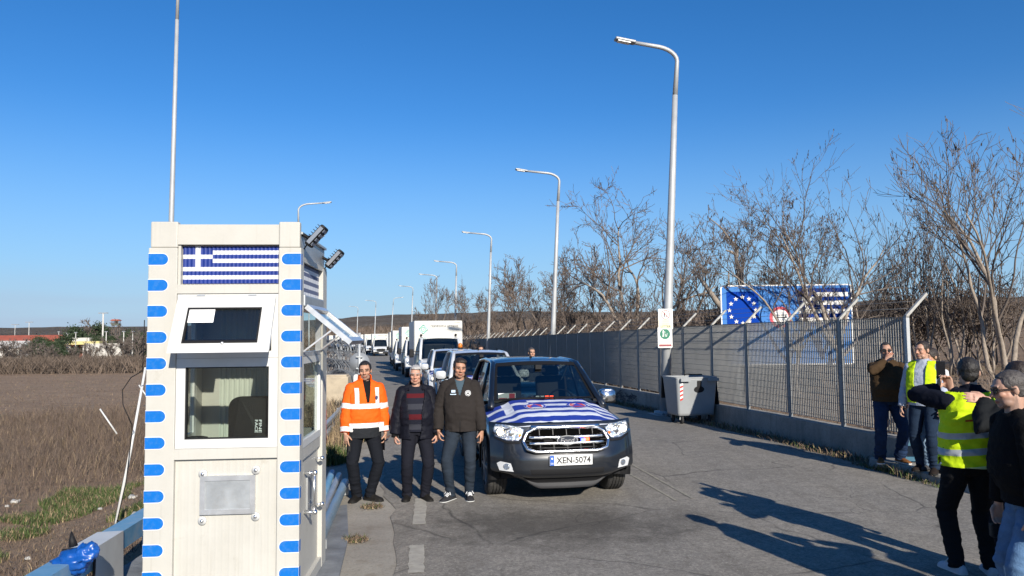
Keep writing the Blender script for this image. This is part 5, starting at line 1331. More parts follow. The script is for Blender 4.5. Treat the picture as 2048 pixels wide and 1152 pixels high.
MT = (M_BARKL, M_TWIG, M_POD)
# the big tree at the edge of the picture
tBig = plant('bare_tree', 'tall bare tree with pale stems at the edge of the view, beyond the fence end', 'tree', at(2012, 21), wood([((0, 0, 0), (-.10, .0, 1), 4.6, .075), ((.15, .1, 0), (.05, .1, 1), 5.0, .07), ((-.2, .2, 0), (-.36, .1, 1), 4.4, .06), ((-.05, -.1, 0), (-.22, -.1, 1), 4.8, .06), ((.3, 0, 0), (.25, .1, 1), 4.8, .07)], 3, .0075, .25, up=.10, kids=(7, 6, 4), ang=(.55, .6, .65), jit=.18, seed=11), MT, GT); tBig.scale = (1.15,) * 3
plant('bare_tree', 'bare tree crossing the striped flag half of the border sign', 'tree', at(1674, 22.4), wood([((0, 0, 0), (.02, 0, 1), 3.4, .10), ((.0, 0, 1.6), (-.55, .05, 1), 4.6, .07), ((.0, 0, 1.6), (-.16, .1, 1), 5.4, .075), ((0, 0, 1.8), (.55, 0, 1), 4.6, .065), ((0, 0, 1.2), (.95, .1, 1), 3.8, .05)], 3, .0075, .75, up=.07, kids=(8, 6, 4), ang=(.6, .65, .7), jit=.23, seed=5), MT, GT).scale = (.86,) * 3
plant('bare_tree', 'slender bare tree rising over the red disc of the border sign', 'tree', at(1598, 22.5), wood([((0, 0, 0), (-.03, 0, 1), 3.6, .075), ((0, 0, 1.6), (-.75, .05, 1), 4.0, .055), ((0, 0, 1.5), (.42, .1, 1), 4.0, .05)], 3, .0075, .8, up=.06, kids=(8, 6, 4), ang=(.65, .65, .7), jit=.24, seed=8), MT, GT).scale = (.86,) * 3
plant('bare_tree', 'bushy bare tree with many dark pods just above the border sign edge', 'tree', at(1528, 27), wood([((0, 0, 0), (0, 0, 1), 3.2, .09), ((0, 0, 1), (-.4, .1, 1), 3.6, .07), ((0, 0, 1), (.3, .1, 1), 3.6, .07)], 3, .009, .9, up=.10, kids=(8, 6, 5), ang=(.6, .6, .65), seed=14), MT, GT)
plant('bare_tree', 'spreading bare tree with crooked limbs behind the tall lamp post', 'tree', at(1272, 35), wood([((0, 0, 0), (-.05, 0, 1), 3.2, .17), ((0, 0, 1.6), (-.95, .1, .9), 5.2, .10), ((0, 0, 1.8), (.75, 0, .9), 4.6, .10), ((0, 0, 2.2), (-.45, .2, 1), 5.2, .10), ((0, 0, 2.4), (.25, .2, 1), 4.8, .09)], 3, .012, .25, up=.04, kids=(8, 6, 5), ang=(.7, .7, .7), jit=.26, seed=21), (M_BARKL, M_TWIG2, M_POD), GT)
plant('bare_tree', 'bare tree with dark pods between the tall lamp post and the broken snag', 'tree', at(1372, 33), wood([((0, 0, 0), (.05, 0, 1), 3.4, .13), ((0, 0, 1.6), (-.4, .1, 1), 4.0, .08), ((0, 0, 1.8), (.45, 0, 1), 3.6, .08)], 3, .011, .6, up=.08, kids=(7, 6, 5), ang=(.6, .65, .65), jit=.2, seed=23), (M_BARK, M_TWIG2, M_POD), GT)
# snag: few thick broken limbs
A, Bm, Cm = MB(), MB(), MB()
A.tube([(0, 0, 0), (.05, 0, 1.6), (.0, 0, 2.6)], [.19, .16, .14], 10)
A.tube([(0, 0, 2.5), (-.5, 0, 3.1), (-1.0, .1, 3.9), (-1.35, .1, 4.4)], [.13, .11, .08, .03], 8); A.tube([(0, 0, 2.5), (.35, 0, 3.2), (.45, 0, 4.0), (.3, 0, 4.7), (.35, 0, 5.2), (.0, 0, 5.6)], [.12, .11, .10, .08, .06, .045], 8)
A.tube([(.0, 0, 5.6), (-.25, 0, 6.0), (-.75, .1, 6.45)], [.04, .03, .012], 6); A.tube([(.05, 0, 2.5), (.0, .1, 3.5), (.02, .1, 4.3)], [.07, .05, .03], 6); A.tube([(.32, 0, 4.9), (.1, 0, 5.05), (-.1, 0, 5.1)], [.06, .05, .03], 6)
for k in range(16): q = V((rnd(-1.2, .5), rnd(-.1, .1), rnd(2.8, 4.6))); Bm.tube([q, q + V((rnd(-.4, .4), rnd(-.3, .3), rnd(.1, .6)))], [.015, .008], 4)
plant('dead_tree', 'broken grey snag with two thick forked limbs behind the fence', 'tree', at(1462, 29), (A, Bm, Cm), (M_BARKL, M_TWIG), GT)
tB = plant('bare_tree', 'low bare tree just past the second lamp from the bin', 'tree', at(1168, 43), wood([((0, 0, 0), (0, 0, 1), 3.2, .11), ((0, 0, 1), (-.5, .1, 1), 3.6, .07), ((0, 0, 1.2), (.45, 0, 1), 3.4, .07)], 3, .014, .5, up=.07, kids=(8, 6, 5), ang=(.65, .7, .7), jit=.2, seed=31), (M_BARK, M_TWIG2, M_POD), GT)
copy_tree(tB, at(1052, 52), R(70), 'low bare tree between the second and third lamps from the bin', scale=(1.1, 1.1, 1.25))
copy_tree(tB, at(1105, 49), R(130), 'low bare tree partly hidden by the second lamp from the bin', scale=(1.1, 1.1, 1.1))
copy_tree(tB, at(996, 60), R(200), 'small bare tree beside the third lamp from the bin', scale=(1.0, 1.0, 1.15))
copy_tree(tB, at(950, 64), R(20), 'small bare tree between the third and fourth lamps from the bin', scale=(1.0, 1.0, 1.1))
copy_tree(tB, at(872, 80), R(300), 'small lone bare tree against the far hill above the box trucks', scale=(1.0, 1.0, 1.45))
copy_tree(tB, at(1222, 41), R(40), 'low bare tree tucked beside the spreading crooked tree', scale=(1.0, 1.0, 1.15))
tS = plant('bare_sapling', 'thin bare sapling right behind the end panel of the fence', 'tree', at(1765, 25), wood([((0, 0, 0), (-.1, 0, 1), 3.2, .045), ((.1, .1, 0), (.12, 0, 1), 3.6, .04), ((.3, .0, 0), (.30, .1, 1), 3.2, .04), ((-.2, .1, 0), (-.3, .1, 1), 2.8, .035)], 2, .007, .5, up=.14, kids=(8, 5), ang=(.45, .55), seed=41), MT, 'saplings behind the fence end')
copy_tree(tS, at(1850, 25), R(100), 'thin bare sapling behind the open vest man', scale=(1.1, 1.1, 1.25))
copy_tree(tS, at(1905, 24), R(220), 'thin bare sapling above the raised phone', scale=(1.1, 1.1, 1.1))
copy_tree(tS, at(1975, 23), R(310), 'low bare sapling above the black sweater man', scale=(1.0, 1.0, .8))
# undergrowth
GS = 'brown shrubs behind the fence'
sh1 = plant('brown_shrub', 'dense brown shrub behind the far end of the fence', 'shrub', at(945, 58), wood([((rnd(-.8, .8), rnd(-.5, .5), 0), (rnd(-.5, .5), rnd(-.4, .4), 1), rnd(1.6, 2.6), .03) for _ in range(11)], 2, .012, .3, up=.05, kids=(7, 5), ang=(.6, .7), trunk_levels=1, seed=51), (M_BARK, M_TWIG2, M_POD), GS)
SH = [(975, 54, 'dense brown shrub behind the third lamp from the bin'), (1010, 52, 'brown shrub over the fence arms near the white pickups'), (1045, 47, 'brown shrub above the roof of the dark pickup'), (1080, 45, 'brown shrub behind the foot of the second lamp from the bin'), (1115, 42, 'brown shrub just past the second lamp from the bin'), (1150, 40, 'brown shrub midway between the two nearest lamps'),
      (1190, 37, 'brown shrub below the spreading crooked tree'), (1225, 35, 'brown shrub close to the litter signs, farther one'), (1262, 32, 'brown shrub close to the litter signs, nearer one'), (1300, 30, 'brown shrub straight behind the tall lamp post'), (1350, 28, 'brown shrub above the wheeled bin'), (1400, 30, 'brown shrub beside the edge of the border sign'), (1450, 31, 'brown shrub around the foot of the broken snag'), (1560, 29, 'brown shrub behind the border sign'), (1640, 30, 'brown shrub behind the striped half of the border sign'), (1740, 27, 'brown shrub past the border sign edge'), (1800, 27, 'brown shrub behind the fence end post'), (1880, 26, 'brown shrub on the bank behind the raised phone'), (1960, 26, 'brown shrub on the bank behind the head of the vest wearer'), (2030, 25, 'brown shrub on the bank at the view edge')]
random.seed(3)
for px, Y, lab in SH: s_ = rnd(.85, 1.25); copy_tree(sh1, at(px, Y), rnd(0, 6), lab, scale=(s_, s_, s_ * rnd(.85, 1.2) * (1 if px < 1700 else .85)))
# brushwood mass in the distance, too dense to count
def brush(name, label, area, n, hgt, mats, kind='stuff', seed=1, wd=.02, m2=.35, lean=.5):
    random.seed(seed); mb = MB()
    for _ in range(n):
        x, y = area(); z = ground_z(x, y); h = hgt * rnd(.4, 1.1); p = V((x, y, z - .05)); q = p + V((rnd(-lean, lean) * h, rnd(-lean, lean) * h, h)); m_ = lerp(p, q, .55) + V((rnd(-.1, .1), rnd(-.1, .1), .1)) * h
        s_ = V((wd, 0, 0)) if random.random() < .5 else V((wd * .7, wd * .7, 0)); mi = random.randrange(len(mats))
        mb.add([p - s_, p + s_, m_ + s_ * .8, m_ - s_ * .8, q], [(0, 1, 2, 3), (3, 2, 4)], mi)
    o = mb.build(name, mats, fix=False); tag(o, label, 'brush' if 'brush' in name else 'grass', kind=kind); return o
M_BR1 = mat('brown brushwood', (.13, .097, .073), .95, var=.4, vscale=.7); M_BR2 = mat('dark brushwood', (.065, .048, .036), .95, var=.4, vscale=.7)
def fence_strip():
    while True:
        y = 14 + 95 * random.random() ** 1.4; x = fence_x(y) + rnd(1.2, 1.5 + y * .30); u = 1024 + 1500 * x / y
        if not (y < 24.5 and 1395 < u < 2300 and random.random() > .03 + .25 * (u > 1850) * (y < 17)): return x, y
brush('brushwood', 'brown leafless brushwood massed behind the fence', fence_strip, 36000, 1.25, [M_BR1, M_BR2, M_TWIG2], wd=.013, lean=.8)
def far_strip():
    y = rnd(130, 300); return fence_x(min(y, 190)) - max(0, y - 190) * .4 + rnd(-60 if y > 200 else 4, 150), y
brush('brushwood_belt', 'dark brown belt of brushwood below the far hill', far_strip, 16000, 3.4, [M_BR1, M_BR2, M_TWIG2], seed=2, wd=.12, lean=.8)
def left_strip():
    y = rnd(74, 95); return -y * rnd(.30, .80), y
brush('brushwood_edge', 'dark brown brushwood along the far edge of the field', left_strip, 14000, 1.7, [M_BR2, M_BR1], seed=4, wd=.035, lean=.9)

# ---------------------------------------------------------------- the field's grasses
M_STRAW = mat('dry straw', (.30, .22, .13), .9, var=.3, vscale=6); M_STRAW2 = mat('brown dry stalk', (.135, .094, .068), .9, var=.3, vscale=6); M_GRASS = mat('green grass blade', (.06, .09, .02), .8, var=.35, vscale=5)
def blades(name, label, area, n, h0, h1, mats, wts, seed=1, w=.006, lean=.5):
    random.seed(seed); mb = MB()
    for _ in range(n):
        x, y, zz, sc_ = area(); h = rnd(h0, h1) * sc_; a = rnd(0, 2 * PI); lx, ly = math.cos(a) * h * lean * random.random() * 1.6, math.sin(a) * h * lean * random.random() * 1.6
        p = V((x, y, zz)); sdw = V((math.cos(a + 1.57), math.sin(a + 1.57), 0)) * w * rnd(.6, 1.3); m_ = p + V((lx * .35, ly * .35, h * .6)); q = p + V((lx, ly, h))
        mb.add([p - sdw, p + sdw, m_ + sdw * .7, m_ - sdw * .7, q], [(0, 1, 2, 3), (3, 2, 4)], random.choices(range(len(mats)), wts)[0])
    return tag(mb.build(name, mats, fix=False), label, 'grass', kind='stuff')
def near_field():
    while True:
        y = 5 + 27 * random.random() ** 1.5; o = rnd(-32, -10.4) if y > 12 else rnd(-20, -10.4); x = fence_x(y) + o
        if x > -y * .75 - 2.5 and noise.noise(V((x * .5, y * .5, 9))) > -.25 - .3 * random.random():
            d = smooth(-.2, .5, noise.noise(V((x * .25, y * .25, 2))) + .25 * smooth(9, 14, y)); return x, y, ground_z(x, y) - .01, (.35 + .9 * d) * (.45 + .55 * smooth(11, 15, y))
blades('dry_grass', 'dry brown weeds and stalks standing over the field', near_field, 34000, .08, .42, [M_STRAW2, M_STRAW, M_BR2], (.66, .12, .22), 5, .0045, .95)
def thick_():
    while True:
        y = rnd(13.5, 29); o = rnd(-30, -10.7); x = fence_x(y) + o
        if x > -y * .75 - 2: return x, y, ground_z(x, y) - .01, smooth(13, 17, y) * (.55 + .6 * max(0, noise.noise(V((x * .4, y * .4, 31))) + .4))
blades('reed_thicket', 'matted thicket of thin reddish brown stalks in the near field', thick_, 26000, .15, .55, [M_BR1, M_STRAW2, M_BR2, M_STRAW], (.42, .3, .2, .08), 15, .0035, .8)
def mid_field():
    y = 26 + 50 * random.random(); return -y * rnd(.28, .75) - 1, y, ground_z(-y * .4, y) - .02, 1
blades('field_stubble', 'low brown stubble over the far half of the field', mid_field, 14000, .03, .13, [M_STRAW2, M_STRAW], (.85, .15), 6, .012, 1.2)
def green_patch():
    while True:
        y = rnd(7, 14.2); x = fence_x(y) + rnd(-22, -10.6)
        if x > -y * .75 - 1 and noise.noise(V((x * .6, y * .9, 4))) > .06: return x, y, ground_z(x, y) - .01, 1
blades('green_grass', 'patches of short green grass in the near field', green_patch, 20000, .04, .14, [M_GRASS, M_STRAW], (.8, .2), 7, .006, .7)
def tuft(c, rx, ry):
    def f():
        a = rnd(0, 2 * PI); r = math.sqrt(random.random()); x, y = c.x + r * rx * math.cos(a), c.y + r * ry * math.sin(a); return x, y, road_z(y) + .02, 1.1 - .5 * r
    return f
blades('grass_tuft', 'bright green grass tuft beside the booth and pipes', tuft(G(660, 925), .34, .5), 1500, .12, .34, [M_GRASS, M_STRAW], (.9, .1), 8, .006, .6)
blades('dry_tuft', 'tall straw coloured grass under the guard rail', tuft(P(672, 840, 15.5), .85, 2.2), 3500, .25, .75, [M_STRAW, M_STRAW2, M_GRASS], (.6, .35, .05), 9, .007, .6)
blades('dry_tuft', 'straw grass around the concrete block', tuft(P(668, 800, 19.5), 1.2, 1.8), 2600, .2, .6, [M_STRAW, M_STRAW2, M_GRASS], (.55, .35, .1), 10, .009, .6)
def verge_():
    y = rnd(11.8, 40); return fence_x(y) + rnd(-.62, -.14), y, road_z(y) + .0, 1
blades('verge_grass', 'thin dry grass and dead leaves along the foot of the wall', verge_, 6000, .03, .13, [M_STRAW2, M_STRAW, M_GRASS], (.5, .3, .2), 11, .007, 1.0)
def kerb_():
    y = rnd(9.6, 11.6); return kx(y) - rnd(.0, .16), y, .02, .5 + smooth(.6, .0, abs(y - 10.7))
blades('kerb_weeds', 'green and dry weeds growing along the kerb by the gate', kerb_, 450, .04, .13, [M_GRASS, M_STRAW2, M_STRAW], (.5, .3, .2), 12, .006, 1.0)
for pxy, lab in (((745, 1018), 'withered weed clump by the boots of the orange jacket man'), ((712, 1085), 'small dry weed clump at the edge of the gutter')):
    blades('weed_clump', lab, tuft(G(*pxy), .14, .10), 260, .02, .08, [M_STRAW2, M_STRAW, M_GRASS], (.5, .3, .2), 13, .005, 1.6)

# ---------------------------------------------------------------- far side of the field
M_ROOFR = mat('red tile roof', (.30, .075, .045), .8, var=.2, vscale=.8); M_WALLW = mat('pale render wall', (.50, .48, .44), .85, var=.1, vscale=.5); M_WALLR = mat('red brick wall', (.20, .07, .05), .85, var=.15, vscale=.6); M_YEL = mat('yellow canopy edge', (.55, .47, .20), .6)
M_WIN = mat('dark window', (.03, .035, .04), .3)
def far(px, py, Y): return P(px, py, Y)
def house(name, label, px, Y, w, d, h, wallm, roofm, rh, gable=True, wins=3):
    q = far(px, 690, Y); z = ground_z(q.x, q.y); t = thing(name, label, 'building', (q.x, q.y, z), R(8))
    mb = MB(); mb.bb((-w / 2, 0, -1), (w / 2, d, h)); mb.build('wall', wallm, t)
    mb = MB()
    if gable: mb.prism([(-.4, h), (d + .4, h), (d / 2, h + rh)], lambda a, b: V((-w / 2 - .4, a, b)), 0, lambda a, b: V((w / 2 + .4, a, b)))
    else: mb.bb((-w / 2 - .5, -.5, h), (w / 2 + .5, d + .5, h + rh))
    mb.build('roof', roofm, t)
    for k in range(wins): u = -w / 2 + w * (k + .5) / wins; mb = MB(); mb.bb((u - .5, -.05, h * .4), (u + .5, .05, h * .75)); mb.build('window', M_WIN, t)
    return t
house('roadside_building', 'low white building with a long red tiled roof beyond the field', 35, 118, 9, 8, 2.3, M_WALLW, M_ROOFR, 1.9)
house('roadside_building', 'pale flat roofed building beside the red roofed one', 72, 135, 6, 6, 3.6, M_WALLW, M_WALLW, .3, False, 2)
house('roadside_building', 'small white gabled house at the view edge beyond the field', 4, 108, 4.5, 5, 2.3, M_WALLW, M_WALLW, 1.0, True, 2)
q = far(152, 690, 116); zg = ground_z(q.x, q.y)
st = thing('filling_station', 'yellow edged flat canopy with a red brick kiosk beyond the field', 'station', (q.x, q.y, zg), R(6))
hC = far(152, 686, 116).z - zg
mb = MB(); mb.bb((-3.4, 0, hC - .25), (3.4, 5, hC + .25)); mb.build('canopy', M_YEL, st); mb = MB(); mb.bb((-1.8, 1.2, hC + .26), (1.4, 4, hC + .8)); mb.build('sign_box', M_WALLW, st)
mb = MB(); mb.bb((-.9, 3, -.5), (1.9, 5, hC - .26)); mb.build('kiosk', M_WALLR, st)
for u in (-2.4, -1.2, .9): mb = MB(); mb.bb((u - .12, .5, -1), (u + .12, .74, hC - .26)); mb.build('post', M_WALLW, st)
q = far(222, 694, 112); zg = ground_z(q.x, q.y); t = thing('white_wall', 'long white boundary wall beyond the field', 'wall', (q.x, q.y, zg), R(5)); hW = far(222, 688, 112).z - zg
mb = MB(); mb.bb((-3.6, 0, -1), (3.6, .3, hW)); mb.build('wall', M_WALLW, t); mb = MB(); mb.bb((-3.7, -.05, hW), (3.7, .35, hW + .1)); mb.build('coping', M_WALLW, t)
q = far(231, 690, 160); zg = ground_z(q.x, q.y); wt = thing('watchtower', 'small steel watchtower with a red roof on the horizon', 'watchtower', (q.x, q.y, zg), R(10)); hT = far(231, 651, 160).z - zg
mb = MB()
for a in (-.55, .55):
    for b in (-.55, .55): mb.bar((a * 1.3, b * 1.3, -1), (a, b, hT), .12)
for k in range(3): mb.bar((-.7, -.6, hT * k / 3.), (.7, -.6, hT * (k + 1) / 3.), .08)
mb.build('leg', M_BARK, wt); mb = MB(); mb.bb((-.75, -.75, hT), (.75, .75, hT + .45)); mb.build('railing', mat('dull green cabin', (.08, .10, .08), .7), wt)
mb = MB()
for a in (-.6, .6):
    for b in (-.6, .6): mb.bb((a - .06, b - .06, hT + .45), (a + .06, b + .06, hT + 1.0))
mb.bb((-.35, .3, hT + .45), (.35, .5, hT + 1.0)); mb.build('cabin', M_BARK, wt); mb = MB(); mb.prism([(-.95, hT + 1.0), (.95, hT + 1.0), (.55, hT + 1.3), (-.55, hT + 1.3)], lambda a, b: V((a, -.9, b)), 0, lambda a, b: V((a, .9, b))); mb.build('roof', M_ROOFR, wt)
def mast(px, ytop, Y, label, r=.09, bar=False):
    q = far(px, 690, Y); z = ground_z(q.x, q.y); t = thing('light_mast', label, 'mast', (q.x, q.y, z), 0, 'light masts beyond the field'); h = far(px, ytop, Y).z - z
    mb = MB(); mb.tube([(0, 0, -.5), (0, 0, h)], [r, r * .7], 8); mb.build('pole', M_WALLW, t)
    mb = MB()
    if bar: mb.bb((-.75, -.1, h), (.75, .1, h + .14))
    else: mb.bb((-.2, -.1, h), (.2, .1, h + .12))
    mb.build('lamp_head', M_HEAD, t)
for px, yt, Y, lb_, r, br in ((205, 627, 120, 'tall white mast beside the watchtower', .16, True), (57, 645, 150, 'grey floodlight mast above the long red roof', .08, True), (29, 650, 150, 'thin floodlight mast at the near end of the red roof', .06, True), (135, 668, 108, 'white pole in front of the yellow canopy', .09, False), (151, 666, 108, 'slim white pole beside the yellow canopy end', .07, False), (212, 664, 106, 'pale pole above the white boundary wall', .09, False), (247, 664, 104, 'pale pole near the booth side of the boundary wall', .09, False), (265, 664, 104, 'pale pole closest to the booth beyond the field', .09, False), (117, 664, 140, 'thin pole between the red roof and the canopy', .06, False)): mast(px, yt, Y, lb_, r, br)
# evergreens and bare trees of the far line
def evergreen(seed, H, Wd, n=5200):
    random.seed(seed); A, Bm = MB(), MB(); A.tube([(0, 0, -.3), (.1, 0, H * .4), (0, .1, H * .8)], [.18, .12, .04], 7)
    cl = [(V((rnd(-1, 1) * Wd * .5, rnd(-1, 1) * Wd * .5, H * rnd(.25, .9))), rnd(.5, 1.1)) for _ in range(16)]
    for c, r in cl:
        A.tube([(0, 0, H * .3), c], [.06, .02], 5)
        for _ in range(n // 16):
            d = V((random.gauss(0, 1), random.gauss(0, 1), random.gauss(0, .7))) * r * .42; p = c + d; a = V((rnd(-1, 1), rnd(-1, 1), rnd(-1, 1))).normalized() * rnd(.06, .14); b = V((rnd(-1, 1), rnd(-1, 1), rnd(-1, 1))).normalized() * .07
            Bm.add([p - a, p + b, p + a, p - b], [(0, 1, 2, 3)])
    return A, Bm, MB()
GE = 'dark evergreens beyond the field'
ev = plant('evergreen_tree', 'dark evergreen next to the red roofed building', 'tree', at(92, 98), evergreen(3, 3.6, 3.0), (M_BARK, M_EVER), GE)
random.seed(9)
for px, Y, sx, sz, lb_ in ((112, 104, 1.1, 1.15, 'dark evergreen between the red roof and the canopy'), (178, 128, 1.5, 1.7, 'tall dark evergreen right of the canopy with the dome crown'), (160, 132, 1.3, 1.45, 'dark evergreen rising behind the canopy'), (72, 100, .8, .8, 'small dark evergreen in front of the pale flat roofed building'), (200, 120, 1.2, 1.2, 'dark evergreen around the foot of the white mast'), (240, 125, 1.2, 1.2, 'dark evergreen below the watchtower'), (130, 95, .8, .7, 'low dark evergreen in front of the canopy'), (270, 110, 1.2, 1.3, 'dark evergreen closest to the booth edge')):
    copy_tree(ev, at(px, Y), rnd(0, 6), lb_, scale=(sx, sx, sz))
GB = 'bare trees beyond the field'
bt = plant('bare_tree', 'bare tree in front of the pale building beyond the field', 'tree', at(42, 92), wood([((0, 0, 0), (0, 0, 1), 2.2, .10), ((0, 0, .6), (-.6, .1, 1), 2.2, .07), ((0, 0, .6), (.6, 0, 1), 2.2, .07)], 3, .022, 0, up=.06, kids=(7, 6, 5), ang=(.65, .7, .7), seed=61), (M_BARK, M_TWIG, M_POD), GB)
for px, Y, s_, lb_ in ((12, 90, 1.0, 'bare tree at the view edge beyond the field'), (66, 90, .9, 'bare tree below the red roof end'), (100, 88, .8, 'low bare tree before the first evergreen'), (150, 90, .8, 'low bare tree before the red kiosk'), (185, 92, .9, 'bare tree before the white boundary wall'), (222, 92, 1.0, 'bare tree under the pale pole by the boundary wall'), (252, 90, 1.1, 'reddish bare tree under the watchtower'), (276, 88, 1.2, 'bare tree touching the booth edge beyond the field'), (197, 130, 1.9, 'wide bare tree on the skyline beside the white mast')):
    copy_tree(bt, at(px, Y), rnd(0, 6), lb_, scale=s_)
# litter in the field
M_LIT = mat('pale litter', (.40, .39, .36), .7)
random.seed(12)
for k, (px, py, lb_) in enumerate(((30, 1003, 'largest scrap of white litter on the green grass'), (14, 1012, 'white litter scrap by the green grass at the view edge'), (265, 1022, 'long white litter scrap beside the booth edge'), (272, 1118, 'crumpled white paper under the blue rail'), (55, 1140, 'orange white scrap of litter near the bottom corner'), (124, 872, 'white rag caught in the dry weeds'), (200, 1030, 'small pale scrap near the foot of the white rod'), (684, 900, 'white rag beside the green grass tuft'))):
    q = G(px, py, -.78 if px < 300 else 0); q.z = ground_z(q.x, q.y) + .02
    mb = MB(); s_ = .08 if k in (0, 2, 3) else .045; mb.ell((0, 0, 0), (s_, s_ * .8, s_ * .5), 0, 8, 6)
    for i, v in enumerate(mb.v): v = V(v); mb.v[i] = tuple(v + V((noise.noise(v * 30), noise.noise(v * 30 + V((3, 0, 0))), noise.noise(v * 30 + V((0, 3, 0))))) * s_ * .6)
    o = mb.build('litter_scrap', M_LIT); o.location = q; tag(o, lb_, 'litter', 'scraps of litter')
# ---------------------------------------------------------------- people
def skin_mat(name, c):
    m = bpy.data.materials.new(name); m.use_nodes = True; nt = m.node_tree; b = nt.nodes['Principled BSDF']
    a = nt.nodes.new('ShaderNodeVertexColor'); a.layer_name = 'Col'
    n = nt.nodes.new('ShaderNodeTexNoise'); n.inputs['Scale'].default_value = 35; n.inputs['Detail'].default_value = 5
    tc = nt.nodes.new('ShaderNodeTexCoord'); nt.links.new(tc.outputs['Object'], n.inputs['Vector'])
    mr = nt.nodes.new('ShaderNodeMapRange'); mr.inputs['To Min'].default_value = .8; mr.inputs['To Max'].default_value = 1.2; nt.links.new(n.outputs['Fac'], mr.inputs['Value'])
    mx = nt.nodes.new('ShaderNodeMix'); mx.data_type = 'RGBA'; mx.blend_type = 'MULTIPLY'; mx.inputs[0].default_value = 1
    nt.links.new(a.outputs['Color'], mx.inputs[6]); nt.links.new(mr.outputs['Result'], mx.inputs[7]); nt.links.new(mx.outputs[2], b.inputs['Base Color'])
    b.inputs['Roughness'].default_value = .5; b.inputs['Specular IOR Level'].default_value = .35
    return m
M_SKIN = skin_mat('skin', None)
def cloth(name, c, rough=.85, bs=60, bstr=.25, var=.12, **k): return mat(name, tuple(x * (.6 if max(c) < .3 else .85) for x in c), rough, 0, var=var, vscale=5, bump=bstr, bscale=bs, spec=.12, **k)
def hairm(name, c): return mat(name, c, .6, 0, var=.3, vscale=60, bump=.35, bscale=90)

SC2 = bpy.data.scenes.new('workbench'); VL2 = SC2.view_layers[0]
def remesh(mb, voxel, it=4, fac=.5):
    me = mb.mesh('tmp', [M_SKIN]); o = bpy.data.objects.new('tmp', me); SC2.collection.objects.link(o)
    r = o.modifiers.new('r', 'REMESH'); r.mode = 'VOXEL'; r.voxel_size = voxel; r.adaptivity = 0
    if it: s_ = o.modifiers.new('s', 'SMOOTH'); s_.iterations = it; s_.factor = fac
    VL2.update(); out = bpy.data.meshes.new_from_object(o.evaluated_get(VL2.depsgraph))
    bpy.data.objects.remove(o); bpy.data.meshes.remove(me)
    out.polygons.foreach_set('use_smooth', [True] * len(out.polygons)); return out
def finish(me, name, mats, parent):
    ix = [0] * len(me.polygons); me.polygons.foreach_get('material_index', ix); me.materials.clear()
    for m in mats: me.materials.append(m)
    me.polygons.foreach_set('material_index', ix)
    me.name = name; o = bpy.data.objects.new(name, me); col.objects.link(o); o.parent = parent; return o
def displace(me, fn):
    n = len(me.vertices); me.update(); co = np.empty(n * 3); no = np.empty(n * 3)
    me.vertices.foreach_get('co', co); me.vertex_normals.foreach_get('vector', no)
    co = co.reshape(-1, 3); no = no.reshape(-1, 3)
    d = np.array([fn(V(c)) for c in co]); me.vertices.foreach_set('co', (co + no * d[:, None]).ravel()); me.update()
def wrinkle(me, amp, sc_=(9, 9, 14), seed=0):
    def fn(c):
        q = V((c.x * sc_[0] + seed, c.y * sc_[1], c.z * sc_[2])); return amp * ((1 - abs(noise.noise(q)) * 2.2) * .6 + noise.noise(q * 2.3) * .5)
    displace(me, fn)
def cut(me, planes, keep=None, matfn=None):
    """bisect along planes; drop faces for which keep(center) is false; set materials"""
    bm = bmesh.new(); bm.from_mesh(me)
    for co_, no in planes: bmesh.ops.bisect_plane(bm, geom=bm.verts[:] + bm.edges[:] + bm.faces[:], plane_co=co_, plane_no=no, dist=1e-5)
    if keep:
        dead = [f for f in bm.faces if not keep(f.calc_center_median())]
        bmesh.ops.delete(bm, geom=dead, context='FACES')
    if matfn:
        for f in bm.faces: f.material_index = matfn(f.calc_center_median())
    for f in bm.faces: f.smooth = True
    bm.to_mesh(me); bm.free(); return me

def ik(a, b, l1, l2, hint):
    d = b - a; L_ = min(d.length, (l1 + l2) * .998); dn = d.normalized(); b = a + dn * L_
    x = (L_ * L_ + l1 * l1 - l2 * l2) / (2 * L_); h = math.sqrt(max(0, l1 * l1 - x * x))
    hn = (hint - dn * hint.dot(dn)); hn.normalize(); return a + dn * x + hn * h, b

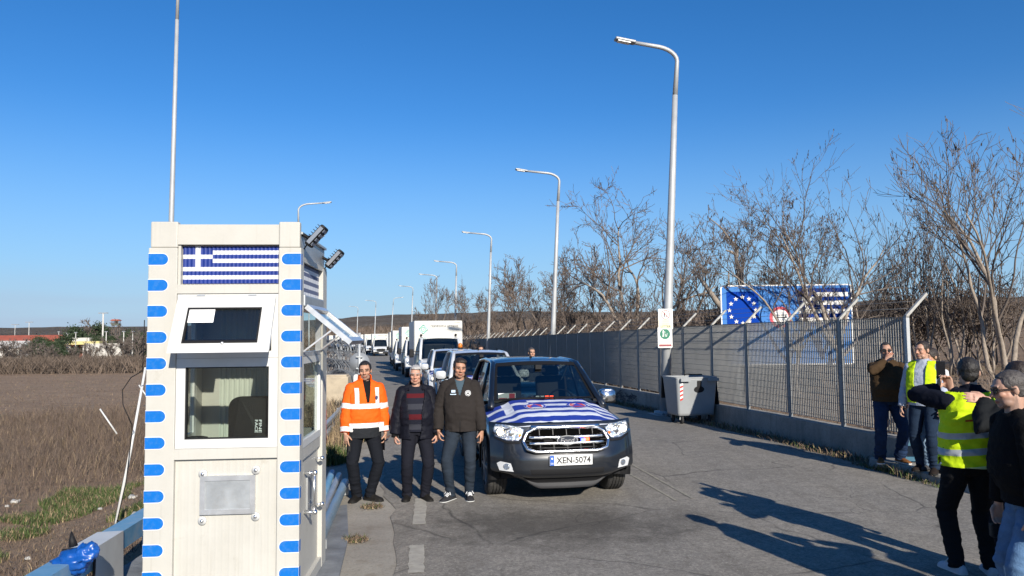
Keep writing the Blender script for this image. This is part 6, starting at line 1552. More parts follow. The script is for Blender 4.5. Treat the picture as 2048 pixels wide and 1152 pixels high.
class Figure:
    """joints of a standing figure facing -y, feet on z=0; person's left is +x"""
    def __init__(s, H=1.75, fat=0.0, shoulders=1.0, feet=None, hips=(0, 0), lean=(0, 0), hands=None, elbows=None, head=(0, 0, 0), turn=0.0):
        k = H / 1.75; s.k = k; s.H = H; s.fat = fat; s.head = head
        s.pel = V((hips[0], hips[1], .93)) * k
        s.chest = V((hips[0] + lean[0] * .7, hips[1] + lean[1] * .7, 1.28)) * k
        s.neck = V((hips[0] + lean[0], hips[1] + lean[1] + .01, 1.475)) * k
        s.headc = s.neck + V((0, -.025, .155)) * k
        tr = Matrix.Rotation(turn, 3, 'Z'); s.tr = tr
        s.sh = {q: V((hips[0] + lean[0], hips[1] + lean[1], 1.405)) * k + tr @ V((q * .166 * shoulders, .005, -.012)) * k for q in (-1, 1)}
        feet = feet or {-1: (-.12, 0, -12), 1: (.12, 0, 12)}
        s.hip, s.kn, s.an, s.toe = {}, {}, {}, {}
        for q in (-1, 1):
            fx_, fy_, ang = feet[q][:3]; lift = feet[q][3] if len(feet[q]) > 3 else 0
            s.hip[q] = s.pel + V((q * .09, 0, -.03)) * k; td = V((math.sin(R(ang)), -math.cos(R(ang)), 0)); s.toe[q] = td
            s.an[q] = V((fx_ * k, fy_ * k, (.085 + lift) * k)); s.kn[q], s.an[q] = ik(s.hip[q], s.an[q], .435 * k, .425 * k, td + V((0, -.001, 0)))
        hands = hands or {}; elbows = elbows or {}
        s.el, s.wr, s.hd, s.hn, s.curl, s.tip = {}, {}, {}, {}, {}, {}
        for q in (-1, 1):
            h = hands.get(q) or dict(pos=(q * .29, -.03, .83)); w_ = V(h['pos']) * k
            hint = V(elbows.get(q, (q * .35, .8, .1)))
            s.el[q], s.wr[q] = ik(s.sh[q], w_, .295 * k, .265 * k, hint)
            s.hd[q] = V(h.get('dir', tuple((s.wr[q] - s.el[q]).normalized()))).normalized()
            n_ = V(h.get('palm', (-q, .25, 0))); n_ = (n_ - s.hd[q] * n_.dot(s.hd[q])).normalized(); s.hn[q] = n_; s.curl[q] = h.get('curl', .9); s.tip[q] = h.get('point', False)
    def hand(s, mb, q):
        k = s.k; w, d, n = s.wr[q], s.hd[q], s.hn[q]; lat = d.cross(n).normalized()
        if (lat.dot(V((0, -1, 0)) if abs(d.z) > .5 else V((0, 0, 1)))) < 0: lat = -lat     # thumb side: forward, or up for a raised hand
        def tube_(pts, rads, n_=8): mb.tube(pts, rads, n_, up=n)
        mb.tube([w - d * .03 * k, w, w + d * .03 * k, w + d * .07 * k, w + d * .093 * k], [(.027 * k, .022 * k), (.028 * k, .021 * k), (.036 * k, .018 * k), (.043 * k, .016 * k), (.040 * k, .013 * k)], 12, up=n)
        for i, (off, ln, c_) in enumerate(((.034, .070, .85), (.0115, .080, 1), (-.0115, .075, 1.05), (-.034, .058, 1.15))):
            c = s.curl[q] * c_
            if s.tip[q] and i == 0: c = .12
            p = w + d * .086 * k + lat * off * k; pts = [p - d * .02 * k, p]; ang = 0
            for j, f in enumerate((.45, .32, .27)):
                ang += c * (.55, .75, .5)[j]; dd = (d * math.cos(ang) + n * math.sin(ang)); p = p + dd * ln * f * k; pts.append(p)
            tube_(pts, [.0095 * k, .0095 * k, .0088 * k, .0080 * k, .0064 * k])
        p = w + d * .02 * k + lat * .026 * k; t1 = (d * .7 + lat * .65 + n * .35).normalized(); t2 = (d * .85 + lat * .15 + n * (.35 + .3 * s.curl[q])).normalized()
        tube_([p, p + t1 * .038 * k, p + t1 * .038 * k + t2 * .03 * k, p + t1 * .038 * k + t2 * .055 * k], [.015 * k, .0125 * k, .0105 * k, .007 * k])
    def torso(s, mb, g=0.0, z0=None, z1=None, n=24, belly=1.0):
        k = s.k; f = s.fat
        sec = [(.86, .172, .118, .01), (.93, .176, .122, .01), (1.0, .168 + .5 * f, .118 + .6 * f, .0 - .5 * f), (1.08, .162 + .75 * f, .116 + .9 * f, -.005 - .75 * f), (1.16, .166 + .7 * f, .118 + .8 * f, -.005 - .6 * f), (1.26, .178 + .4 * f, .124 + .4 * f, 0 - .2 * f), (1.34, .180 + .25 * f, .12 + .2 * f, 0.004), (1.40, .156, .100, .008), (1.445, .105, .080, .012), (1.475, .075, .066, .015)]
        rings = []
        for z, a, b, yo in sec:
            t = (z - .93) / (1.475 - .93); c = lerp(s.pel, s.neck, t) if t > 0 else s.pel.copy(); c = V((c.x, c.y + yo * k, z * k)); tr = Matrix.Rotation(0, 3, 'Z') if t < .3 else s.tr
            ring_ = []
            for i in range(n):
                an = 2 * PI * i / n; cx, sy = math.cos(an), math.sin(an); e = .82
                ring_.append(c + tr @ V((math.copysign(abs(cx) ** e, cx) * (a * k + g), math.copysign(abs(sy) ** e, sy) * (b * k + g), 0)))
            rings.append(ring_)
        mb.loft(rings)
    def arm(s, mb, q, g=0.0, upto=1.0, cuff=0.0):
        k = s.k; a, e, w = s.sh[q], s.el[q], s.wr[q]
        pts = [a, lerp(a, e, .3), lerp(a, e, .7), e, lerp(e, w, .3), lerp(e, w, .65), w]
        rad = [.056, .055, .050, .045, .045, .038, .030]
        if upto < 1: w2 = lerp(e, w, upto); pts = pts[:4] + [lerp(e, w2, .35), lerp(e, w2, .7), w2]
        rad = [r * k + g * (1 + (.15 if 0 < i < 5 else 0)) for i, r in enumerate(rad)]; rad[-1] += cuff
        mb.ell(a, (rad[0] * 1.02,) * 3, 0, 14, 9); mb.tube(pts, rad, 14)
    def leg(s, mb, q, g=0.0, z0=None, flare=0.0):
        k = s.k; h, kn, an = s.hip[q], s.kn[q], s.an[q]
        pts = [h + V((0, .005, .03)) * k, lerp(h, kn, .25), lerp(h, kn, .6), kn, lerp(kn, an, .3), lerp(kn, an, .65), lerp(kn, an, .92), an + V((0, 0, -.03)) * k]
        rad = [(.092, .105), (.088, .098), (.072, .078), (.058, .062), (.056, .062), (.045, .048), (.040, .043), (.040, .042)]
        fl = [0, 0, .003, .006, .010, .016, .022, .024]
        mb.tube(pts, [(a * k + g + flare * f_ / .024, b * k + g + flare * f_ / .024) for (a, b), f_ in zip(rad, fl)], 16, up=V((0, -1, 0)))
    def foot(s, mb, q, g=0.0, sole=False):
        k = s.k; an, td = s.an[q], s.toe[q]; sd = V((-td.y, td.x, 0)); zb = an.z - .085 * k
        c = V((an.x, an.y, zb)); rings = []
        for u, hw, h in ((-.085, .018, .05), (-.07, .034, .07), (-.03, .037, .10), (.03, .039, .10), (.08, .044, .075), (.13, .049, .06), (.17, .044, .05), (.195, .028, .038), (.205, .012, .025)):
            ring_ = []
            for i in range(14):
                a = 2 * PI * i / 14; x = math.cos(a); z = math.sin(a); zz = (max(0, z) ** .8) * h + (0 if z >= 0 else 0)
                ring_.append(c + td * u * k + sd * x * (hw * k + g) * (1.0 if z < .2 else .9) + V((0, 0, max(0.002, zz * k + g * (z > 0)))))
            rings.append(ring_)
        mb.loft(rings)
    def headmat(s):
        y, p, r = s.head; return Matrix.Rotation(y, 3, 'Z') @ Matrix.Rotation(p, 3, 'X') @ Matrix.Rotation(r, 3, 'Y')
    def headpt(s, v): return s.headc + s.headmat() @ (V(v) * s.k)

def head_shape(f, mb, jaw=1.0):
    k = f.k; Mx = f.headmat()
    def E(c, r): mb.ell(f.headpt(c), [x * k for x in r], 0, 18, 12, Mx)
    def T(pts, rads, n=8): mb.tube([f.headpt(p) for p in pts], [r * k for r in rads], n)
    E((0, .018, .035), (.074, .094, .084)); E((0, -.03, .02), (.066, .062, .075)); E((0, -.025, -.042), (.058 * jaw, .064, .072)); E((0, -.066, -.094), (.030 * jaw, .024, .022))
    E((-.036 * jaw, -.035, -.075), (.024, .035, .03)); E((.036 * jaw, -.035, -.075), (.024, .035, .03))
    T([(-.05, -.068, .030), (-.025, -.086, .032), (0, -.089, .028), (.025, -.086, .032), (.05, -.068, .030)], [.012, .012, .011, .012, .012])
    for q in (-1, 1):
        E((q * .042, -.058, -.022), (.022, .026, .02)); E((q * .031, -.070, .006), (.015, .014, .011))
        mb.ell(f.headpt((q * .074, .018, -.005)), (.010 * k, .019 * k, .031 * k), 0, 10, 8, Mx @ Matrix.Rotation(q * R(-22), 3, 'Z'))
    T([(0, -.082, .024), (0, -.099, -.004), (0, -.112, -.026), (0, -.094, -.034)], [.010, .011, .014, .010])
    for q in (-1, 1): E((q * .013, -.094, -.030), (.009, .012, .008))
    T([(-.022, -.083, -.064), (0, -.093, -.061), (.022, -.083, -.064)], [.006, .008, .006]); T([(-.020, -.083, -.073), (0, -.092, -.0735), (.020, -.083, -.073)], [.006, .008, .006])
    nb = f.neck - f.chest
    mb.tube([f.neck + V((0, .005, -.06)) * k, f.neck + V((0, .0, .03)) * k, f.headpt((0, .018, -.06)), f.headpt((0, .02, 0))], [.066 * k, .056 * k, .054 * k, .05 * k], 16)

def paint_head(me, f, skin, hair=(.03, .02, .015), stubble=0.0, glasses=False, brow=None):
    me.color_attributes.new('Col', 'FLOAT_COLOR', 'POINT'); at = me.color_attributes['Col']
    Mi = f.headmat().inverted(); k = f.k; sk = V(skin); brow = V(brow or hair); data = []
    for v in me.vertices:
        p = (Mi @ (v.co - f.headc)) / k; c = sk.copy(); ax = abs(p.x)
        if p.z > -.16 and (v.co - f.headc).length < .2 * k:
            # ruddy cheeks, nose and ears
            c = c.lerp(V((sk.x * 1.02, sk.y * .78, sk.z * .70)), .55 * math.exp(-((ax - .045) ** 2 + (p.z + .03) ** 2) / .0012) * (p.y < 0) + (.45 if (p.y < -.1) else 0))
            if stubble and p.z < -.035 and p.y < .02:
                c = c.lerp(V((.10, .085, .075)), stubble * smooth(-.03, -.055, p.z))
            if p.y < -.055:
                e = ((ax - .031) / .016) ** 2 + ((p.z - .007) / .0065) ** 2
                if e < 1: c = V((.30, .27, .25)) if ax < .022 or ax > .040 else V((.03, .02, .015))
                elif e < 2.2: c = c * .62
                if abs(p.z - (.029 - .10 * max(0, ax - .035))) < .0065 and .012 < ax < .054: c = c.lerp(brow, .85)
                if abs(p.z + .068) < .009 and ax < .025 - .5 * abs(p.z + .068) and p.y < -.08: c = V((sk.x * .80, sk.y * .52, sk.z * .5))
                if abs(p.z + .0685) < .0028 and ax < .026: c = c * .35
                if p.z < -.031 and p.z > -.04 and .004 < ax < .014 and p.y < -.09: c = c * .4
        data += [c.x, c.y, c.z, 1]
    at.data.foreach_set('color', data)

def hair_mesh(f, name, m, parent, style='short', front=.062, side=-.01, back=-.05, vol=.010, recede=0.0):
    mb = MB(); k = f.k; Mx = f.headmat(); g = vol
    mb.ell(f.headpt((0, .020, .037)), [(x + g) * k for x in (.074, .094, .086)], 0, 22, 16, Mx); mb.ell(f.headpt((0, -.022, .03)), [(x + g * .9) * k for x in (.066, .058, .078)], 0, 22, 16, Mx)
    if style == 'full': mb.ell(f.headpt((.012, -.035, .088)), [x * k for x in (.066, .048, .036)], 0, 16, 10, Mx)
    mb.ell(f.headpt((0, .055, -.015)), [(x + g * .6) * k for x in (.062, .052, .062)], 0, 18, 12, Mx)
    me = remesh(mb, .006 * k, 2)
    displace(me, lambda c: k * (.0030 * noise.noise(c * 45 / k) + .0025 * noise.noise(V((c.x * 120, c.y * 40, c.z * 40)) / k)))
    Mi = Mx.inverted()
    def keep(c):
        p = (Mi @ (c - f.headc)) / k; ax = abs(p.x); j = .006 * noise.noise(p * 70)
        hair_front = front + recede * smooth(.0, .05, ax) * smooth(.075, .045, ax) + j
        if p.y < -.02: lim = hair_front if ax < .058 else lerp(hair_front, side + .01, smooth(.058, .07, ax))
        elif p.y < .03: lim = lerp(side + .012, side - .012, smooth(-.02, .0, p.y)) if p.y < .0 else lerp(side + .022, back, smooth(.0, .035, p.y))
        else: lim = back + j
        if -.045 < p.y <= -.02: lim = lerp(side + .012, lim, smooth(-.02, -.045, p.y))
        return p.z > lim
    cut(me, [], keep)
    o = finish(me, name, [m], parent); md = o.modifiers.new('solid', 'SOLIDIFY'); md.thickness = .004; md.offset = -1; return o

def person(label, f, loc, rz, skin=(.42, .24, .16), hair=None, hairc=(.02, .015, .012), stubble=0.0, jaw=1.0, group=None, hairkw={}, voxel=.0052, brow=None):
    t = thing('person', label, 'person', loc, rz, group); t['f'] = 0
    del t['f']
    mb = MB(); f.torso(mb, -.004)
    for q in (-1, 1): f.arm(mb, q, -.004); f.leg(mb, q, -.006); f.foot(mb, q, -.006); f.hand(mb, q)
    head_shape(f, mb, jaw); me = remesh(mb, voxel, 2, .4); paint_head(me, f, skin, hairc, stubble, brow=brow); finish(me, 'body', [M_SKIN], t)
    if hair: hair_mesh(f, 'hair', hair, t, **hairkw)
    return t

def trousers(f, t, m, g=.012, flare=.012, zt=1.02, wr=.006, seed=0, name='trousers'):
    mb = MB(); k = f.k
    for q in (-1, 1): f.leg(mb, q, g, flare=flare)
    rings = []
    for z, a, b in ((.85, .155, .112), (.90, .172, .120), (.96, .174, .122), (zt, .166 + .4 * f.fat, .118 + .5 * f.fat)):
        c = V((f.pel.x, f.pel.y + (.008 - .4 * f.fat * (z > 1)) * k, z * k)); rings.append([c + V((math.cos(2 * PI * i / 24) * (a * k + g), math.sin(2 * PI * i / 24) * (b * k + g), 0)) for i in range(24)])
    mb.loft(rings); mb.ell(V((f.pel.x, f.pel.y + .02 * k, .87 * k)), (.10 * k, .10 * k, .075 * k))
    for q in (-1, 1): mb.ell(f.hip[q] + V((0, .05, -.01)) * k, (.085 * k, .085 * k, .10 * k))
    me = remesh(mb, .010, 3); me.update()
    # folds: rings low on the leg, creases behind the knee and at the crotch
    def fold(c):
        z = c.z / k
        low = smooth(.42, .12, z); kn = math.exp(-((z - .48) / .09) ** 2); cr = math.exp(-((z - .82) / .07) ** 2)
        n_ = noise.noise(V((c.x * 6 + seed, c.y * 6, c.z * 34 + 2 * noise.noise(V((c.x * 8, c.y * 8, seed)))))); n2 = noise.noise(V((c.x * 12, c.y * 12 + seed, c.z * 9)))
        return wr * (n_ * (1.5 * low + .9 * kn + .8 * cr + .25) + .8 * n2)
    displace(me, fold)
    # trousers end at the shoe
    lo = min(a.z for a in f.an.values()); 
    cut(me, [(V((0, 0, .055 * k)), V((0, 0, 1)))], lambda c: c.z > .055 * k)
    return finish(me, name, [m], t)
def shoes(f, t, m, msole, mlace=None, name='shoe', high=False, toe=None):
    for q in (-1, 1):
        mb = MB(); f.foot(mb, q, .010)
        if high: mb.tube([f.an[q] + V((0, 0, -.04)), f.an[q] + V((0, .005, .05))], [(.052, .056), (.055, .058)], 14)
        me = remesh(mb, .007, 3); zb = f.an[q].z - .085 * f.k
        cut(me, [(V((0, 0, zb + .024)), V((0, 0, 1)))], None, lambda c: 1 if c.z < zb + .024 else 0)
        o = finish(me, name, [m, msole], t)
        if mlace:
            mb = MB(); td = f.toe[q]; sd = V((-td.y, td.x, 0)); c = V((f.an[q].x, f.an[q].y, zb))
            for u, z in ((.045, .108), (.065, .100), (.085, .090), (.105, .080)):
                mb.tube([c + td * u - sd * .028 + V((0, 0, z - .012)), c + td * (u + .005) + V((0, 0, z + .006)), c + td * u + sd * .028 + V((0, 0, z - .012))], .0065, 6)
            for a in (-1, 1): mb.tube([c + td * .05 + V((0, 0, .112)), c + td * .06 + sd * a * .03 + V((0, 0, .115)), c + td * .075 + sd * a * .05 + V((0, 0, .085))], .005, 6)
            mb.build('lace', mlace, o)
def top(f, t, name, mats, g=.016, hem=.90, upto=.94, wr=.006, seed=0, sleeves=True, collar=None, planes=[], keep=None, matfn=None, voxel=.0095, cuff=.004, hemg=0.0, sc_=(9, 9, 12), solid=0.0):
    mb = MB(); k = f.k; f.torso(mb, g)
    rings = []
    for z, e in ((1.02, 0), (.95, hemg * .4), (min(hem, .92) - .03, hemg)): rings.append([V((f.pel.x, f.pel.y + (.006 - .35 * f.fat) * k, z * k)) + V((math.cos(2 * PI * i / 24) * ((.172 + .4 * f.fat) * k + g + e), math.sin(2 * PI * i / 24) * ((.122 + .55 * f.fat) * k + g + e), 0)) for i in range(24)])
    mb.loft(rings)
    for q in (-1, 1):
        mb.tube([f.neck + V((q * .045 * k, .01, -.02 * k)), lerp(f.neck, f.sh[q], .6) + V((0, 0, .004 * k)), f.sh[q] + V((0, 0, -.008 * k))], [.042 * k + g, .046 * k + g * .8, .046 * k + g * .8], 12)
    if collar:
        cz, cr_ = collar; mb.tube([f.neck + V((0, .004, -.02)) * k, f.neck + V((0, .0, cz * .5)) * k, f.neck + V((0, -.004, cz)) * k], [(.070 * k + cr_, .068 * k + cr_)] * 2 + [(.066 * k + cr_, .066 * k + cr_)], 18)
    me = remesh(mb, voxel, 3); wrinkle(me, wr, sc_, seed)
    cut(me, [(V((0, 0, hem * k)), V((0, 0, 1)))], lambda c: c.z > hem * k)
    if sleeves:
        mb = MB()
        for q in (-1, 1): f.arm(mb, q, g * .9, upto, cuff)
        m2 = remesh(mb, voxel, 3); wrinkle(m2, wr, sc_, seed + 3)
        def elbow(c):
            o_ = 0
            for q in (-1, 1):
                d = (c - f.el[q]).length
                if d < .16 * k: ax = (f.wr[q] - f.el[q]).normalized(); o_ += .006 * math.sin(42 * (c - f.el[q]).dot(ax) / k + 6 * noise.noise(c * 9)) * smooth(.16 * k, .02, d)
            return o_
        displace(m2, elbow)
        bm = bmesh.new(); bm.from_mesh(me); bm.from_mesh(m2); bm.to_mesh(me); bm.free(); bpy.data.meshes.remove(m2)
    cut(me, planes, keep, matfn)
    o = finish(me, name, mats, t)
    if solid: md = o.modifiers.new('solid', 'SOLIDIFY'); md.thickness = solid; md.offset = -1
    return o
def seg_band(f, q, part, t0, t1):
    """two planes across a sleeve; test for points between them"""
    a, b = (f.sh[q], f.el[q]) if part == 'upper' else (f.el[q], f.wr[q]); d = (b - a).normalized(); L_ = (b - a).length
    def inside(c):
        u = (c - a).dot(d) / L_; r = ((c - a) - d * (c - a).dot(d)).length; return t0 < u < t1 and r < .095 * f.k
    return [(a + d * L_ * t0, d), (a + d * L_ * t1, d)], inside

M_TROUS = cloth('black navy trousers', (.014, .016, .022)); M_TROUS2 = cloth('dark navy trousers', (.016, .017, .026)); M_BOOT = cloth('black worn boot leather', (.022, .020, .018), .6, 30, .4)
M_SOLE = cloth('dark sole', (.03, .03, .03)); M_SOLEW = cloth('white sole', (.62, .62, .60), .7); M_LACE = cloth('white lace', (.72, .72, .72))
M_ORANGE = cloth('high visibility orange cloth', (.90, .13, .012), .7, 25, .35, .08); M_REFL = mat('reflective tape', (.66, .64, .62), .45, .0, var=.12, vscale=14, bump=.3, bscale=40)
M_CHAR = cloth('charcoal cloth', (.030, .033, .038)); M_BLKS = cloth('black knit', (.014, .014, .015))
M_HGREY = hairm('grey hair', (.36, .35, .34)); M_HBLK = hairm('black hair', (.012, .010, .009)); M_HBRN = hairm('dark brown hair', (.022, .014, .010)); M_HSALT = hairm('greying hair', (.06, .052, .048))
M_PHONE = mat('phone glass', (.01, .01, .012), .15)

def place(px, py, z=0.0): 
    p = G(px, py, z); p.z = z; return p

# ---- 1: man in the orange jacket
f = Figure(1.725, .018, 1.0, hips=(-.02, 0), lean=(.015, 0), turn=R(-6), feet={-1: (-.10, .02, -30), 1: (.055, -.04, 42)}, hands={-1: dict(pos=(-.265, -.10, .83), dir=(.12, -.25, -1), palm=(.8, .5, 0), curl=.75, point=True), 1: dict(pos=(.255, -.07, .80), dir=(-.1, -.15, -1), palm=(-1, .2, 0), curl=.9)}, elbows={-1: (-.5, .8, .1), 1: (.5, .8, .1)}, head=(R(-14), R(4), R(-3)))
t = person('man in an orange high visibility jacket with white reflective bands and dark trousers', f, place(730, 1001), R(20), hair=M_HBLK, hairc=(.012, .01, .009), stubble=.45, hairkw=dict(front=.084, side=.0, vol=.007))
k = f.k
p1_, in1 = seg_band(f, -1, 'upper', .62, .84); p2_, in2 = seg_band(f, 1, 'upper', .62, .84); p3_, in3 = seg_band(f, -1, 'fore', .68, .90); p4_, in4 = seg_band(f, 1, 'fore', .68, .90)
hz_ = lambda a: V((0, 0, a * k))
def mf(c):
    z = c.z / k
    if in1(c) or in2(c) or in3(c) or in4(c): return 1
    if abs(c.x) < .215 * k + .0:
        if 1.165 < z < 1.225 or .925 < z < .985: return 1
        if z < .925: return 2
        if 1.225 < z < 1.42 and .10 < abs(c.x - .005) < .15 and c.y < .0: return 1
    return 0
w_v = lambda c: (.012 + .14 * max(0, (c.z / k - 1.22))) * k
def kp(c): return not (c.y < .0 and c.z / k > 1.235 and abs(c.x - .01) < w_v(c))
pl = [(hz_(z), V((0, 0, 1))) for z in (.925, .985, 1.165, 1.225, 1.42)] + p1_ + p2_ + p3_ + p4_ + [(V((s * .10 + .005, 0, 0)), V((1, 0, 0))) for s in (-1, 1)] + [(V((s * .15 + .005, 0, 0)), V((1, 0, 0))) for s in (-1, 1)]
pl += [(V((.01 + s * .012 * k, 0, 1.22 * k)), V((1, 0, -s * .14)).normalized()) for s in (-1, 1)]
top(f, t, 'sweater', [M_BLKS], .012, .98, .9, .003, 3, collar=(.035, 0))
top(f, t, 'jacket', [M_ORANGE, M_REFL, M_CHAR], .034, .80, .92, .009, 1, collar=(.105, .016), planes=pl, keep=kp, matfn=mf, cuff=.004, hemg=.012, solid=.008)
mb = MB(); yj = -.155 * k - f.fat; mb.prism(circle(.016, 14, .115, 1.30 * k, .022), lambda a, b: V((a, yj, b)), 0, lambda a, b: V((a, yj + .02, b))); mb.build('badge', mat('navy badge', (.02, .03, .10), .6), t)
trousers(f, t, M_TROUS, .014, .014, wr=.008, seed=1); shoes(f, t, M_BOOT, M_SOLE, name='boot', high=True)
def held(f, t, q, name, label, cat, build_, off=(0, 0, 0)):
    w = f.wr[q] + f.hd[q] * .10 * f.k + f.hn[q] * .022 * f.k; p = Matrix.Translation(t.location) @ Matrix.Rotation(t.rotation_euler[2], 4, 'Z') @ (w + V(off))
    o = thing(name, label, cat, p, t.rotation_euler[2]); build_(o); return o
def rad_(o):
    mb = MB(); mb.box((0, 0, -.03), (.035, .028, .11), 0, None, .006); mb.build('body', M_BLACK, o); mb = MB(); mb.tube([(.01, 0, .02), (.01, 0, .06)], .006, 6); mb.tube([(-.01, 0, -.08), (-.02, .01, -.13), (.0, .01, -.15)], .007, 6); mb.build('aerial', M_BLACK, o)
held(f, t, -1, 'hand_radio', 'small black radio hanging from the pointing hand of the orange jacket man', 'radio', rad_, (.015, -.02, -.03))
def ph_(o):
    mb = MB(); mb.box((0, 0, -.02), (.012, .075, .15), 0, Matrix.Rotation(R(15), 3, 'Z'), .004); mb.build('case', M_PHONE, o); mb = MB(); mb.box((.008, 0, .03), (.004, .03, .03)); mb.build('camera_lens', M_BLACK, o)
held(f, t, 1, 'phone', 'dark phone held low at the side by the orange jacket man', 'phone', ph_, (-.0, -.01, -.02))

# ---- 2: grey haired man in the open navy jacket
f = Figure(1.665, .035, 1.0, hips=(.012, 0), lean=(-.012, .01), turn=R(4), feet={-1: (-.115, 0, -6), 1: (.115, -.03, 26)}, hands={-1: dict(pos=(-.28, -.08, .80), dir=(.1, -.2, -1), palm=(1, .25, 0), curl=1.25), 1: dict(pos=(.28, -.06, .83), dir=(-.1, -.2, -1), palm=(-1, .25, 0), curl=1.3)}, elbows={-1: (-.6, .7, .1), 1: (.6, .7, .1)}, head=(R(-3), R(6), 0))
t = person('grey haired man in an open navy jacket over a striped burgundy sweater', f, place(832, 1000), R(6), (.47, .26, .185), M_HGREY, (.30, .29, .28), .1, 1.08, hairkw=dict(style='full', front=.082, side=-.002, vol=.009))
k = f.k
bands = [(1.335, 1.39, 1), (1.26, 1.335, 0), (1.19, 1.26, 2), (1.13, 1.19, 0), (1.06, 1.13, 1), (1.0, 1.06, 0), (.93, 1.0, 2)]
def mf2(c):
    for a, b, m_ in bands:
        if a < c.z / k < b: return m_
    return 0
M_SWN = cloth('navy knit', (.020, .022, .036)); M_SWR = cloth('burgundy knit', (.12, .014, .02)); M_SWG = cloth('slate knit', (.055, .058, .075)); M_NJ = cloth('navy jacket nylon', (.012, .013, .022), .6)
top(f, t, 'sweater', [M_SWN, M_SWR, M_SWG], .013, .90, .9, .003, 5, planes=[(V((0, 0, b * k)), V((0, 0, 1))) for a, b, _ in bands] + [(V((0, 0, .93 * k)), V((0, 0, 1)))], matfn=mf2, collar=(.008, -.006))
gap = lambda c: (.085 + .035 * smooth(1.1, 1.4, c.z / k) * (c.z / k < 1.44) - .03 * smooth(.95, .8, c.z / k)) * k
top(f, t, 'jacket', [M_NJ], .036, .81, .93, .009, 11, collar=(.075, .018), keep=lambda c: not (c.y < f.pel.y + .02 and abs(c.x) < gap(c) and c.z / k < 1.62), cuff=.006, hemg=.012, solid=.008)
mb = MB()
for q in (-1, 1): p = lerp(f.el[q], f.wr[q], .90); mb.tube([p, p + (f.wr[q] - f.el[q]).normalized() * .05], [.044, .041], 16)
mb.build('cuff', M_BLKS, t)
trousers(f, t, M_TROUS2, .016, .012, wr=.006, seed=4); shoes(f, t, M_BOOT, M_SOLE)

# ---- 3: man in the charcoal fleece
f = Figure(1.75, .022, 1.03, feet={-1: (-.12, -.05, -34), 1: (.11, -.02, 4)}, hips=(.02, 0), lean=(-.02, -.012), turn=R(-5), hands={-1: dict(pos=(-.27, -.05, .86), dir=(.1, -.25, -1), palm=(1, .3, 0), curl=.9), 1: dict(pos=(.275, -.10, .82), dir=(-.05, -.3, -1), palm=(-.9, .45, 0), curl=.7, point=True)}, elbows={-1: (-.6, .7, .1), 1: (.6, .7, .1)}, head=(R(10), R(8), R(4)))
t = person('dark haired man in a charcoal fleece and blue jeans touching the dark pickup', f, place(921, 999), R(4), (.40, .215, .14), M_HBRN, (.02, .014, .01), .25, 1.06, hairkw=dict(style='full', front=.080, side=-.002, vol=.009))
k = f.k
M_FLEECE = cloth('charcoal brown fleece', (.048, .041, .038), .95, 160, .5); M_JEAN = cloth('dark blue jeans', (.035, .048, .068), .9, 90, .3, .25); M_TEE = cloth('slate blue shirt', (.09, .14, .18))
top(f, t, 'shirt', [M_TEE], .012, .98, .5, .003, 2, collar=(.02, 0))
top(f, t, 'fleece', [M_FLEECE], .032, .855, .95, .008, 21, collar=(.07, .014), keep=lambda c: not (c.y < 0 and c.z / k > 1.30 and abs(c.x) < (.008 + .30 * (c.z / k - 1.30)) * k), solid=.008, hemg=.004)
yj = lambda x, z: -.160 * k - f.fat * .5
mb = MB(); mb.prism(circle(.036, 22, .10, 1.325 * k), lambda a, b: V((a, -.1655, b)), 0, lambda a, b: V((a, -.13, b))); mb.prism(circle(.029, 22, .10, 1.325 * k), lambda a, b: V((a, -.1672, b)), 1); mb.prism(circle(.024, 22, .10, 1.325 * k), lambda a, b: V((a, -.1685, b)), 0); mb.prism([(.085, 1.315 * k), (.115, 1.315 * k), (.10, 1.342 * k)], lambda a, b: V((a, -.1695, b)), 1); mb.build('chest_badge', [M_LACE, M_CHAR], t)
mb = MB(); mb.prism([(-.105, 1.335 * k), (-.055, 1.335 * k), (-.055, 1.365 * k), (-.105, 1.365 * k)], lambda a, b: V((a, -.1655, b)), 0, lambda a, b: V((a, -.13, b))); mb.prism([(-.12, 1.308 * k), (-.045, 1.308 * k), (-.045, 1.318 * k), (-.12, 1.318 * k)], lambda a, b: V((a, -.1655, b)), 0, lambda a, b: V((a, -.13, b))); mb.build('flag_patch', mat('pale flag patch', (.50, .62, .74), .7), t)
mb = MB(); mb.tube([V((0, -.158 - f.fat * .6, z * k)) for z in (.86, 1.0, 1.1, 1.2, 1.30)], .004, 6); mb.build('zip', M_CHAR, t)
trousers(f, t, M_JEAN, .012, .006, wr=.007, seed=8); shoes(f, t, cloth('dark grey sneaker', (.045, .045, .05)), M_SOLEW, M_LACE)

# ---- 4: man in the brown sweater, cigarette hand at the mouth
KB = .13
f = Figure(1.74, .06, 1.08, feet={-1: (-.13, 0, -14), 1: (.14, .03, 24)}, hands={-1: dict(pos=(-.05, -.19, 1.49), dir=(.45, .02, .85), palm=(.4, .9, -.2), curl=.55), 1: dict(pos=(.26, -.06, .90), dir=(-.2, -.1, -1), palm=(-1, .2, 0), curl=1.0)}, elbows={-1: (-.9, -.3, -.6), 1: (.6, .7, .1)}, head=(R(-8), R(2), 0))
q = place(1781, 926, KB); q.y -= .0
t = person('man in a brown sweater and sunglasses raising a hand to his mouth', f, q, R(-12), (.42, .24, .165), hairm('cropped hair', (.03, .025, .022)), (.03, .025, .02), .35, 1.1, hairkw=dict(front=.090, side=.008, vol=.005, recede=.02))
M_BROWN = cloth('brown sweater', (.085, .052, .027), .9, 70, .35)
top(f, t, 'sweater', [M_BROWN], .022, .90, .92, .010, 31, collar=(.012, .004), hemg=.0)
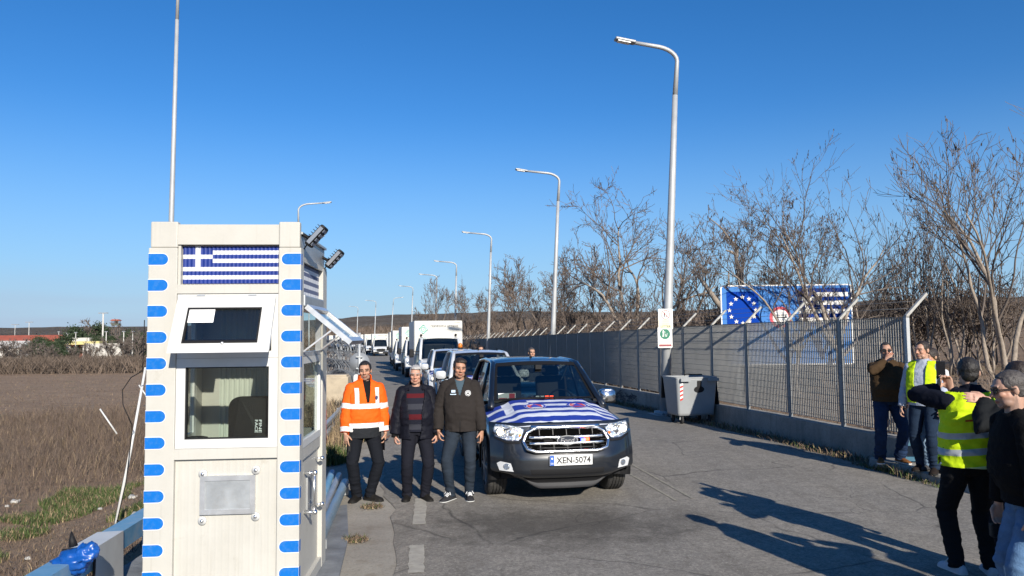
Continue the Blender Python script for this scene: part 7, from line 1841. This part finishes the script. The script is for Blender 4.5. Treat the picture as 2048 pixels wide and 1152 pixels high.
trousers(f, t, cloth('indigo jeans', (.022, .045, .105), .9, 90, .3, .3), .018, .022, wr=.010, seed=12); shoes(f, t, cloth('tan leather shoe', (.26, .11, .04), .55), M_SOLEW)
def shades(f, t, m=M_BLACK):
    mb = MB()
    for s in (-1, 1):
        mb.prism(rrect(.048, .034, .013), lambda a, b: f.headpt((s * .032 + a, -.098 + .15 * abs(s * .032 + a) ** 1.0 * .5, .004 + b)), 0, lambda a, b: f.headpt((s * .032 + a, -.091 + .15 * abs(s * .032 + a) * .5, .004 + b)))
        mb.tube([f.headpt((s * .055, -.092, .012)), f.headpt((s * .078, -.05, .012)), f.headpt((s * .082, .02, .008))], .0035, 6)
    mb.tube([f.headpt((-.012, -.098, .010)), f.headpt((0, -.101, .012)), f.headpt((.012, -.098, .010))], .003, 6)
    tt = Matrix.Translation(t.location) @ Matrix.Rotation(t.rotation_euler[2], 4, 'Z')
    o = mb.build('sunglasses', m); o.matrix_world = tt; return o
tag(shades(f, t), 'black sunglasses worn by the brown sweater man', 'sunglasses')
mb = MB(); wq = f.wr[-1] + f.hd[-1] * .15; mb.cyl(wq + V((0, -.02, .0)), wq + V((-.03, -.09, -.01)), .004, 8); o = mb.build('cigarette', M_PAPER); o.matrix_world = Matrix.Translation(t.location) @ Matrix.Rotation(t.rotation_euler[2], 4, 'Z'); tag(o, 'white cigarette in the raised hand of the brown sweater man', 'cigarette')

# ---- 5: man in profile with open yellow vest over a shirt
f = Figure(1.76, .03, 1.04, feet={-1: (-.10, .05, -8), 1: (.12, -.10, 10)}, hands={-1: dict(pos=(-.28, -.06, .85), palm=(1, .3, 0), curl=1.0), 1: dict(pos=(.28, -.12, .86), dir=(-.1, -.5, -1), palm=(-1, .3, 0), curl=1.2)}, elbows={-1: (-.5, .8, 0), 1: (.5, .9, 0)}, head=(R(-20), R(4), 0))
t = person('man in an open yellow high visibility vest over a pale shirt, seen in profile', f, place(1856, 943, KB), R(-48), (.45, .26, .18), M_HBRN, (.025, .016, .012), .15, 1.08, hairkw=dict(front=.085, side=-.002, vol=.005, recede=.02))
k = f.k; M_VEST = cloth('yellow high visibility cloth', (.60, .80, .015), .7, 25, .3, .06); M_SHIRT = cloth('pale blue shirt', (.40, .44, .52), .8, 40, .4)
top(f, t, 'shirt', [M_SHIRT], .016, .89, .95, .008, 41, collar=(.045, .002))
top(f, t, 'vest', [M_VEST, M_REFL], .032, .93, .9, .008, 42, sleeves=False, keep=lambda c: not (c.y < .03 and abs(c.x) < (.055 + .02 * smooth(1.0, 1.3, c.z / k)) * k) and c.z / k < 1.49 and abs(c.x) < .19 * k, solid=.006, hemg=.01)
trousers(f, t, cloth('dark blue jeans', (.022, .04, .075), .9, 90, .3, .25), .012, .010, wr=.008, seed=15); shoes(f, t, cloth('dark suede shoe', (.03, .022, .018)), M_SOLE)
# ---- 6: legs of a person standing behind him
f = Figure(1.66, .0, .92, feet={-1: (-.10, 0, -8), 1: (.10, 0, 20)}, hands={-1: dict(pos=(-.26, -.05, .82), curl=.8), 1: dict(pos=(.26, -.05, .82), curl=.8)}, head=(R(-20), R(5), 0))
t = person('person in light faded jeans and a white top behind the open vest man', f, place(1895, 950, KB) + V((.02, .3, 0)), R(-55), hair=M_HBRN, hairkw=dict(front=.06), voxel=.007)
top(f, t, 'shirt', [cloth('white top', (.66, .66, .66))], .018, .88, .9, .008, 51); trousers(f, t, cloth('light faded jeans', (.20, .29, .40), .9, 90, .3, .3), .014, .012, wr=.009, seed=17); shoes(f, t, cloth('grey shoe', (.07, .07, .075)), M_SOLE)

# ---- 7: man in the yellow vest filming, from behind
f = Figure(1.80, .028, 1.10, feet={-1: (-.115, .03, -14), 1: (.125, -.02, 12)}, hips=(0, 0), lean=(-.03, .0), hands={-1: dict(pos=(-.06, -.37, 1.47), dir=(.25, -.1, 1), palm=(.8, .5, .1), curl=.9), 1: dict(pos=(.055, -.36, 1.47), dir=(-.3, -.1, .9), palm=(-.8, .5, .1), curl=.9)}, elbows={-1: (-.4, -.1, -1), 1: (1.2, .1, -.1)}, head=(R(-16), R(3), 0))
tv = place(1950, 1150); 
t = person('man in a yellow high visibility vest and black trousers filming with a raised phone', f, tv, R(176), (.45, .27, .19), M_HBLK, (.015, .011, .009), 0, 1.0, hairkw=dict(front=.07, side=-.012, back=-.075, vol=.007))
k = f.k; F7, T7 = f, t
top(f, t, 'sweater', [cloth('dark navy sweater', (.011, .013, .024))], .022, .93, .95, .009, 61, collar=(.055, .012))
def slant(z): return V((0, 0, z * k)), V((.10, 0, 1)).normalized()
def mfv(c):
    z = (c.z + .10 * c.x) / k
    return 1 if (1.115 < z < 1.165 or .985 < z < 1.035) else (2 if (1.255 < z < 1.272 and abs(c.x) < .10 and c.y > 0) else (3 if z < .895 else 0))
top(f, t, 'vest', [M_VEST, mat('grey reflective tape', (.36, .38, .40), .45, var=.1, vscale=14), cloth('orange print', (.45, .10, .02)), cloth('pale hem', (.72, .78, .35))], .034, .88, .9, .018, 62, sleeves=False, planes=[slant(z) for z in (1.115, 1.165, .985, 1.035, 1.255, 1.272, .895)], keep=lambda c: c.z / k < 1.475 and ((c - f.sh[-1]).length > .105 * k or abs(c.x - f.sh[-1].x) > .05) and abs(c.x) < .232 * k, matfn=mfv, solid=.006, hemg=.018, sc_=(7, 7, 11))
trousers(f, t, cloth('black trousers', (.016, .016, .018), .85, 80, .3), .014, .010, wr=.009, seed=19); shoes(f, t, cloth('pale grey sneaker', (.55, .56, .60)), M_SOLEW, M_LACE)
tt = Matrix.Translation(t.location) @ Matrix.Rotation(t.rotation_euler[2], 4, 'Z')
pp_ = (f.wr[-1] + f.wr[1]) / 2 + V((.005, -.035, .165)); ph = thing('phone', 'black phone held up by the man in the yellow vest', 'phone', tt @ pp_, R(176 - 4))
mb = MB(); mb.box((0, 0, 0), (.078, .010, .165), 0, None, .004); mb.build('case', M_PHONE, ph); mb = MB(); mb.box((-.02, -.007, .055), (.03, .006, .035), 0, None, .002); mb.build('camera_lens', M_BLACK, ph)

# ---- 8: man in the black sweater in front at the edge
f = Figure(1.76, .045, 1.08, feet={-1: (-.12, 0, -10), 1: (.13, -.08, 10)}, hands={-1: dict(pos=(-.25, -.12, .83), palm=(1, .2, 0), curl=1.0), 1: dict(pos=(.27, -.10, .80), dir=(-.05, -.2, -1), palm=(-1, .2, 0), curl=1.1)}, elbows={-1: (-.5, .8, 0), 1: (.5, .9, 0)}, lean=(0, -.10), head=(R(-6), R(10), 0))
t8 = V((3.40, 4.98, 0))
t = person('man in a black sweater, blue jeans and sunglasses looking aside', f, t8, R(-102), (.42, .25, .18), M_HSALT, (.05, .04, .035), .4, 1.1, hairkw=dict(front=.090, side=.006, vol=.005))
top(f, t, 'sweater', [cloth('black sweater', (.010, .010, .011), .95, 90, .4)], .022, .90, .93, .008, 71, collar=(.015, .004))
trousers(f, t, cloth('mid blue jeans', (.11, .20, .34), .9, 90, .35, .35), .014, .010, wr=.010, seed=23); shoes(f, t, M_BOOT, M_SOLEW); tag(shades(f, t), 'dark sunglasses worn by the black sweater man', 'sunglasses')
def cam_(o):
    mb = MB(); mb.box((0, 0, -.03), (.06, .12, .09), 0, None, .01); mb.build('body', M_BLACK, o); mb = MB(); mb.cyl((-.03, 0, -.03), (-.09, 0, -.03), .032, 16); mb.build('lens', M_BLACK, o)
held(f, t, -1, 'camera', 'black camera held low by the black sweater man', 'camera', cam_, (0, -.0, -.05))
# ---- 9: man behind him with an arm round the vest wearer
t9 = V((4.02, 6.0, 0)); r9 = R(215)
hw = Matrix.Rotation(-r9, 4, 'Z') @ (P(1972, 799, 5.98) - t9) * (1.75 / 1.78); hv = Matrix.Rotation(-r9, 3, 'Z') @ V((-1, .08, .16))
f = Figure(1.78, .03, 1.06, hands={1: dict(pos=tuple(hw), dir=tuple(hv), palm=tuple(Matrix.Rotation(-r9, 3, 'Z') @ V((0, .9, -.35))), curl=.25), -1: dict(pos=(-.28, -.05, .85), curl=.9)}, elbows={1: (.5, .3, -.7), -1: (-.5, .8, 0)}, head=(R(-30), R(6), 0))
t = person('man in a dark jacket resting his hand on the shoulder of the vest wearer', f, t9, r9, (.45, .26, .19), M_HBRN, (.05, .04, .035), .2, 1.05, hairkw=dict(front=.090, side=.008, vol=.005, recede=.02))
top(f, t, 'jacket', [cloth('dark charcoal jacket', (.018, .020, .022))], .026, .86, .93, .008, 81, collar=(.05, .01)); trousers(f, t, M_TROUS, .014, .01, seed=27); shoes(f, t, M_BOOT, M_SOLEW)
# ---- 10, 11: two people behind the dark pickup
for px, py, Yp, H_, lab, hm, sh_ in ((1063, 696, 17.5, 1.74, 'man in a grey jacket whose head shows over the dark pickup roof', M_HSALT, (.10, .11, .12)), (961, 692, 21.5, 1.78, 'person in a dark coat whose head shows over the white pickup roof', M_HBRN, (.04, .04, .05))):
    f = Figure(H_, .02, 1.0, head=(R(5), R(3), 0)); q = P(px, py, Yp); zf = q.z - H_ * .995
    q.z = zf
    t = person(lab, f, q, R(10), hair=hm, hairkw=dict(front=.084, vol=.006), voxel=.007)
    top(f, t, 'jacket', [cloth('passer jacket', sh_)], .024, .86, .93, .008, 91, voxel=.012); trousers(f, t, M_TROUS, .012, .01, seed=29); shoes(f, t, M_BOOT, M_SOLE)
PEOPLE = {o['label']: o for o in col.objects if o.name.startswith('person') and o.get('category') == 'person'}
for src, loc, rz, lab in (('man in a brown sweater', (3.95, 4.25, 0), R(170), 'man standing just out of view whose long shadow falls across the road'), ('man in an open yellow', (4.65, 4.0, 0), R(190), 'man out of view beside the others, his shadow lying on the road')):
    o = next(v for k_, v in PEOPLE.items() if k_.startswith(src)); copy_tree(o, loc, rz, lab)
bpy.data.scenes.remove(SC2)
